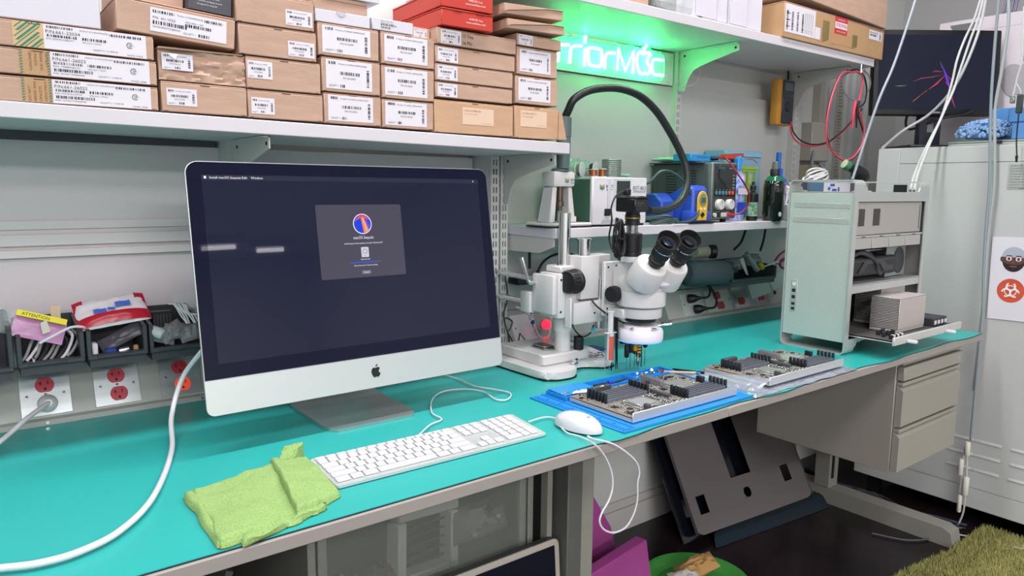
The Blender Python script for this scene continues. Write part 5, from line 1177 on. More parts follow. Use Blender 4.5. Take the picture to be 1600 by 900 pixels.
MB().prism([(1.396,1.190),(1.462,1.190),(1.462,1.264),(1.396,1.264)], .4388, .4396, 'xz').build('display_bezel', mat('panel_groove'), t)
b = MB(); b.text('BST-863', .0145, (1.470,.4393,1.2345), width=.050); b.box(1.470,1.520,.4390,.4394,1.2305,1.2318); b.text('HOT AIR WORKSTATION', .003, (1.470,.4393,1.2262), width=.048); b.text('POWER', .004, (1.366,.4393,1.158), width=.013); stuff(b.build('print', mat('logo_ink'), t, flat=True))
logo_best(None, None, 1.352, .4396, 1.232, .017, t)
MB().box(1.362, 1.384, .4372, .4398, 1.165, 1.184, bev=.001).build('power_switch', BLACKP, t)
MB().prism([(1.350,1.142),(1.40,1.142),(1.40,1.155),(1.356,1.155)], .4382, .4397, 'xz').build('lower_vent', mat('vent_grey', '#b1b0b5', .4), t)
MB().tube([(1.527,.47,1.252),(1.55,.455,1.255),(1.59,.45,1.285),(1.64,.45,1.285),(1.70,.45,1.255),(1.735,.44,1.20),(1.735,.425,1.165),(1.69,.42,1.145),(1.63,.42,1.143)], .0042, n=8).build('station_cord', mat('dark_slate_cord', '#3a4a4a', .4), t)
for i in range(5):
    cx, cy, rr = 1.60+.018*(i % 3), .45+.008*i, .028+.004*i
    tag(MB().tube([(cx+rr*1.5*math.cos(a), cy+rr*.55*math.sin(a), SZ+.004+.004*i+.002*math.sin(3*a)) for a in [2*PI*k/12 for k in range(12)]], .0030, n=7, sub=3, closed=True).build('coiled_lead', mat('dark_slate_cord')), 'dark cable coil lying on the shelf between the two stations', 'cable', 'dark cable coils on the instrument shelf')
# spools and small jars on top of the station
def spool(x, y, r, h, mw, label, ax=(0,0,1), z=1.2672):
    t = thing('solder_spool', (x, y, z), label, 'spool'); a = Vector(ax)
    o = Vector((x, y, z)) if ax == (0,0,1) else Vector((x, y, z+r))
    for k in (0, h-.002): MB().lathe(o+a.normalized()*k, a, [(r,0),(r,.002)], 22).build('flange', mat('spool_clear', '#c5cfc8', .25), t)
    MB().lathe(o+a.normalized()*.0022, a, [(r*.8,0),(r*.8,h-.0045)], 22).build('wire_winding', mw, t)
COP = mat('copper_wire', '#a5603c', .35, metal=.6, var=.2, vs=200)
spool(1.340,.462,.014,.020,COP,'small copper wire spool at the left front on the rework station')
spool(1.372,.462,.012,.022,COP,'small copper wire spool right of the first, on the rework station')
TIN = mat('tin_wire', '#8f9a94', .35, metal=.6)
spool(1.335,.52,.020,.016,TIN,'round tin wire spool standing on edge at the left on the station',ax=(.4,-.9,0))
spool(1.395,.53,.021,.018,mat('dark_winding', '#30302e', .5),'round dark spool standing on edge on the station',ax=(.3,-.95,0))
t = thing('wire_mesh_cup', (1.45,.50,1.2672), 'tall silver wound wire coil on the rework station', 'coil')
for k in range(9): MB().lathe((1.445,.50,1.2672+.0055*k), (0,0,1), [(.026,0),(.0272,.0025),(.026,.005)], 24, caps=False).build('coil_turn', mat('tin_wire'), t)
MB().lathe((1.445,.50,1.2672), (0,0,1), [(.0245,0),(.0245,.05)], 22).build('coil_core', mat('core_green', '#8fb7a6', .4), t)
tag(crumple(MB(), (1.37,.56,1.292), .11, .08, .045, 40, .5).build('clear_bag', mat('green_clear', '#9fd6c0', .2, alpha=.45)), 'crinkled clear bag behind the spools on the station', 'bag')
tag(crumple(MB(), (1.50,.52,1.274), .05, .06, .012, 44, .5).build('clear_bag', mat('green_clear')), 'flat clear bag at the right on the station', 'bag')

# ------------------------------------------------------------------ blue soldering iron station
t = thing('soldering_station', (1.75, .47, SZ), 'blue soldering station with a yellow front oval', 'soldering station')
BL = mat('cobalt_plastic', '#2f50b4', .35)
MB().prism([(.435,SZ+.004),(.435,1.235),(.445,1.247),(.47,1.250),(.50,1.225),(.56,1.218),(.60,1.19),(.60,SZ+.004)], 1.722, 1.790, 'yz', bev=.006).build('case', BL, t)
MB().prism([(.50,SZ+.004),(.50,1.20),(.53,1.225),(.58,1.222),(.62,1.20),(.62,SZ+.004)], 1.66, 1.721, 'yz', bev=.005).build('rear_holder', BL, t)
MB().box(1.712, 1.802, .431, .47, SZ+.003, SZ+.037, bev=.006, seg=2).build('foot_flare', BL, t)
MB().box(1.70, 1.815, .425, .60, SZ, SZ+.0028).build('base_pad', BLACKR, t)
ov = [(1.757+.024*math.cos(a)*1.0, 1.204+.029*math.sin(a)) for a in [R(18*i) for i in range(-1, 12)]] + [(1.735,1.146),(1.778,1.146)]
MB().prism(ov, .4270, .4308, 'xz', bev=.001).build('yellow_bezel', mat('amber_plastic', '#dcae2c', .4), t)
MB().prism([(1.757+.0165*math.cos(2*PI*i/22), 1.207+.019*math.sin(2*PI*i/22)) for i in range(22)], .4255, .4269, 'xz').build('display_ring', mat('olive_grey', '#7d8470', .4), t)
MB().box(1.748, 1.767, .4244, .4254, 1.199, 1.213, bev=.0004).build('display', mat('lcd_grey', '#505a52', .2), t)
for x in (1.749, 1.766): MB().cyl((x,.4270,1.180), (x,.4255,1.180), .0038, n=14).build('button', mat('button_cream', '#e5dcc0', .4), t)
MB().prism([(1.757,1.153),(1.768,1.163),(1.757,1.172),(1.746,1.163)], .4250, .4269, 'xz', bev=.001).build('dial', BLACKP, t)

# ------------------------------------------------------------------ bench power supply
t = thing('power_supply', (1.874, .55, SZ), 'dark grey bench power supply with two white knobs', 'power supply')
PG = mat('supply_grey', '#46504e', .45); PF = mat('supply_face', '#3b3f40', .4)
MB().box(1.8145, 1.935, .456, .675, 1.150, 1.316, bev=.002).build('case', PG, t)
MB().box(1.813, 1.937, .440, .4555, 1.148, 1.319, bev=.003).build('front_frame', mat('frame_grey', '#6b7371', .4), t)
MB().box(1.8195, 1.9325, .4385, .4398, 1.153, 1.315, bev=.0008).build('face_panel', PF, t)
MB().box(1.802, 1.945, .470, .682, 1.3163, 1.3205, bev=.001).build('lid', mat('lid_grey', '#4c5a56', .4), t)
for x in (1.83, 1.915):
    MB().cyl((x,.47,SZ), (x,.47,1.150), .009, n=14).build('foot', BLACKR, t)
for r_ in range(9):
    for c_ in range(2): MB().box(1.8137, 1.8144, .50+.075*c_, .545+.075*c_, 1.225+.0085*r_, 1.2275+.0085*r_).build('vent_slot', SLOT, t)
MB().box(1.825, 1.929, .4370, .4384, 1.217, 1.308, bev=.0006).build('display_window', mat('window_black', '#23282c', .12), t)
b = MB(); b.text('QUICK POWER', .0058, (1.838,.4366,1.3005), width=.032); stuff(b.build('print', mat('teal_print', '#4fa9b8', .5), t, flat=True))
b = MB(); b.text('30V 5A', .0045, (1.892,.4366,1.3005), width=.022)
for k, s_ in enumerate(('V', 'A', 'W', 'CV', 'CC')): b.text(s_, .0042, (1.912,.4366,1.281-.0095*k)); b.box(1.912,1.922,.4364,.4367,1.2795-.0095*k,1.2803-.0095*k)
for k in range(6): b.text('M%d' % (k+1), .003, (1.830+.0168*k,.4366,1.2355), width=.005)
b.text('VOLTAGE', .0035, (1.836,.4381,1.1690), width=.016); b.text('CURRENT', .0035, (1.886,.4381,1.1690), width=.016)
stuff(b.build('print', mat('pale_print', '#c9cdcc', .5), t, flat=True))
for k in range(6):
    cx = 1.832+.0162*k
    MB().box(cx-.0055, cx+.0055, .4345, .4369, 1.2215, 1.2325, bev=.0012).build('button', mat('teal_button', '#4c7d8c', .4) if k < 4 else mat('orange_button', '#d4512f', .4), t)
for cx in (1.846, 1.896):
    k = MB().lathe((cx,.4384,1.192), (0,-1,0), [(.0165,0),(.0165,.010),(.0145,.014),(.001,.0142)], 26).build('knob', mat('knob_white', '#c9c8c4', .4), t)
    MB().box(cx-.001, cx+.001, .4232, .4240, 1.196, 1.206).build('knob_mark', INKG, k)
MB().lathe((1.828,.4384,1.1605), (0,-1,0), [(.0065,0),(.0065,.006)], 18).build('power_button', mat('knob_white'), t)
MB().box(1.840, 1.852, .4375, .4384, 1.156, 1.166).build('usb_port', SLOT, t)
MB().box(1.8585, 1.905, .4340, .4384, 1.154, 1.1675, bev=.002).build('terminal_cover', mat('knob_white'), t)
MB().lathe((1.885,.434,1.1605), (1,-.1,0), [(.0055,0),(.006,.012),(.0045,.024),(.0035,.034)], 12).build('red_plug', mat('red_plug', '#c8283a', .35), t)
MB().tube(P['ps_lead'], .0026, n=8).build('output_lead', mat('dark_red_lead', '#8f2336', .35), t)
# blue adapter on the supply
t = thing('blue_adapter', (1.84, .5, 1.3207), 'flat bright blue adapter box on top of the power supply', 'adapter')
MB().box(1.771, 1.911, .49, .56, 1.3211, 1.345, bev=.003).build('case', mat('azure_plastic', '#2f8cc8', .35), t)
stuff(MB().text('AWANFI', .008, (1.80,.4893,1.3325), width=.05).build('print', mat('azure_dark', '#1d6596', .4), t, flat=True))
MB().cyl((1.868,.4898,1.333), (1.885,.475,1.333), .006, n=12).build('jack_plug', BLACKP, t)
tag(crumple(MB(), (1.84,.63,1.330), .12, .06, .018, 52, .4).build('green_cloth', mat('mint_film', '#a9dcc4', .5)), 'pale mint wrapper lying at the back of the power supply', 'wrapper')

# ------------------------------------------------------------------ bottles and boxes at the shelf end
t = thing('spray_bottle', (2.03, .50, SZ), 'blue printed spray bottle with a red trigger head behind the power supply', 'spray bottle')
MB().lathe((2.035,.52,SZ), (0,0,1), [(.034,0),(.036,.004),(.036,.12),(.034,.14),(.018,.165),(.015,.17)], 24).build('bottle', mat('blue_print_bottle', '#3a63c8', .35, var2='#c8cfe8', vs=60), t)
MB().box(2.012, 2.056, .4835, .4845, SZ+.02, SZ+.06).build('label_panel', mat('label_blue', '#2444b4', .4), t)
MB().box(2.008, 2.060, .4828, .4838, SZ+.085, SZ+.105).build('label_panel', mat('label_cream', '#c9c1c6', .5), t)
MB().lathe((2.035,.52,SZ+.1702), (0,0,1), [(.017,0),(.018,.02),(.015,.028)], 20).build('collar', mat('sky_plastic', '#2f8fd8', .35), t)
MB().prism([(1.955,1.335),(1.975,1.350),(2.062,1.356),(2.062,1.345),(2.04,1.338),(2.01,1.333)], .505, .535, 'xz', bev=.003).build('trigger_head', mat('scarlet_plastic', '#cf4326', .35), t)
MB().prism([(2.005,1.30),(2.005,1.335),(2.018,1.345),(2.030,1.335),(2.022,1.30)], .485, .505, 'xz', bev=.002).build('trigger', mat('sky_plastic'), t)
MB().tube([(2.06,.50,1.336),(2.10,.50,1.337),(2.13,.50,1.326)], .0014, n=6).build('straw', mat('red_plug'), t)
t = thing('light_blue_box', (2.16, .62, SZ), 'pale blue translucent box at the back of the shelf end', 'box')
MB().box(2.09, 2.30, .60, .680, SZ+.0005, 1.350, bev=.002).build('box_body', mat('pale_blue_plastic', '#86b4cc', .35), t)
MB().box(2.088, 2.302, .598, .682, 1.3505, 1.372, bev=.002).build('lid', mat('pale_blue_lid', '#8cc0d6', .35), t)
t = thing('lime_basket', (2.13, .56, SZ), 'small lime green slatted basket stack behind the black bottle', 'basket')
LI = mat('lime_plastic', '#a4c63a', .4)
for z in (SZ+.0005, SZ+.056, SZ+.112):
    MB().box(2.075, 2.185, .540, .585, z, z+.006, bev=.001).build('tray_floor', LI, t)
    for x in (2.075, 2.108, 2.141, 2.178): MB().box(x, x+.007, .540, .545, z+.0062, z+.050).build('slat', LI, t)
    MB().box(2.075, 2.185, .539, .546, z+.0505, z+.0555).build('rim', LI, t)
    MB().box(2.082, 2.178, .550, .580, z+.0062, z+.045, bev=.002).build('inner_box', mat('basket_inner', '#c8d7a8', .4, alpha=.9), t)
MB().box(2.062, 2.190, .535, .59, SZ+.168, SZ+.178, bev=.001).build('top_rim', LI, t)
t = thing('small_dropper_bottle', (2.075, .48, SZ), 'small dark bottle with a green and white label, left of the black bottle', 'bottle')
MB().lathe((2.077,.475,SZ), (0,0,1), [(.017,0),(.0175,.003),(.0175,.085),(.008,.093),(.008,.098)], 22).build('bottle', mat('bottle_dark', '#18221d', .2), t)
MB().lathe((2.077,.475,SZ+.015), (0,0,1), [(.0178,0),(.0178,.045)], 22, caps=False).build('label_wrap', mat('mint_label', '#a7cfae', .5, var2='#2d5c40', vs=90), t)
MB().lathe((2.077,.475,SZ+.0985), (0,0,1), [(.0095,0),(.0095,.014),(.005,.018),(.005,.028)], 18).build('cap', BLACKP, t)
t = thing('black_spray_bottle', (2.15, .45, SZ), 'black glass pump bottle with a pale leaf on its side', 'bottle')
GB = mat('bottle_glass', '#0e1a14', .08, coat=.5)
MB().lathe((2.150,.445,SZ), (0,0,1), [(.031,0),(.0335,.004),(.0335,.115),(.031,.130),(.020,.144),(.015,.148)], 30).build('bottle', GB, t)
MB().lathe((2.150,.445,SZ+.1485), (0,0,1), [(.0155,0),(.0155,.018),(.0145,.020)], 24).build('cap', BLACKP, t)
MB().lathe((2.150,.445,SZ+.169), (0,0,1), [(.0115,0),(.0105,.022),(.0085,.024)], 20).build('sprayer', mat('smoke_plastic', '#5b6060', .3), t)
MB().lathe((2.150,.445,SZ+.130), (0,0,1), [(.0318,0),(.0206,.0145)], 30, caps=False).build('shoulder', mat('shoulder_green', '#16633f', .12), t)
b = MB(); 
for i in range(2):
    c = Vector((2.150,.445,0)); 
    def lf(u, v, s_=1-2*i):
        a = R(-38-14*i) + (u-.5)*.9; w = math.sin(PI*u)*.012; return c + Vector((.0341*math.cos(a), .0341*math.sin(a), SZ+.045+s_*.012+(v-.5)*w*1.6+u*.012))
    b.grid(8, 3, lf)
stuff(b.build('leaf_print', mat('mint_leaf', '#9fdcb4', .5), t))
MB().lathe((2.138,.4112,SZ+.022), (0,-1,0), [(.008,0),(.008,.0006)], 18).build('round_print', mat('print_white', '#d9dcd8', .5), t)
t = thing('blue_squeeze_bottle', (2.29, .55, SZ), 'bright blue squeeze bottle with a tall pointed cap at the shelf end', 'bottle')
MB().lathe((2.30,.53,SZ), (0,0,1), [(.032,0),(.034,.004),(.034,.115),(.030,.135),(.016,.150),(.015,.155)], 26).build('bottle', mat('vivid_blue', '#1768d0', .3), t)
MB().lathe((2.30,.53,SZ+.1552), (0,0,1), [(.017,0),(.017,.018),(.0095,.022),(.0085,.075)], 22).build('nozzle_cap', mat('vivid_blue'), t)
MB().box(2.277, 2.315, .4945, .4955, SZ+.09, SZ+.125).build('label_panel', mat('label_mauve', '#c3b6d6', .5, var2='#8a5c9c', vs=70), t)
t = thing('swab_cup', (2.25, .45, SZ), 'white cup of cotton swabs and sticks right of the black bottle', 'cup')
MB().hexa([(2.205,.425,SZ),(2.275,.425,SZ),(2.275,.475,SZ),(2.205,.475,SZ),(2.195,.42,SZ+.055),(2.29,.42,SZ+.055),(2.29,.48,SZ+.055),(2.195,.48,SZ+.055)], bev=.003).build('cup_wall', WPLAS, t)
MB().hexa([(2.20,.412,SZ+.075),(2.205,.412,SZ+.078),(2.205,.418,SZ+.078),(2.20,.418,SZ+.075),(2.262,.412,SZ+.028),(2.268,.412,SZ+.033),(2.268,.418,SZ+.033),(2.262,.418,SZ+.028)]).build('cup_handle', WPLAS, t)
r = random.Random(8)
for i in range(12):
    x = 2.212+.006*i; dx = (r.random()-.4)*.04; y = .44+.02*r.random(); h = .10+.02*r.random()
    s_ = tag(MB().tube([(x,y,SZ+.056),(x+dx*.5,y,SZ+.08),(x+dx,y,SZ+h)], .0015, n=6, sub=2).ball((x+dx,y,SZ+h+.002), .003, 8, 6, sz=1.7).build('cotton_swab', mat('swab_white', '#e8e6e2', .7)), 'cotton swab standing in the white cup', 'swab', 'cotton swabs in the white cup')
for i, cl in enumerate(('#a8344c', '#2f6f78', '#a8344c', '#3a3f70')):
    x = 2.20+.022*i
    tag(MB().box(x, x+.012, .486, .494, SZ+.001, SZ+.100+.004*(i % 2), bev=.001).build('marker_pen', mat('pen_'+cl[1:], cl, .4)), ('dark red marker at the left behind the swabs', 'teal marker behind the swabs', 'dark red marker in the middle behind the swabs', 'indigo marker at the right behind the swabs')[i], 'marker')

FRAME = None
# ------------------------------------------------------------------ bins and clutter under the instrument shelf
t = bin_(2.165, 2.440, 'long dark bin with scissors hanging over the right raceway', yf=.60, zt=.955, zb=.893, m=mat('bin_slate', '#39484a', .5))
t = thing('dark_roll', (2.05, .62, .92), 'bulky dark grey cylinder bag on the raceway behind the eyepieces', 'bag')
MB().lathe((1.965,.64,.955), (1,-.15,-.05), [(.030,0),(.042,.010),(.044,.10),(.043,.17),(.030,.18)], 28).build('roll_body', mat('slate_fabric', '#39464a', .7), t)
tag(MB().box(1.955, 2.16, .66, .75, .900, .910, bev=.002).build('rail_ledge', mat('slate_ledge', '#3b4d4f', .5)), 'dark ledge carrying the grey roll above the plugs', 'ledge')
t = thing('cream_roll', (2.08, .68, 1.0), 'cream coloured roll of tape on top of the dark cylinder bag', 'roll')
MB().lathe((2.05,.68,1.018), (1,-.1,0), [(.020,0),(.022,.002),(.022,.06),(.020,.062)], 20).build('roll_body', mat('cream_roll', '#8e9482', .5, var=.1, vs=60), t)
t = thing('black_spool', (2.15,.68,.99), 'small black spool right of the cream roll', 'spool')
MB().lathe((2.13,.675,1.016), (.9,-.5,0), [(.024,0),(.025,.002),(.025,.02),(.012,.022)], 22).build('spool_flange', BLACKP, t)
for i, (x, s_, m_) in enumerate(((2.22, 61, 'slate_fabric'), (2.27, 65, 'grey_film'), (2.37, 71, 'grey_film'))):
    tag(crumple(MB(), (x,.66,.955+.01*i), .09, .05, .045, s_, .5, tilt=rotm(50,0,0)).build('grey_packet', mat(m_)), ('dark packet at the left in the long bin', 'grey packet in the middle of the long bin', 'grey packet near the scissors')[i], 'packet')
tag(MB().hexa([(2.285,.625,.93),(2.30,.625,.925),(2.30,.627,.925),(2.285,.627,.93),(2.262,.64,.985),(2.285,.64,.99),(2.285,.642,.99),(2.262,.642,.985)]).build('white_card', mat('pale_card', '#a9b5ad', .6)), 'pale card standing in the long bin', 'card')
tag(MB().cyl((2.36,.63,.94), (2.30,.64,1.005), .012, .009, 14).build('clear_tube', mat('tube_smoke', '#8c9a94', .25, alpha=.8)), 'smoky tube leaning in the long bin', 'tube')
tag(MB().lathe((2.385,.625,.945), (-.5,0,.8), [(.010,0),(.011,.01),(.008,.022)], 14).build('yellow_cap', mat('dull_yellow', '#b3a52c', .5)), 'dull yellow cap beside the scissors', 'cap')
t = thing('scissors', (2.45,.625,.94), 'scissors with dark pink handles resting in the long bin', 'scissors')
MG = mat('magenta_plastic', '#8e2448', .4)
for cx, cz, rx, rz, a in ((2.490,.985,.050,.016,22), (2.515,.958,.038,.020,-4)):
    ca, sa = math.cos(R(a)), math.sin(R(a))
    MB().tube([(cx+rx*math.cos(q)*ca-rz*math.sin(q)*sa, .61, cz+rx*math.cos(q)*sa+rz*math.sin(q)*ca) for q in [2*PI*k/14 for k in range(14)]], .0042, n=8, sub=3, closed=True).build('handle_loop', MG, t)
MB().hexa([(2.36,.60,.955),(2.455,.60,.966),(2.455,.603,.966),(2.36,.603,.955),(2.36,.60,.958),(2.455,.60,.978),(2.455,.603,.978),(2.36,.603,.958)]).build('blade', mat('satin_steel'), t)
# white paper tags hanging from the rail over the outlets
for i, (x, z, a) in enumerate(((2.475, .855, -8), (2.61, .885, -14))):
    T = Matrix.Translation((x, .690, z)) @ rotm(-20, a, 0)
    tg = thing('white_hang_tag', (x,.70,z), ('pale rounded tag hanging left over the right raceway', 'pale rounded tag hanging right over the right raceway')[i], 'tag')
    MB(T).prism([(u-.0, v-.03) for u, v in rrect(.13, .055, .008)], 0, .0012, 'xz').build('tag_sheet', mat('tag_pale', '#a8bbb4', .5), tg)
    MB().tube([(x,.694,z+.02),(x,.72,z+.045),(x,.7615,z+.055)], .0012, n=6).build('hang_string', WPLAS, tg)
for k in ('sh_cab1', 'sh_cab2'): tag(MB().tube(P[k], .0045, n=8).build('hanging_cable', BLACKP), {'sh_cab1':'black cord dropping under the shelf, left of two','sh_cab2':'black cord dropping under the shelf, right of two'}[k], 'cord')

# ------------------------------------------------------------------ neon sign
NEON = mat('neon_tube', '#ffffff', .4, emit='#40ff84', es=22)
FRAME = Matrix.Translation((-.012, -.014, 0))
t = thing('neon_sign', (1.70, .74, 1.59), 'green glowing neon letters on a clear wavy backing, under the upper right shelf', 'sign')
nb = P['n_back']; sp = spline(nb, 5, True)
b = MB(); V = [(p.x, .7440, p.z) for p in sp] + [(p.x, .7480, p.z) for p in sp]; n = len(sp)
b._add(V, [(i, (i+1) % n, n+(i+1) % n, n+i) for i in range(n)] + [tuple(range(n)), tuple(range(2*n-1, n-1, -1))]); b.build('acrylic_backing', mat('acrylic', '#cfeee0', .1, alpha=.25), t)
MB().tube([(p.x, .7440, p.z) for p in sp], .0013, n=6, smooth=False, closed=True).build('acrylic_edge', mat('acrylic_edge', '#8fffd8', .3, emit='#4dffc0', es=.9), t)
for k in ('n_r0','n_r1','n_i','n_idot','n_o','n_r2','n_M','n_apple','n_leaf','n_c'):
    cl = k in ('n_o', 'n_apple')
    smooth = k in ('n_apple', 'n_leaf', 'n_o', 'n_c', 'n_r0', 'n_r1', 'n_r2')
    MB().tube([(x, .7370, z) for x, y, z in P[k]], .0044, n=8, sub=4, closed=cl, smooth=smooth).build('letter_tube', NEON, t)
for x, z in ((1.90,1.684),(1.90,1.604),(1.50,1.684),(1.50,1.604)): MB().cyl((x,.7365,z), (x,.7515,z), .003, n=10).build('standoff', CHROME, t)
FRAME = None
tag(MB().tube(P['grn_wire'], .0016, n=6).build('sign_wire', mat('wire_pale', '#cfd8c8', .4)), 'thin wire curling under the green lit shelf bracket', 'wire')
# ------------------------------------------------------------------ silver perforated tower with its processor tray pulled out
def perf_mat(name, base, pitch, plane):
    m = bpy.data.materials.new(name); m.use_nodes = True; nt = m.node_tree; N = nt.nodes; L = nt.links; b = N['Principled BSDF']
    tc = N.new('ShaderNodeTexCoord'); sp_ = N.new('ShaderNodeSeparateXYZ'); cb = N.new('ShaderNodeCombineXYZ'); L.new(tc.outputs['Object'], sp_.inputs[0])
    ia, ib = {'yz': (1, 2), 'xz': (0, 2)}[plane]
    L.new(sp_.outputs[ia], cb.inputs[0]); L.new(sp_.outputs[ib], cb.inputs[1])
    mp = N.new('ShaderNodeMapping'); mp.inputs['Rotation'].default_value = (0, 0, PI/4); L.new(cb.outputs[0], mp.inputs[0])
    vo = N.new('ShaderNodeTexVoronoi'); vo.voronoi_dimensions = '2D'; vo.inputs['Randomness'].default_value = 0; vo.inputs['Scale'].default_value = 1/pitch; L.new(mp.outputs[0], vo.inputs['Vector'])
    lt = N.new('ShaderNodeMath'); lt.operation = 'LESS_THAN'; lt.inputs[1].default_value = .33; L.new(vo.outputs['Distance'], lt.inputs[0])
    mx = N.new('ShaderNodeMix'); mx.data_type = 'RGBA'; L.new(lt.outputs[0], mx.inputs[0]); mx.inputs[6].default_value = lin(base); mx.inputs[7].default_value = lin('#84928d')
    L.new(mx.outputs[2], b.inputs['Base Color']); b.inputs['Roughness'].default_value = .42; b.inputs['Metallic'].default_value = .25
    return m
PERF = perf_mat('perforated_aluminium', '#d3dbd7', .0038, 'yz'); PERFX = perf_mat('perforated_steel', '#8f9694', .006, 'xz')
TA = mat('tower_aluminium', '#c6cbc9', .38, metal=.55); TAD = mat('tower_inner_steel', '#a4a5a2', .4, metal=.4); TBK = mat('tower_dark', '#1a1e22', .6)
t = thing('tower_computer', (2.257, .208, .76), 'silver perforated tower computer standing open on the right bench', 'computer')
x0, x1, y0, y1, z0, z1 = 2.020, 2.495, .105, .311, .7602, 1.268
def dip(zend, zmid, up):   # profile along x of the handle sheets
    return [(x0, zend), (x0+.052, zend), (x0+.066, zend-.004*up), (x0+.076, zend-.018*up), (x0+.086, zmid+.004*up), (x0+.100, zmid), (x1-.100, zmid), (x1-.086, zmid+.004*up), (x1-.076, zend-.018*up), (x1-.066, zend-.004*up), (x1-.052, zend), (x1, zend)]
tw = .004
for ya, yb, nm in ((y0, y0+tw, 'near'), (y1-tw, y1, 'far')):
    top = dip(z1-.016, 1.234, 1); bot = dip(z0+.016, .794, -1)
    if nm == 'near':
        MB().prism([(x0, 1.206)] + top[:] + [(x1, 1.206)], ya, yb, 'xz').build('side_top_band', TA, t)
        MB().prism(([(x0, .805)] + bot + [(x1, .805)])[::-1], ya, yb, 'xz').build('side_bottom_band', TA, t)
        MB().box(x0, x0+.022, ya, yb, .805, 1.206).build('side_front_post', TA, t)
        MB().box(x1-.020, x1, ya, yb, .805, 1.206).build('side_rear_post', TA, t)
    else:
        MB().prism(top + bot[::-1], ya, yb, 'xz').build('far_side_panel', TA, t)
def handle(xa, xb, z, s):   # curved sheet bar across the width
    pts = []
    for i in range(7): a = R(90*i/6); pts.append((y0+.016-.016*math.cos(a), z-s*.016+s*.016*math.sin(a)))
    pts += [(y1-(p[0]-y0), p[1]) for p in pts[::-1]]
    inn = []
    for i in range(7): a = R(90*i/6); inn.append((y0+.016-.012*math.cos(a), z-s*.016+s*.012*math.sin(a)))
    inn += [(y1-(p[0]-y0), p[1]) for p in inn[::-1]]
    MB().prism(pts + inn[::-1], xa, xb, 'yz').build('handle' if s > 0 else 'foot_rail', TA, t)
MB().box(x0+.055, x1-.052, y1-.0038, y1-.0002, 1.2625, 1.2668, bev=.0008).build('far_handle_bar', TA, t)
handle(x0, x0+.058, z1, 1); handle(x1-.058, x1, z1, 1); handle(x0, x0+.058, z0, -1); handle(x1-.058, x1, z0, -1)
MB().box(x0+.014, x1-.004, y0+tw+.0005, y1-tw-.0005, 1.228, 1.232).build('top_plate', TAD, t)
MB().box(x0+.014, x1-.004, y0+tw+.0005, y1-tw-.0005, .796, .800).build('bottom_plate', TAD, t)
fp = MB().box(x0+.003, x0+.005, y0+tw+.001, y1-tw-.001, .797, 1.230, bev=.0005).build('front_grille', PERF, t)
for za, zb in ((1.186, 1.2005), (1.1415, 1.157)): MB().box(x0+.0020, x0+.0029, .119, .291, za, zb, bev=.0003).build('optical_slot', TA, fp)
pb = MB().box(x0+.0018, x0+.0029, .2655, .285, .868, .965, bev=.0003).build('port_strip', TA, fp)
MB().lathe((x0+.0017,.275,.953), (-1,0,0), [(.0065,0),(.0065,.001)], 18).build('power_button', WPLAS, pb)
for za, zb in ((.928,.938), (.908,.918), (.888,.896), (.873,.881)): MB().box(x0+.0012, x0+.0017, .270, .281, za, zb).build('port', SLOT, pb)
MB().box(x1-.006, x1-.001, y0+tw+.001, y1-tw-.001, .80, 1.228).build('rear_plate', TAD, t)
# inside
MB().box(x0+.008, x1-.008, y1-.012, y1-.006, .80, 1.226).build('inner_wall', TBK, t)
ob_ = MB().box(2.036, 2.468, .113, .30, 1.108, 1.206, bev=.003).build('drive_bay', mat('bay_steel', '#b0aca8', .45, metal=.2), t)
for xa, xb in ((2.064, 2.098), (2.150, 2.190)): MB().box(xa, xb, .1118, .1128, 1.135, 1.185, bev=.0003).build('bay_window', SLOT, ob_)
stuff(MB().grid(24, 14, lambda u, v: (2.05+.16*u, .1090+.0010*noise.noise(Vector((u*9, v*7, 1))), 1.110+.093*v)).build('plastic_film', mat('film_gloss', '#dcd8d4', .12, alpha=.08), ob_))
stuff(MB().box(2.452,2.4535,.112,.1128,1.12,1.195).build('perforation_edge', SLOT, ob_))
MB().box(2.036, 2.472, .107, .13, 1.1015, 1.1070, bev=.0005).build('bay_rail', TA, t)
for i in range(4): MB().box(2.040+.107*i, 2.143+.107*i, .108, .25, 1.068, 1.1005, bev=.001).build('drive_sled', mat('sled_steel', '#b8b6b2', .4, metal=.3), t)
for i in range(4): MB().box(2.08+.107*i, 2.10+.107*i, .1062, .1068, 1.1025, 1.1045).build('sled_latch', SLOT, t)
g_ = MB().box(2.045, 2.330, .118, .27, .985, 1.040, bev=.004).build('graphics_card', BLACKP, t)
MB().box(2.060, 2.315, .1165, .1178, 1.028, 1.034).build('card_edge', DARKG, g_)
MB().prism([(2.09,.995),(2.12,.995),(2.15,1.02),(2.22,1.02),(2.25,.995),(2.31,.995),(2.31,1.012),(2.27,1.012),(2.235,1.033),(2.13,1.033)], .1160, .1178, 'xz').build('shroud_ridge', mat('gloss_black', '#0d0e12', .15), g_)
MB().tube([(2.06,.125,1.045),(2.10,.12,1.055),(2.15,.118,1.045),(2.20,.116,1.02),(2.215,.12,.995),(2.24,.12,.985)], .006, n=8).build('black_cable', DARKG, t)
MB().tube([(2.045,.13,1.058),(2.09,.13,1.063),(2.17,.125,1.05),(2.21,.125,1.02)], .005, n=8).build('black_cable', BLACKP, t)
MB().box(2.10, 2.34, .16, .165, 1.052, 1.056).build('cross_bar', TA, t)
MB().box(2.30, 2.345, .135, .137, .970, 1.064).build('mesh_plate', PERFX, t)
MB().box(2.350, 2.44, .14, .143, .970, 1.064).build('mesh_plate', PERFX, t)
fan = [(2.395+.035*math.cos(2*PI*i/24), 1.018+.042*math.sin(2*PI*i/24)) for i in range(24)]
MB().prism(fan, .1375, .1395, 'xz').build('dark_fan_opening', DARKG, t)
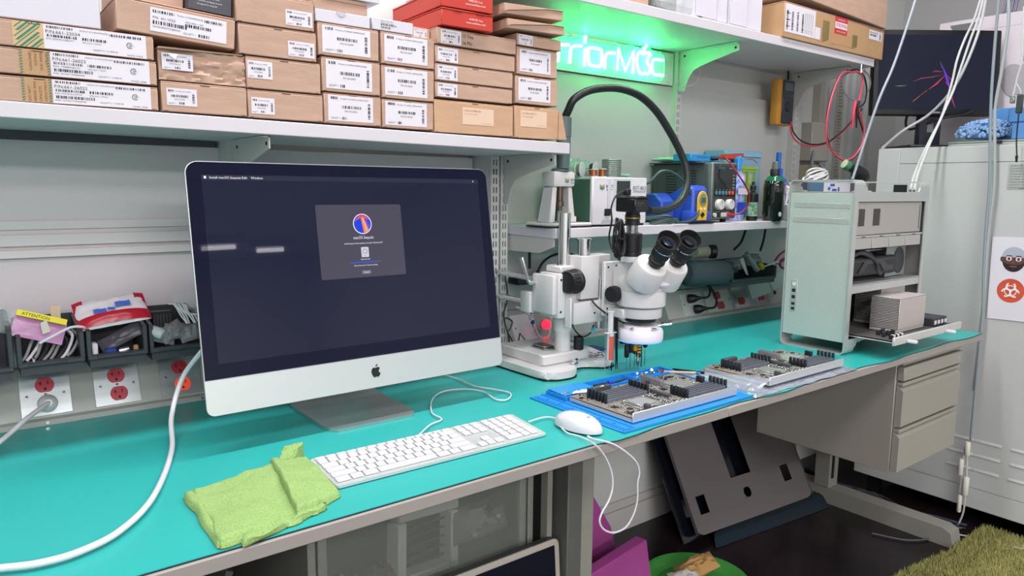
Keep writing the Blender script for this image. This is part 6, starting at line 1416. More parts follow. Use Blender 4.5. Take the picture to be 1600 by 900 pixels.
MB().box(2.04, 2.474, .107, .30, .962, .9665).build('card_shelf', TAD, t)
MB().prism([(.106,.940),(.106,.9615),(.122,.9615),(.122,.948)], 2.036, 2.474, 'yz').build('shelf_lip', TA, t)
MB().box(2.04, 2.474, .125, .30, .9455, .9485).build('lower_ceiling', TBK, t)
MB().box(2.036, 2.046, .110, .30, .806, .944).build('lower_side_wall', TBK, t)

# processor tray sliding out of the side
t = thing('processor_tray', (2.27, .10, .815), 'silver processor tray with two finned heatsinks pulled out of the tower', 'computer part')
HS = mat('heatsink_aluminium', '#c2bcb8', .4, metal=.3)
MB().box(2.060, 2.505, -.012, .286, .8125, .8150, bev=.0005).build('tray_floor', TA, t)
MB().box(2.056, 2.510, -.019, -.0125, .806, .829, bev=.001).build('front_rail', mat('tray_rail', '#cfcfcd', .35, metal=.3), t)
MB().box(2.062, 2.50, -.010, .28, .8185, .8205, bev=.0003).build('circuit_board', mat('pcb_grey', '#54514f', .5), t)
for x in (2.13, 2.39): MB().box(x, x+.014, -.045, -.0195, .808, .816, bev=.001).build('latch', WPLAS, t)
def heatsink(xa, xb, ya, yb, za, zb):
    MB().box(xa, xb, ya+.001, yb, za, za+.008, bev=.0005).build('heatsink_base', HS, t)
    b = MB(); n = 19
    for i in range(n):
        z = za+.011+(zb-za-.014)*i/(n-1); b.box(xa, xb-.004, ya+.003, yb, z, z+.0022)
    b.build('fin', HS, t)['kind'] = 'stuff'
    MB().box(xa+.004, xb, ya, ya+.0022, za+.0085, zb+.001, bev=.0006).build('side_shroud', HS, t)
    MB().box(xa, xb, ya, yb, zb+.0015, zb+.003, bev=.0006).build('top_plate', HS, t)
    MB().box(xa+.02, xb-.02, yb-.003, yb-.001, za+.009, zb).build('core', TBK, t)
    MB().box(xb-.0035, xb, ya+.003, yb, za+.0085, zb).build('rear_shroud', HS, t)
heatsink(2.170, 2.345, .026, .108, .8225, .922)
heatsink(2.262, 2.425, .125, .205, .8225, .936)
for i in range(4):
    MB().box(2.378+.024*i, 2.396+.024*i, .010, .10, .8215, .846+.001*(i % 2), bev=.001).build('memory_module', DARKG, t)
    MB().box(2.380+.024*i, 2.394+.024*i, .0088, .0098, .828, .840).build('module_label', WHITEP, t)
for i in range(5): MB().lathe((2.095+.014*i, .03+.022*(i % 2), .8208), (0,0,1), [(.006,0),(.006,.014),(.005,.015)], 14).build('capacitor', mat('cap_dark', '#33363a', .3, metal=.4), t)
for i in range(6): MB().box(2.075+.012*i, 2.083+.012*i, -.004, .006, .8208, .832, bev=.0005).build('connector_block', (TBK, WPLAS)[i % 2], t)

# things behind / on the tower, seen on the shelf end
t = thing('white_cable_coil', (2.42,.45,1.2), 'coiled white cable bundle behind the tower top', 'cable')
for i in range(7):
    rr = .075-.003*i
    MB().tube([(2.50+rr*math.cos(a)*1.0, .50+rr*.35*math.sin(a), 1.283+.018*math.sin(a+.6*i)+.005*i-.015) for a in [2*PI*k/12 for k in range(12)]], .0034, n=7, sub=3, closed=True).build('cable_turn', mat('cable_white'), t)
t = thing('black_microscope_probe', (2.60,.45,1.30), 'black cylindrical probe with a green tip lying behind the tower', 'probe')
pa = Vector((2.60,.45,1.335)); pbv = Vector((2.72,.40,1.270)); dd = (pbv-pa).normalized()
MB().lathe(pa, dd, [(.0165,0),(.018,.004),(.018,.02)], 22).build('green_tip', mat('green_tip', '#3d7a58', .3), t)
MB().lathe(pa+dd*.0205, dd, [(.0145,0),(.0145,.035),(.024,.038),(.026,.07),(.020,.085),(.008,.10)], 24).build('probe_body', BLACKP, t)
MB().lathe(pa-dd*.001, -dd, [(.0165,0),(.012,.0008)], 22).build('probe_window', mat('probe_glass', '#b8c4a0', .1), t)
t = thing('shelf_carrier', (2.6,.5,1.132), 'dark box under the cable coil behind the tower', 'box')
MB().box(2.40, 2.70, .47, .545, 1.1322, 1.272, bev=.003).build('box_body', mat('dark_bluish_box', '#3c4350', .5), t)
MB().box(2.405, 2.50, .4690, .4698, 1.235, 1.270).build('blue_label', mat('slate_blue_label', '#4d7290', .5), t)
MB().box(2.502, 2.69, .4690, .4698, 1.215, 1.270).build('white_label', WHITEP, t)
stuff(MB().box(2.545,2.575,.468,.4688,1.254,1.262).box(2.56,2.59,.468,.4688,1.236,1.244).box(2.53,2.545,.468,.4688,1.24,1.25).box(2.60,2.61,.468,.4688,1.236,1.25).build('print', mat('tag_blue_print', '#3458b8', .5), t, flat=True))

# ------------------------------------------------------------------ server boards
def board(dx, dy, lab, on_mat=True, zb=.7655):
    t = thing('circuit_board_assembly', (1.23+dx, .13+dy, zb), lab, 'circuit board')
    PCB = mat('pcb_brown', '#7d7974', .5, var=.35, vs=90); PCBE = mat('pcb_edge', '#b08a5e', .6); SOC = mat('socket_silver', '#b9bdb8', .3, metal=.6); DIM = mat('dimm_black', '#656a75', .45); PCL = mat('latch_black', '#1c2027', .4)
    BX0, BX1, BY0, BY1 = 1.056+dx, 1.404+dx, .034+dy, .225+dy; z = zb
    MB().box(BX0, BX1, BY0+.004, BY1, z, z+.0025, bev=.0005).build('tray_sheet', ALUL, t)
    MB().box(BX0-.001, BX1+.001, BY0, BY0+.0035, z, z+.021, bev=.0012).build('front_rail', mat('rail_white_metal', '#c9cccd', .28, metal=.45), t)
    MB().box(BX0, BX0+.002, BY0+.004, BY1, z+.0026, z+.0075).build('side_lip', ALUL, t)
    pc = MB().box(BX0+.003, BX1-.002, BY0+.006, BY1-.001, z+.0095, z+.0112).build('circuit_board', PCB, t)
    for xx in (.02, .17, .32): MB().cyl((BX0+xx, BY0+.02, z+.0026), (BX0+xx, BY0+.02, z+.0094), .003, n=10).build('standoff', CHROME, t)
    MB().box(BX0+.0015, BX0+.0029, BY0+.006, BY1-.001, z+.0093, z+.0113).build('board_edge', PCBE, t)
    zt = z+.0113
    def dimms(xa, xb, ya, n, st, h=.008):
        for i in range(n):
            y = ya+st*i
            s_ = MB().box(xa, xb, y, y+.0060, zt, zt+h, bev=.0006).build('memory_slot', DIM, t)
            MB().box(xa+.006, xb-.006, y+.0025, y+.0035, zt+h, zt+h+.0006).build('slot_groove', SLOT, s_)
            for xe in (xa-.004, xb-.002): MB().box(xe, xe+.006, y-.0005, y+.0065, zt, zt+h+.014, bev=.001).build('slot_latch', PCL, s_)
    dimms(1.082+dx, 1.212+dx, .135+dy, 6, .0105); dimms(1.255+dx, 1.392+dx, .056+dy, 5, .0105)
    for cx, cy in ((1.145, .092), (1.325, .145)):
        s_ = MB().box(cx-.036+dx, cx+.036+dx, cy-.030+dy, cy+.030+dy, zt, zt+.003, bev=.0008).build('processor_socket', mat('socket_frame', '#a7a9a3', .35, metal=.5), t)
        MB().box(cx-.024+dx, cx+.024+dx, cy-.021+dy, cy+.021+dy, zt+.003, zt+.0050, bev=.0006).build('processor_lid', SOC, s_)
        for sx in (-1, 1):
            for sy in (-1, 1): MB().lathe((cx+sx*.031+dx, cy+sy*.025+dy, zt+.003), (0,0,1), [(.0035,0),(.0035,.004),(.002,.005)], 12).build('socket_post', CHROME, s_)
        MB().tube([(cx-.033+dx, cy-.027+dy, zt+.0045), (cx-.033+dx, cy+.027+dy, zt+.0045), (cx-.02+dx, cy+.029+dy, zt+.0045)], .001, n=6, smooth=False).build('lever', CHROME, s_)
    h = MB().box(1.279+dx, 1.291+dx, .155+dy, .218+dy, zt, zt+.015, bev=.001).build('heatsink_block', mat('block_grey', '#77757a', .45), t)
    b = MB()
    for i in range(10): b.box(1.280+dx, 1.290+dx, .158+.0057*i+dy, .1600+.0057*i+dy, zt+.0152, zt+.0168)
    stuff(b.build('heatsink_rib', mat('block_grey'), h))
    MB().box(1.110+dx, 1.165+dx, .203+dy, .216+dy, zt, zt+.014, bev=.001).build('connector_block', mat('connector_grey', '#4a4b50', .5), t)
    MB().box(1.222+dx, 1.232+dx, .085+dy, .140+dy, zt, zt+.009, bev=.001).build('connector_block', mat('connector_grey'), t)
    MB().box(1.118+dx, 1.128+dx, .050+dy, .064+dy, zt, zt+.012, bev=.001).build('connector_block', mat('connector_grey'), t)
    MB().box(1.388+dx, 1.398+dx, .120+dy, .140+dy, zt, zt+.014, bev=.001).build('connector_block', PCL, t)
    r = random.Random(11)
    for i in range(9): MB().lathe((1.17+.0085*i+dx, .048+.003*(i % 2)+dy, zt), (0,0,1), [(.0033,0),(.0033,.006),(.0025,.0065)], 12).build('capacitor', CHROME, t)
    for i in range(8): MB().lathe((1.19+.002*(i%2)+dx, .062+.0085*i+dy, zt), (0,0,1), [(.0033,0),(.0033,.006),(.0025,.0065)], 12).build('capacitor', CHROME, t)
    for i in range(7): MB().lathe((1.275+.011*i+dx, .192+.006*(i % 2)+dy, zt), (0,0,1), [(.004,0),(.004,.007),(.003,.0075)], 12).build('capacitor', DARKG, t)
    b = MB(); c = MB()
    for i in range(900):
        x = BX0+.006+r.random()*.334; y = BY0+.008+r.random()*.176
        w = .0012+.0025*r.random(); q = .001+.002*r.random()
        (b if i % 3 == 0 else c).box(x, x+w, y, y+q, zt, zt+.0009+.0012*r.random())
    stuff(b.build('chip_parts', mat('chip_dark', '#26282b', .5), t)); stuff(c.build('solder_parts', mat('solder_pale', '#c4c0b6', .35, metal=.3), t))
    for i, (x, y, s_) in enumerate(((1.068,.05,.014),(1.09,.075,.010),(1.07,.10,.012),(1.21,.105,.010),(1.262,.13,.014),(1.36,.195,.012),(1.38,.17,.010),(1.06,.19,.010))):
        MB().box(x+dx, x+s_+dx, y+dy, y+s_+dy, zt, zt+.002, bev=.0002).build('chip', BLACKP, t)
    return t
board(0, 0, 'circuit board tray with black memory slots lying on the blue repair mat')
board(.478, -.002, 'circuit board tray on a crumpled silver antistatic bag in front of the tower', zb=.7650)
# blue silicone repair mat with trays and a ruler strip
t = thing('repair_mat', (1.227, .16, .76), 'bright blue silicone repair mat with part trays under the left circuit board', 'mat')
BM = mat('blue_silicone', '#1d86d0', .42); BMD = mat('blue_silicone_dark', '#1870b4', .5)
MB().box(1.006, 1.448, .010, .306, .7602, .7636, bev=.001).build('mat_sheet', BM, t)
for xa, xb, ya, yb in ((1.006,1.448,.010,.014),(1.444,1.448,.015,.300),(1.040,1.448,.300,.306),(1.040,1.044,.016,.30)): MB().box(xa, xb, ya, yb, .7638, .7654, bev=.0005).build('raised_edge', BM, t)
for i in range(34):
    MB().box(1.0095, 1.0235 if i % 5 else 1.033, .018+.0083*i, .0200+.0083*i, .7637, .7646).build('ruler_rib', BMD, t)
for (xa, xb, ya, yb) in ((1.05,1.155,.232,.300),(1.160,1.30,.245,.300),(1.305,1.44,.245,.300)):
    for q in ((xa,xb,ya,ya+.003),(xa,xb,yb-.003,yb),(xa,xa+.003,ya+.0032,yb-.0032),(xb-.003,xb,ya+.0032,yb-.0032)): MB().box(*q, .7638, .7740, bev=.0006).build('tray_wall', BM, t)
MB().hexa([(1.052,.236,.7745),(1.152,.236,.7745),(1.156,.300,.7745),(1.056,.300,.7745),(1.052,.236,.7762),(1.152,.236,.7762),(1.156,.300,.7762),(1.056,.300,.7762)], bev=.0004).build('magnet_pad', mat('pad_blue', '#2a8fe0', .35), t)
# small things in its trays
for i in range(7):
    x = 1.075+.006*i
    tag(MB().cyl((x, .232+.002*(i % 3), .779), (x+.028, .206, .7835+.001*i), .0014, n=6).ball((x+.028,.206,.7835+.001*i), .0028, 8, 6, sx=1.6).ball((x,.232+.002*(i % 3),.779), .0028, 8, 6, sx=1.6).build('cotton_swab', mat('swab_white')), 'white cotton swab lying at the back left corner of the circuit board', 'swab', 'cotton swabs on the left circuit board')
tag(MB().lathe((1.215,.262,.7725), (1,-.2,0), [(.006,0),(.006,.012),(.0045,.014)], 14).build('round_blue_piece', mat('royal_blue', '#2440b0', .4)), 'royal blue round cap in the tray of the repair mat', 'cap')
tag(MB().cyl((1.17,.265,.771), (1.21,.262,.7715), .0042, n=10).build('black_bit', BLACKP), 'short black tube in the tray of the repair mat', 'part')
tag(MB().cyl((1.23,.262,.7705), (1.285,.268,.7715), .0042, .002, 10).build('dark_pen_tip', DARKG), 'dark pointed pen tip in the tray of the repair mat', 'part')
r = random.Random(4)
for i in range(12):
    x = 1.312+.0095*i; tag(MB(Matrix.Translation((x, .262+.018*r.random(), .768+.004*(i % 3)))@rotm(20*r.random(), 30*r.random(), 180*r.random())).lathe((0,0,0), (1,0,0), [(.0032,0),(.0032,.007),(.002,.008)], 10).build('metal_bit', (CHROME, mat('brass_ring'), CHROME)[i % 3]), ('small chrome', 'small brass', 'small silver')[i % 3]+' metal bit in the right tray of the repair mat', 'part', 'metal bits in the right mat tray')
tag(MB().cyl((1.445,.255,.772), (1.432,.150,.7885), .0050, .0032, 12).build('black_brush_handle', BLACKP), 'black tapered brush handle lying behind the left circuit board', 'brush')
t = thing('cream_stick', (1.43,.2,.77), 'cream coloured stick with orange and blue ends behind the left circuit board', 'stick')
MB().cyl((1.420,.262,.7690), (1.412,.157,.7895), .0038, n=12).build('stick_body', mat('cream_wood', '#dfcdb4', .5), t)
MB().cyl((1.412,.156,.7896), (1.4105,.146,.7910), .0038, n=12).build('blue_end', mat('azure_plastic'), t)
MB().cyl((1.421,.274,.7675), (1.4205,.263,.7688), .0038, n=12).build('orange_end', mat('orange_button'), t)
tag(MB().box(1.05, 1.075, .245, .253, .7765, .778, bev=.0003).build('chrome_bit', CHROME), 'flat chrome piece on the blue pad', 'part')
for i in range(3): tag(MB(Matrix.Translation((1.165+.013*i, .275, .7645))@rotm(0,0,30*i)).box(-.006,.006,-.003,.003,0,.003,bev=.0005).build('metal_shield', CHROME), 'tiny metal shield in the middle tray of the repair mat', 'part', 'tiny shields in the middle mat tray')

# crumpled antistatic bag under the second board
FOIL = mat('antistatic_foil', '#aeb6c4', .16, metal=.45, alpha=.92, var=.1, vs=25)
t = thing('antistatic_bag', (1.66,.10,.76), 'crumpled silver antistatic bag under the right circuit board', 'bag')
bq = [Vector((1.43,.002,0)), Vector((1.895,-.002,0)), Vector((1.885,.235,0)), Vector((1.455,.245,0))]
def bagf(u, v):
    p = bq[0]*(1-u)*(1-v)+bq[1]*u*(1-v)+bq[2]*u*v+bq[3]*(1-u)*v
    inside = min(p.x-1.53, 1.885-p.x, p.y-.028, .23-p.y)
    k = max(0, min(1, -inside/.02))
    h = abs(noise.noise(Vector((p.x*22, p.y*22, 2))))*.011*k + abs(noise.noise(Vector((p.x*60, p.y*60, 5))))*.007*k
    e = min(u, 1-u, v, 1-v); h *= min(1, e/.03+.1)
    p = p + Vector((noise.noise(Vector((v*6,1,1)))*.012*(1 if u in (0,1) else .3), noise.noise(Vector((u*9,3,1)))*.008*(1 if v in (0,1) else .3), 0))
    return (p.x, p.y, .7612+h)
MB().grid(90, 50, bagf).grid(90, 50, lambda u, v: (*bagf(u, v)[:2], .7604)).build('bag_film', FOIL, t, ang=28)
b = MB(); b.grid(20, 8, lambda u, v: (1.545+.02*u-.115*v*(1-.4*u)+.002, .20-.17*u+.004*math.sin(9*v), .7625+.022*math.sin(PI*min(1,v*1.1))*(.5+.5*u)+.003*noise.noise(Vector((u*9,v*9,0)))))
b.build('folded_flap', mat('clear_foil', '#c3cbd8', .1, metal=.3, alpha=.55), t, ang=28)
# ------------------------------------------------------------------ upper right shelf load
t = thing('cardboard_box', (2.49,.6,1.7285), 'large brown carton with red FRAGILE sticker on the upper right shelf', 'box', 'brown cartons on the upper right shelf')
YR = .455
MB().box(2.165, 2.832, YR, .76, 1.7290, 1.836, bev=.002).build('box_body', mat('cardboard_worn', '#b39069', .85, var=.09, vs=9, bump=.2, bs=60), t)
MB().box(2.165, 2.832, YR+.001, .76, 1.8365, 1.8395, bev=.001).build('top_flap', CARD, t)
lb = MB().box(2.170, 2.350, YR-.0006, YR-.0001, 1.746, 1.834).build('shipping_label', WHITEP, t)
b = MB(); yy = YR-.0010
for i in range(4): bars(b, 2.178+.030*i, 1.755, .010, .060, yy, .0016, vert=True)
for i in range(5): b.text('SHIP TO 4710 MODEL', .0055, (2.290+.011*i, yy, 1.755), ex=(0,0,1), ey=(-1,0,0), width=.065)
for i in range(3): b.box(2.176, 2.20, yy, yy+.0003, 1.765+.02*i, 1.7665+.02*i)
b.build('print', INK, lb, flat=True)
MB().box(2.352, 2.385, YR-.0006, YR-.0001, 1.746, 1.785).build('small_white_label', WHITEP, t)
for xa, xb, za, zb in ((2.398, 2.440, 1.742, 1.815), (2.60, 2.635, 1.742, 1.792)):
    b = MB(); h = zb-za
    for i in range(11):
        q = za + h*i/11; b.quad((xa, YR-.0006, q), (xb, YR-.0006, min(zb, q+.012)), (xb, YR-.0006, min(zb, q+.0165)), (xa, YR-.0006, q+.0035))
    stuff(b.build('hatched_print', OLIVE, t, flat=True))
st = MB().box(2.475, 2.560, YR-.0006, YR-.0001, 1.782, 1.838).build('fragile_sticker', RED, t)
MB().box(2.477, 2.558, YR-.0009, YR-.0007, 1.799, 1.821).build('sticker_band', WHITEP, st)
b = MB(); b.text('FRAGILE', .016, (2.518, YR-.0012, 1.8165), ex=(-1,0,0), ey=(0,0,-1), align='c', width=.070); b.build('print', RED, st, flat=True)
b = MB(); b.text('HANDLE WITH CARE', .007, (2.518, YR-.0012, 1.787), align='c', width=.06); b.text('ATTENTION', .007, (2.518, YR-.0012, 1.826), align='c', width=.05); b.build('print', WHITEP, st, flat=True)
lb = MB().box(2.718, 2.815, YR-.0006, YR-.0001, 1.793, 1.826).build('part_label', WHITEP, t)
b = MB(); b.text('P/N: 661-05332', .008, (2.722, YR-.001, 1.815), width=.06); bars(b, 2.722, 1.806, .05, .006, YR-.001); bars(b, 2.795, 1.797, .010, .025, YR-.001, .0014, vert=True); b.build('print', INK, lb, flat=True)
MB().box(2.455, 2.60, YR-.0004, YR-.0001, 1.746, 1.778).build('tape_strip', mat('tape_tan', '#b98f63', .35), t)
t = thing('cardboard_box', (2.5,.6,1.84), 'brown carton on top of the large one, cut by the upper photo edge', 'box', 'brown cartons on the upper right shelf')
T = Matrix.Translation((2.17,.45,1.8405))@rotm(0,0,0)
MB(T).hexa([(.055,0,.026),(.66,.0,.001),(.66,.30,.001),(.0,.30,.026),(.055,0,.13),(.66,0,.10),(.66,.30,.10),(.0,.30,.13)], bev=.002).build('box_body', CARD, t)
# white cartons
for i, (xa, xb) in enumerate(((1.735, 1.835), (1.838, 1.893), (1.896, 1.985), (1.988, 2.070))):
    t = thing('white_carton', ((xa+xb)/2,.6,1.7285), ('white upright carton nearest the clear bag on the upper right shelf', 'narrow white upright carton, second on the upper right shelf', 'white upright carton, third on the upper right shelf', 'white upright carton touching the large brown one')[i], 'box', 'white upright cartons on the upper right shelf')
    MB().box(xa, xb, .468+.006*(i % 2), .74, 1.7288, 1.98, bev=.002).build('box_body', WBOX, t)
    MB().box(xa+.003, xb-.003, .4665+.006*(i % 2), .4678+.006*(i % 2), 1.735, 1.98).build('front_sleeve', mat('sleeve_white', '#d3d0d9', .5), t)
MB().box(1.748,1.766,.4655,.4662,1.732,1.7335).build('foot_mark', INK, bpy.data.objects['white_carton'])
t = thing('mesh_chassis', (1.64,.6,1.7285), 'dark metal mesh part in a clear bag on the upper right shelf', 'computer part')
MB().box(1.585, 1.69, .50, .70, 1.7290, 1.80, bev=.001).build('chassis', mat('chassis_grey', '#7b8682', .4, metal=.4), t)
MB().box(1.590, 1.680, .4985, .4995, 1.745, 1.80).build('mesh_face', PERFX, t)
for x in (1.605, 1.645): MB().box(x, x+.014, .4985, .4995, 1.732, 1.740).build('port', SLOT, t)
tag(crumple(MB(), (1.68,.50,1.762), .17, .05, .06, 91, .45, tilt=rotm(20,0,0)).build('clear_bag', mat('clear_white_bag', '#e6ecec', .15, alpha=.35)), 'clear plastic bag around the mesh part on the upper right shelf', 'bag')
t = thing('brown_tray_box', (1.42,.6,1.7285), 'brown carton edge at the left of the upper right shelf', 'box')
MB().box(1.25, 1.545, .475, .70, 1.7290, 1.80, bev=.002).build('box_body', CARD, t)

# ------------------------------------------------------------------ yellow multimeter with leads
t = thing('multimeter', (2.575,.70,1.49), 'yellow and dark multimeter hanging under the upper right shelf', 'multimeter')
AM = mat('amber_meter', '#c89038', .45)
MB().box(2.535, 2.640, .698, .733, 1.487, 1.662, bev=.010, seg=2).build('yellow_case', AM, t)
MB().box(2.562, 2.638, .6925, .6978, 1.494, 1.658, bev=.004).build('face_plate', mat('meter_dark', '#363b44', .4), t)
MB().box(2.572, 2.626, .6912, .6924, 1.618, 1.648, bev=.001).build('display', mat('meter_lcd', '#5b6468', .2), t)
MB().lathe((2.600,.6924,1.558), (0,-1,0), [(.020,0),(.018,.005)], 24).build('dial', mat('meter_dial', '#2a2e36', .4), t)
for i in range(4): MB().box(2.570+.016*i, 2.580+.016*i, .6912, .6924, 1.595, 1.602, bev=.0005).build('button', mat('meter_button', '#4f545c', .4), t)
MB().tube([(2.60,.70,1.663),(2.615,.71,1.685),(2.63,.72,1.698)], .004, n=8).build('hang_strap', BLACKP, t)
PK = mat('pink_red_lead', '#d8425c', .35)
t = thing('test_leads', (2.67,.48,1.4), 'red and black multimeter leads looped from the shelf end', 'test leads')
for k, m_, r_ in (('lead_red', PK, .0032), ('lead_loop', PK, .0032), ('lead_black', BLACKP, .0030), ('lead_black2', BLACKP, .0028)): MB().tube(P[k], r_, n=8).build('red_lead' if 'red' in k or 'loop' in k else 'black_lead', m_, t)
for k, m_ in (('probe_b', BLACKP), ('probe_r', PK)): MB().tube(P[k], lambda u: .0065-.004*u, n=10).build('probe', m_, t)
MB().tube(P['wire_grey'], .0028, n=8).build('grey_wire', mat('cable_grey')); tag(bpy.data.objects['grey_wire'], 'light grey wire loop hanging with the test leads at the shelf end', 'wire')
tag(MB().lathe((2.69,.462,1.699), (0,0,-1), [(.004,0),(.004,.02),(.008,.022),(.008,.03)], 12).build('hook', CHROME), 'small hook under the shelf end holding the test leads', 'hook')

# wall fittings right of the shelf
t = thing('wall_conduit_box', (2.93,.78,1.2), 'beige electrical box with conduit on the wall right of the multimeter', 'electrical box')
BG = mat('beige_enamel', '#aeaaa0', .5); BG2 = mat('old_beige', '#b3a98f', .6)
MB().box(2.955, 2.995, .765, .7995, 1.52, 2.2, bev=.002).build('conduit', BG, t)
MB().box(2.86, 3.00, .735, .7995, 1.36, 1.52, bev=.004).build('switch_box', BG, t)
MB().box(2.86, 2.99, .740, .7995, 1.18, 1.345, bev=.004).build('lower_box', BG2, t)
MB().cyl((2.93,.735,1.34), (2.93,.71,1.32), .012).build('screw_boss', CHROME, t)
MB().box(2.90, 2.95, .736, .7395, 1.24, 1.30, bev=.002).build('label_window', mat('window_brown', '#6d5f45', .4), t)
MB().tube([(2.87,.73,1.40),(2.85,.72,1.33),(2.90,.71,1.30),(2.95,.72,1.34)], .006, n=8).build('grey_wire', mat('cable_grey'), t)
for i, (xa, xb, d_) in enumerate(((3.02,3.05,.012),(3.06,3.10,.02),(3.11,3.13,.01),(3.22,3.25,.012),(3.27,3.33,.02),(3.34,3.37,.01),(3.40,3.44,.016))):
    s_ = MB().box(xa, xb, .80-d_, .80, 1.0, 2.3, bev=.001).build('trim_%d' % (20+i), mat('strip_grey', '#b9bcbb', .5)); s_['kind'] = 'structure'
t = thing('scale_strip', (3.08,.78,1.4), 'slotted metal strip with fine marks on the wall beside the leads', 'rail')
MB().box(3.135, 3.185, .785, .7995, 1.05, 2.2).build('strip', BG, t)
b = MB()
for i in range(46): b.box(3.14, 3.165 if i % 2 else 3.175, .7842, .7849, 1.3+.014*i, 1.304+.014*i)
stuff(b.build('mark', mat('mark_grey', '#7d7f7f', .6), t))

# ------------------------------------------------------------------ big off-white cabinet
t = thing('metal_cabinet', (3.25, -.3, 0), 'tall off-white metal cabinet with louvres at the right, carrying a monitor', 'cabinet')
CB = mat('cabinet_enamel', '#bcbfbe', .42, var=.02, vs=2)
MB().box(2.9025, 3.65, -1.6, .476, .075, 1.402, bev=.003).build('case', CB, t)
MB().box(2.9001, 2.9022, -1.59, .390, .155, 1.340, bev=.001).build('side_panel', CB, t)
MB().box(2.9001, 2.9022, -1.59, .390, 1.3425, 1.398, bev=.001).build('upper_band', CB, t)
MB().box(2.9001, 2.9022, .3925, .474, .155, 1.398, bev=.001).build('corner_panel', CB, t)
MB().box(2.9001, 2.9022, -1.59, .474, .078, .153, bev=.001).build('kick_panel', CB, t)
MB().box(2.8990, 2.9000, .355, .405, 1.225, 1.262).build('latch_recess', SLOT, t)
for k in range(3):
    for y in (.13, .05-.003, -.072, -.19, -.31, -.43):
        z = .343-.055*k+.0
        MB().prism([(y-.0, z-.016)]+[(y, z)]+[(y-.092, z)]+[(y-.092, z-.006)], 2.893, 2.9, 'yz').build('louvre', CB, t) if False else MB().hexa([(2.8999,y-.092,z-.013),(2.8999,y-.092,z-.001),(2.8999,y,z-.001),(2.8999,y,z-.013),(2.8965,y-.086,z-.011),(2.8992,y-.086,z-.002),(2.8992,y-.006,z-.002),(2.8965,y-.006,z-.011)]).build('louvre', CB, t)
pl_ = MB().box(2.8985, 2.9000, -.10, .022, 1.248, 1.335).build('rating_label', mat('label_grey', '#a9adab', .5), t)
b = MB()
for i in range(9): b.text('CAUTION 120V 60Hz 12A MODEL', .0075, (2.8980, .018-.0, 1.325-.0092*i), ex=(0,-1,0), ey=(0,0,1), width=(.11 if i % 3 else .08))
b.box(2.8978,2.8982,-.06,-.015,1.25,1.2515); stuff(b.build('print', mat('faint_ink', '#5e6462', .6), pl_, flat=True))
for y in (.40, -1.5):
    MB().box(2.95, 3.0, y, y+.04, 0, .0745).build('foot', BLACKP, t)
    MB().box(3.55, 3.6, y, y+.04, 0, .0745).build('foot', BLACKP, t)
# poster on the cabinet
t = thing('poster', (2.895,-.05,.79), 'white paper poster with a turbaned face and an orange biohazard disc on the cabinet', 'poster')
MB().hexa([(2.8968,.043,.791),(2.8973,.043,.791),(2.8973,-.29,.800),(2.8968,-.29,.800),(2.8968,.050,1.082),(2.8973,.050,1.082),(2.8973,-.29,1.090),(2.8968,-.29,1.090)]).build('sheet', mat('poster_white', '#dbd9e0', .5), t)
XP = 2.8966
def pdisc(cy, cz, ry, rz, x, a0=0, a1=360, n=32): return [(x, cy-ry*math.cos(R(a0+(a1-a0)*i/n)), cz+rz*math.sin(R(a0+(a1-a0)*i/n))) for i in range(n+1)]
def flat(L_, m_, nm, x=None):
    b = MB(); b._add(L_, [tuple(range(len(L_)))]); b.build(nm, m_, t, flat=True)
fy, fz = -.022, 1.000
SKN = mat('face_brown', '#5e4038', .6); SKD = mat('beard_dark', '#2b2024', .6)
flat(pdisc(fy, fz, .034, .036, XP), SKN, 'face')
flat(pdisc(fy+.034, fz+.006, .007, .010, XP-.0001), SKN, 'ear'); flat(pdisc(fy-.034, fz+.006, .007, .010, XP-.0001), SKN, 'ear')
flat([(XP-.0003, fy+.032, fz-.002), (XP-.0003, fy+.020, fz-.010), (XP-.0003, fy, fz-.012), (XP-.0003, fy-.020, fz-.010), (XP-.0003, fy-.032, fz-.002)] + pdisc(fy, fz, .033, .037, XP-.0003, 190, 350, 16)[::-1], SKD, 'beard')
flat(pdisc(fy, fz-.018, .012, .003, XP-.0006), mat('lips', '#7a4a48', .6), 'mouth')
flat(pdisc(fy, fz-.004, .005, .005, XP-.0005), mat('nose_brown', '#6e4c42', .6), 'nose')
for s_ in (-1, 1):
    flat(pdisc(fy+s_*.0145, fz+.008, .0085, .0075, XP-.0006), mat('eye_white', '#f0eef0', .4), 'eye'); flat(pdisc(fy+s_*.0145, fz+.008, .0045, .0058, XP-.0008), mat('iris_red', '#7a2c34', .4), 'iris')
    flat(pdisc(fy+s_*.0145, fz+.0185, .010, .0018, XP-.0006), SKD, 'eyebrow')
TUR = mat('turban_white', '#aab3c0', .6); TURS = mat('turban_fold', '#8f9aa6', .6)
flat(pdisc(fy, fz+.014, .037, .036, XP-.0004, 0, 180, 20), TUR, 'turban')
by, bz = -.022, .897
flat(pdisc(by, bz, .042, .042, XP), mat('biohazard_orange', '#d9633c', .5, var2='#c44a3c', vs=9), 'orange_disc')
WH = mat('eye_white')
AK = [0]
def arc(cy, cz, r0, r1, a0, a1, n=14):
    b = MB(); AK[0] += 1; XQ = XP-.0005-.00012*AK[0]
    for i in range(n):
        u0 = R(a0+(a1-a0)*i/n); u1 = R(a0+(a1-a0)*(i+1)/n); w0 = 1 if r1 < 0 else 1
        b.quad((XQ, cy+r0*math.cos(u0), cz+r0*math.sin(u0)), (XQ, cy+r0*math.cos(u1), cz+r0*math.sin(u1)), (XQ, cy+r1*math.cos(u1), cz+r1*math.sin(u1)), (XQ, cy+r1*math.cos(u0), cz+r1*math.sin(u0)))
    return b
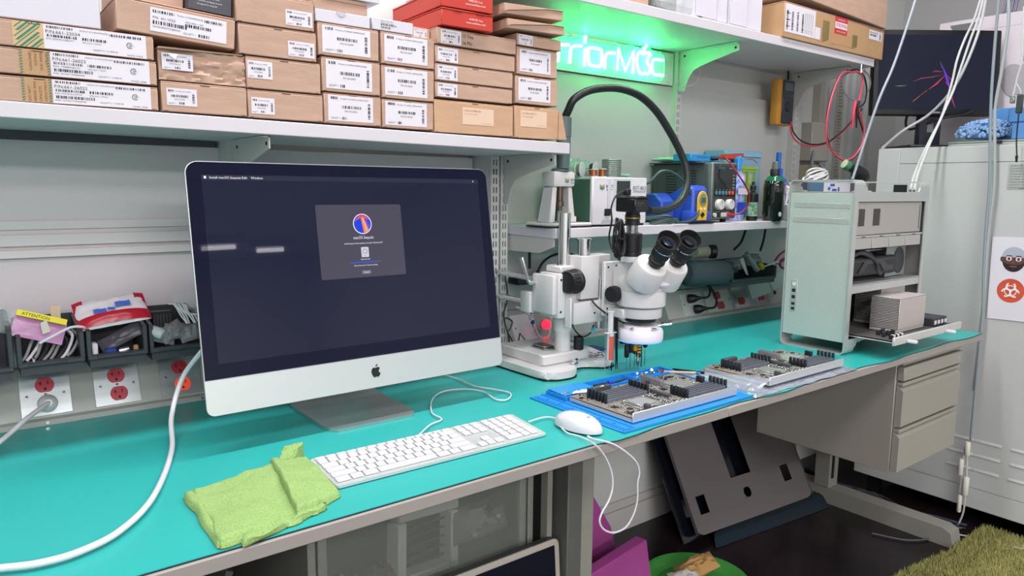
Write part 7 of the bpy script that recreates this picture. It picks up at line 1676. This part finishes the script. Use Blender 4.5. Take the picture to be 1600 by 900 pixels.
for a in (90, 210, 330):
    cy, cz = by+.0150*math.cos(R(a)), bz+.0150*math.sin(R(a))
    arc(cy, cz, .0105, .0155, a+38, a+322).build('hazard_horn', WH, t, flat=True)
b = arc(by, bz, .0165, .0195, 0, 360, 24); b.build('hazard_ring', WH, t, flat=True)

# monitor on the cabinet, turned toward the room
MY = R(-38)
TMn = Matrix.Translation((3.052, .355, 1.402)) @ Matrix.Rotation(MY, 4, 'Z')
t = thing('monitor', (3.05,.35,1.402), 'black flat monitor with a dark screen and coloured streaks on top of the cabinet', 'monitor')
MB(TMn).box(-.12, .12, -.09, .10, .0005, .012, bev=.004).build('base', BLACKP, t)
MB(TMn).box(-.045, .045, .0, .03, .0122, .20, bev=.006).build('neck', mat('neck_navy', '#23252f', .4), t)
MB(TMn).box(-.012, .012, -.0012, -.0002, .065, .105, bev=.0005).build('neck_slot', mat('grey_film'), t)
TS = TMn @ Matrix.Translation((-.000, -.025, .128)) @ Matrix.Rotation(R(-4), 4, 'X')
MB(TS).box(-.243, .243, 0, .035, 0, .325, bev=.006, seg=2).build('frame', BLACKP, t)
sc_ = MB(TS).box(-.225, .225, -.0012, -.0002, .022, .305).build('screen', mat('monitor_screen', '#0c0d14', .38, spec=.12, emit='#3f4560', es=.26), t)
MB(TS).box(-.019, .019, -.001, .0, .008, .0135).build('logo_mark', mat('logo_silver', '#8f9298', .3), t)
def stroke(pts, w, h_, nm='colour_streak'):
    b = MB(TS); n = len(pts)
    for i in range(n-1):
        a = Vector((pts[i][0], 0, pts[i][1])); c = Vector((pts[i+1][0], 0, pts[i+1][1])); d_ = (c-a).normalized(); q = Vector((-d_.z, 0, d_.x))
        w0 = w*(1-abs(2*i/(n-1)-1)**2*.8); w1 = w*(1-abs(2*(i+1)/(n-1)-1)**2*.8); y = Vector((0, -.0018, 0))
        b.quad(a+q*w0+y, a-q*w0+y, c-q*w1+y, c+q*w1+y)
    b.build(nm, em(h_, 1.0), sc_, flat=True)
stroke([(.020,.185),(.035,.150),(.045,.120),(.050,.105)], .0055, '#6a3cc8')
stroke([(.008,.205),(.018,.185),(.028,.168)], .0028, '#5a4a90')
stroke([(.046,.115),(.056,.080),(.066,.052),(.076,.030)], .0022, '#c43c78')
stroke([(.028,.150),(.000,.120),(-.030,.098)], .0026, '#e04464')
stroke([(-.034,.095),(-.060,.076)], .0034, '#d8503c')
stroke([(-.062,.074),(-.088,.052)], .0032, '#d0a040')
stroke([(.024,.155),(-.02,.145),(-.060,.140),(-.094,.126)], .0020, '#8a4450')
stroke([(.020,.165),(-.004,.168),(-.018,.164)], .0026, '#9c3c50')
stroke([(-.115,.112),(-.140,.110),(-.160,.110)], .0026, '#4c7a58')
stroke([(.040,.150),(.052,.138),(.058,.132)], .0022, '#8c3c8c')
stroke([(.034,.128),(.042,.118),(.048,.108)], .0022, '#b83c6c')
stroke([(-.10,.135),(-.13,.136)], .0015, '#3c4a50')
MB(TMn).tube([(-.05,.04,.17),(-.07,.05,.12),(-.05,.05,.08),(.02,-.03,.115),(.10,-.04,.13),(.14,-.03,.15)], .005, n=8).build('black_cable', BLACKP, t)
# white carton with fruit emblem behind the monitor
t = thing('white_product_carton', (3.35,-.2,1.402), 'large white carton with a grey fruit emblem on the cabinet', 'box')
MB().box(3.30, 3.52, -.64, .455, 1.4025, 1.925, bev=.003).build('box_body', mat('carton_lilac_white', '#cfc9cf', .5, var=.02, vs=3), t)
MB().box(3.299, 3.5201, -.642, .457, 1.875, 1.9275, bev=.003).build('lid', mat('carton_lilac_white'), t)
MB().prism([(.362+.052*math.cos(R(a)), 1.912-.031*abs(math.sin(R(a)))) for a in range(0, 181, 18)], 3.2975, 3.2989, 'yz').build('grip_hole', mat('hole_grey', '#6e7070', .7), t)
T = Matrix(((0,1,0,0),(-1,0,0,0),(0,0,1,0),(0,0,0,1)))
Tm = Matrix.Translation((3.2985, .150, 1.681)) @ T
apple(0, 0, .145, -.0012, Tm).build('emblem', mat('emblem_grey', '#a4a0a6', .5), t)
# duster, blue boxes, laptop, boards on the cabinet top
t = thing('silver_laptop', (3.0,.1,1.402), 'closed silver laptop lying on the cabinet top under the blue duster', 'laptop')
MB().box(2.925, 3.16, -.40, .235, 1.4030, 1.411, bev=.003).build('lower_shell', ALUL, t)
MB().box(2.925, 3.16, -.40, .235, 1.4115, 1.420, bev=.003).build('lid', ALU, t)
MB().box(2.9235, 2.9250, .06, .082, 1.406, 1.417).build('notch', DARKG, t)
t = thing('blue_duster', (3.0,.15,1.42), 'light blue chenille duster with fat fibres on the laptop', 'duster')
MB().ball((3.03,.150,1.452), .05, 20, 12, sx=.7, sy=1.5, sz=.50).build('duster_base', mat('duster_blue', '#6f9fd0', .9), t)
r = random.Random(2); b = MB()
for i in range(300):
    a = r.random()*2*PI; zz_ = -.35+1.35*r.random(); q = math.sqrt(max(0, 1-zz_*zz_))
    c = Vector((3.03, .150, 1.452)) + Vector((math.cos(a)*.033*q, math.sin(a)*.072*q, .024*zz_))
    d_ = Vector((math.cos(a)*q*.9, math.sin(a)*q, zz_*.7+.1)).normalized()
    b.tube([c, c+d_*.014+Vector((0,0,.004)), c+d_*.030+Vector((0,0,-.004))], .0052, n=6, sub=2)
stuff(b.build('duster_fibre', mat('duster_fibre', '#8fb4dc', .95), t))
for i, (xa, xb, ya, yb, za, zb, lb_) in enumerate(((3.10,3.155,.055,.17,1.4205,1.545,'blue folded pack behind the duster on the laptop'),(2.955,3.09,-.045,.045,1.4205,1.478,'blue box beside the duster, lower one'),(2.955,3.09,-.045,.060,1.4785,1.530,'blue box beside the duster, upper one'))):
    tag(MB().box(xa, xb, ya, yb, za, zb, bev=.004).build('blue_box', mat('denim_blue', '#4f86c0', .6)), lb_, 'box')
t = thing('circuit_board_pack', (3.0,-.15,1.42), 'white packed circuit board with green parts at the right photo edge', 'circuit board')
MB().box(2.96, 3.10, -.33, -.06, 1.4206, 1.49, bev=.006).build('foam_pack', mat('foam_white', '#cfd2cc', .7), t)
MB().box(2.950, 2.9592, -.28, -.09, 1.424, 1.478, bev=.001).build('board', mat('board_pale', '#b4c4b4', .5, var2='#3c6a50', vs=60), t)
MB().lathe((2.9492,-.115,1.440), (-1,0,0), [(.012,0),(.008,.004)], 8).build('green_part', mat('emerald', '#2fae74', .3), t)

# ------------------------------------------------------------------ hanging cables at the right
WC = mat('cable_offwhite', '#c3c5c3', .4); GC = mat('cable_cool_grey', '#8a949c', .4)
for k, m_, r_, lb_ in (('cab_a', GC, .0045, 'grey cable running down across the left of the monitor'), ('cab_b', WC, .0042, 'white cable crossing the monitor into the tower top, left one'), ('cab_c', WC, .0042, 'white cable crossing the monitor into the tower top, right one'), ('cab_d', mat('cable_grey_light', '#b4b9ba', .4), .0050, 'light grey cable bending from the bundle down to the cabinet corner'),
    ('cab_e', GC, .0050, 'grey cable hanging down the cabinet front, left of two'), ('cab_f', mat('cable_mid_grey', '#9fa8a8', .4), .0055, 'grey cable hanging down the cabinet front, right of two'), ('cab_g', WC, .0030, 'thin white cable with a plug at the right photo edge')):
    t = thing('hanging_cable', Vector(P[k][-1]), lb_, 'cable')
    MB().tube(P[k], r_, n=8, sub=8).build('cable_jacket', m_, t)
    if k == 'cab_g': MB().box(2.853, 2.867, .012, .026, 1.535, 1.558, bev=.002).build('plug', mat('satin_steel'), t)
t = thing('adapter_dongle', (2.86,0,1.5), 'black cable adapter hanging at the right photo edge', 'adapter')
MB().tube([(2.86,.013,1.60),(2.86,-.001,1.575),(2.86,-.002,1.565)], .002, n=6).build('upper_cord', WC, t)
MB().box(2.852, 2.868, -.012, .006, 1.500, 1.562, bev=.003).build('adapter_body', mat('adapter_dark', '#343a3e', .4), t)
MB().tube([(2.86,-.003,1.499),(2.86,-.004,1.42),(2.86,-.010,1.36)], .0022, n=6).build('lower_cord', BLACKP, t)
MB().cyl((2.86,-.010,1.36), (2.86,-.011,1.338), .0045, .003, 10).build('jack', BLACKP, t)
t = thing('ceiling_cable_clip', (3.0,.1,1.88), 'bundle of grey cable ends at the upper right', 'cable')
for i in range(4): MB().tube([(3.02,.12-.012*i,1.96),(3.01,.125-.012*i,1.87)], .0045, n=6).build('cable_end', mat('cable_violet_grey', '#6e6c84', .5), t)
WA = mat('adapter_white', '#d9d6cc', .4)
t = thing('inline_adapters', (2.87,.055,.06), 'chain of white inline cable adapters hanging beside the bench end', 'adapter')
for k, r_ in (('adA', .0095), ('adB', .0085), ('adC', .0105), ('adD', .0075)):
    a, c = Vector(P[k][0]), Vector(P[k][-1]); MB().lathe(a, c-a, [(r_*.7,0),(r_,.004),(r_,(c-a).length-.004),(r_*.7,(c-a).length)], 14).build('adapter', WA, t)
MB().tube(P['adl'][:5]+[(2.87,.062,.004)], .0032, n=7).build('lead', WC, t); MB().tube(P['drop2'][:3], .0030, n=7).build('lead', WC, t)

# ------------------------------------------------------------------ under the benches
t = thing('plastic_drawer_tower', (.66,.35,0), 'translucent plastic drawer tower under the left bench', 'drawer unit')
FR = mat('frame_grey_plastic', '#7e8178', .5); SM = mat('smoky_drawer', '#9aa297', .3, alpha=.24)
for x in (.415, .880): MB().box(x, x+.014, .15, .60, 0, .70, bev=.002).build('side_frame', FR, t)
MB().box(.415, .894, .15, .60, .7005, .712, bev=.002).build('top_panel', FR, t)
MB().box(.430, .879, .585, .60, .0, .70).build('back_panel', mat('frame_dark', '#3c403c', .6), t)
MB().box(.430, .879, .20, .58, .470, .480).build('divider', FR, t)
d = MB().box(.434, .876, .150, .154, .492, .668, bev=.004).build('drawer_front', SM, t)
MB().box(.434, .876, .146, .1495, .480, .4915, bev=.002).build('drawer_handle', FR, d)
MB().box(.434, .450, .1545, .165, .50, .665, bev=.001).build('drawer_corner', mat('frost_light', '#a5aba0', .4, alpha=.6), d); MB().box(.862, .876, .1545, .165, .50, .665, bev=.001).build('drawer_corner', mat('frost_light'), d)
MB().box(.434, .876, .150, .154, .02, .462, bev=.004).build('drawer_front', mat('smoky_drawer'), t)
# drawer contents
t = thing('white_fan_unit', (.66,.25,.482), 'white framed fan-like part seen through the translucent drawer', 'computer part')
T = Matrix.Translation((.60,.185,.500)) @ rotm(-6, 6, 8)
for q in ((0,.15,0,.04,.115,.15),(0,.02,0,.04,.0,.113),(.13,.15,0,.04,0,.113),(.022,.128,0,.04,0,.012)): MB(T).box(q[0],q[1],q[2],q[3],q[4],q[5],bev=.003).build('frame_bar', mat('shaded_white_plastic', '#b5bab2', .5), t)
for i in range(5): MB(T).box(.022, .128, .02, .022, .022+.018*i, .026+.018*i).build('grille_bar', DARKG, t)
tag(crumple(MB(), (.80,.22,.56), .13, .07, .11, 33, .4, tilt=rotm(70,0,0)).build('clear_packet', mat('dusty_film', '#8c928a', .4, alpha=.8)), 'crinkled packet at the right inside the translucent drawer', 'packet')
tag(MB().prism([(.76,.56),(.84,.62),(.86,.60),(.80,.55)], .19, .20, 'xz').build('dark_card', DARKG), 'dark wedge shaped card inside the drawer', 'card')
for i in range(5): tag(crumple(MB(), (.47+.03*i,.22,.515+.008*(i%2)), .05, .05, .03, 100+i*7, .5).build('small_packet', mat(('dark_packet', 'rust_packet', 'smoke_packet')[i % 3], ('#3a3c40', '#5e4238', '#5c6460')[i % 3], .5)), 'small crumpled packet at the bottom left of the drawer', 'packet', 'small packets in the drawer')
tag(MB().box(.905, .918, .12, .14, .0, .735).build('support_post', mat('leg_grey')), 'thin grey post between the drawers and the bench leg', 'post')
t = thing('dark_filler_box', (.10,.3,0), 'dark box with slanted boards, added to darken the space left of the translucent drawers', 'filler')
DK = mat('filler_dark', '#25282a', .6)  # added box, dark coloured to deepen the gloom under the left bench
MB().box(-.30, .395, .56, .60, .001, .70, bev=.002).build('rear_board', DK, t)
MB().box(-.30, .395, .16, .56, .001, .40, bev=.003).build('filler_body', DK, t)
for i in range(3): MB(Matrix.Translation((.0+.09*i, .14, .40)) @ rotm(0, 24, 0)).box(0, .012, .02, .40, .002, .27, bev=.001).build('slanted_board', mat('board_slate', '#4a4d4c', .6), t)
# spare aluminium screen leaning on the floor in front of the drawers
t = thing('spare_screen', (.64,.08,0), 'black screen with a silver frame standing under the left bench', 'screen')
TD = Matrix.Translation((.92,.055,.004)) @ rotm(-5, 0, 0) 
MB(TD).prism([(x-.31, z) for x, z in rrect(.62, .532, .012)], .004, .020, 'xz').build('rear_shell', mat('screen_rim_dark', '#2a2b2e', .4), t)
MB(TD).prism([(x-.31, z) for x, z in rrect(.62, .532, .012)], .0, .0038, 'xz', bev=.0008).build('silver_frame', mat('frame_silver', '#b5b1a6', .35, metal=.3), t)
MB(TD).box(-.608, -.012, -.0012, -.0002, .014, .520).build('black_glass', mat('glass_navy', '#10131c', .12), t)
# pink foam blocks
PF_ = mat('pink_foam', '#a4478e', .75, var=.05, vs=10)
t = thing('pink_foam_block', (1.45,.45,0), 'pink foam block in front, behind the bench leg', 'foam block')
MB(Matrix.Translation((1.28,.43,0)) @ rotm(0,0,0)).hexa([(0,0,.001),(.33,0,.001),(.32,.04,.001),(0,.04,.001),(-.0,.0,.150),(.290,.0,.195),(.280,.035,.198),(0,.035,.153)], bev=.003).build('front_block', PF_, t)
t = thing('pink_foam_slab', (1.40,.58,0), 'pink foam panel leaning behind the pink block', 'foam block')
MB().prism([(1.30,.001),(1.62,.001),(1.55,.19),(1.40,.42),(1.30,.42)], .56, .60, 'xz', bev=.003).build('panel', PF_, t)
# green round lid with crumpled paper
t = thing('green_tub', (1.76,.38,0), 'round green tub on the floor cut by the lower photo edge', 'tub')
GT = mat('green_plastic_tub', '#3f8f3c', .5)
MB().lathe((1.745,.375,.0005), (0,0,1), [(.13,0),(.160,.028),(.165,.030),(.165,.034),(.157,.033),(.128,.006)], 48, caps=False).build('tub_wall', GT, t)
MB().lathe((1.745,.375,.001), (0,0,1), [(.129,0),(.129,.005)], 48).build('tub_floor', GT, t)
t = thing('brown_paper_piece', (1.75,.40,.01), 'crumpled brown paper piece lying in the green tub', 'paper')
crumple(MB(), (1.775,.40,.052), .13, .07, .05, 13, .5, tilt=rotm(15,-20,-25)).build('paper', mat('kraft_paper', '#ad8650', .8, var=.08, vs=20), t)
tag(crumple(MB(), (1.70,.385,.045), .10, .06, .04, 17, .5, tilt=rotm(10,0,-30)).build('white_tissue', mat('tissue_white', '#b9b2ae', .8)), 'crumpled white tissue in the green tub', 'tissue')
# aluminium housing without stand leaning upside down on the wall
A0 = Vector((2.045,.549,.034)); e1 = Vector((.997,-.081,0)).normalized(); e2 = Vector((.041,.496,.867)).normalized(); e3 = -e1.cross(e2)
TH = Matrix(((e1.x,e3.x,e2.x,A0.x),(e1.y,e3.y,e2.y,A0.y),(e1.z,e3.z,e2.z,A0.z),(0,0,0,1)))
t = thing('empty_screen_housing', (2.3,.65,0), 'grey metal screen housing with cut-outs leaning on the wall under the bench', 'computer part')
HM = mat('housing_metal', '#716b6b', .5, metal=.2)
# sheet with real openings: grid of tiles skipping the holes
def sheet(b, U_, V_, holes, w=0.002):
    us = sorted({U_[0], U_[1], *[h[0] for h in holes], *[h[1] for h in holes]}); vs = sorted({V_[0], V_[1], *[h[2] for h in holes], *[h[3] for h in holes]})
    for i in range(len(us)-1):
        for j in range(len(vs)-1):
            cu, cv = (us[i]+us[i+1])/2, (vs[j]+vs[j+1])/2
            if any(h[0] < cu < h[1] and h[2] < cv < h[3] for h in holes): continue
            b.box(us[i], us[i+1], 0, w, vs[j], vs[j+1])
holes = [(.183,.297,.150,.372), (-.02,.026,.060,.124), (.461,.508,.078,.140), (.224,.264,.066,.104)]
b = MB(TH); sheet(b, (-.062, .588), (.012, .463), holes); bmesh.ops.remove_doubles(b.bm, verts=b.bm.verts, dist=1e-6); b.build('back_panel', HM, t)
MB(TH).prism([(-.062,.012),(-.052,.001),(-.036,-.006),(.556,-.006),(.578,.001),(.588,.012)], 0, .002, 'xz').build('rounded_corner_edge', HM, t)
MB(TH).box(-.064, -.0622, -.004, .010, .004, .463).build('rim', HM, t); MB(TH).box(.5882, .590, -.004, .010, .004, .463).build('rim', HM, t)
b = MB(TH)
n = 20; ring = [(.244+.020*math.cos(2*PI*i/n), .085+.019*math.sin(2*PI*i/n)) for i in range(n)]; sq = [(.224,.066),(.264,.066),(.264,.104),(.224,.104)]
def sqp(a):
    c, s_ = math.cos(a), math.sin(a); k = max(abs(c)/.020, abs(s_)/.019); return (.244+c/k, .085+s_/k)
outer = [sqp(2*PI*i/n) for i in range(n)]
V = [(x, .0, z) for x, z in ring]+[(x, .0, z) for x, z in outer]
b._add(V, [(i, (i+1) % n, n+(i+1) % n, n+i) for i in range(n)]); b.build('round_hole_rim', HM, t)
t = thing('black_screen_panel', (1.98,.66,0), 'black glass panel leaning behind the metal housing', 'screen')
TB = TH @ Matrix.Translation((-.105, .040, -.035))
MB(TB).box(0, .60, 0, .006, .0, .47, bev=.001).build('glass', mat('glass_navy'), t)
t = thing('dark_floor_block', (2.3,.48,0), 'dark navy strip lying on the floor in front of the metal housing', 'panel')
MB().hexa([(2.005,.495,.001),(2.640,.430,.001),(2.700,.53,.001),(2.06,.545,.001),(2.025,.520,.026),(2.66,.470,.030),(2.705,.53,.030),(2.06,.545,.026)], bev=.002).build('strip', mat('navy_dark', '#1b2a35', .5), t)
# shelf-like grey box under the drawer unit near the wall, cables on the floor
t = thing('grey_floor_box', (2.55,.66,0), 'dim grey box against the wall behind the bench foot', 'box')
MB().box(2.645, 2.665, .60, .78, .001, .42, bev=.002).build('box_body', STEELD, t)
t = thing('power_brick', (2.83,.60,0), 'dark power brick among the floor cables', 'power brick')
MB().box(2.80, 2.90, .57, .64, .001, .06, bev=.004).build('brick', mat('brick_dark', '#20262b', .5), t)
r = random.Random(6); 
for i in range(16):
    pts = []; x = 2.78+.06*r.random(); y = .60
    for k in range(6): pts.append((x+.05*math.sin(k*1.3+i), y-.11*k-.02*r.random(), .006+.012*r.random()))
    tag(MB().tube(pts, .0030, n=6, sub=4).build('floor_cable', (mat('cable_dim', '#4d5256', .5), BLACKP, mat('cable_blue_grey', '#3c4652', .5))[i % 3]), ('grey', 'black', 'dull blue')[i % 3]+' cable lying in the tangle on the floor by the cabinet', 'cable', 'tangled cables on the floor')
tag(MB().tube([(2.78,.06,.006),(2.82,-.03,.006),(2.83,-.12,.012),(2.86,-.20,.014),(2.84,-.32,.014)], .0028, n=7).build('floor_cable', WC), 'pale cable running over the green rug edge', 'cable')
tag(MB().tube([(2.55,.22,.006),(2.60,.12,.006),(2.70,.07,.007),(2.79,.10,.006),(2.88,.18,.006)], .0030, n=7).build('floor_cable', mat('cable_dim')), 'grey cable curving round the bench foot', 'cable')
# green rug
RG = mat('rug_green', '#a9a768', .95, var=.18, vs=25)
t = thing('green_rug', (2.8,-.3,0), 'mottled green shaggy rug at the lower right', 'rug')
rug = [(2.30,.035),(2.62,-.004),(2.94,-.004),(2.94,-1.5),(2.05,-1.5),(2.12,-.4),(2.22,-.08)]
MB().prism(rug, .0004, .008, 'xy').build('rug_backing', RG, t)
import bisect
r = random.Random(9); V = []; F = []
def inside(x, y):
    c = False; j = len(rug)-1
    for i in range(len(rug)):
        xi, yi = rug[i]; xj, yj = rug[j]
        if (yi > y) != (yj > y) and x < (xj-xi)*(y-yi)/(yj-yi)+xi: c = not c
        j = i
    return c
k = 0
while k < 26000:
    x = 2.15+r.random()*.95; y = -.42+r.random()*.49
    if not inside(x, y): continue
    a = r.random()*2*PI; h = .009+.012*r.random(); dx, dy = math.cos(a)*.0022, math.sin(a)*.0022; lx, ly = (r.random()-.5)*.014, (r.random()-.5)*.014
    n = len(V); V += [(x-dx, y-dy, .007), (x+dx, y+dy, .007), (x+lx, y+ly, .007+h)]; F.append((n, n+1, n+2)); k += 1
me = bpy.data.meshes.new('rug_pile'); me.from_pydata([(a-2.8, b_+.3, c) for a, b_, c in V], [], F); me.materials.append(RG)
o = bpy.data.objects.new('rug_pile', me); COL.objects.link(o); o.parent = t; o['kind'] = 'stuff'

# flat print and tiny joined pieces are stuff parts
for o in bpy.data.objects:
    nm = o.name.split('.')[0]
    if o.parent and nm in ('tuck_slot', 'print', 'tape_stripe', 'tape_print', 'handwriting', 'socket_hole', 'dialog_text', 'menu_text', 'button_text', 'disk_print', 'emblem', 'side_flange'):
        o['kind'] = 'stuff'
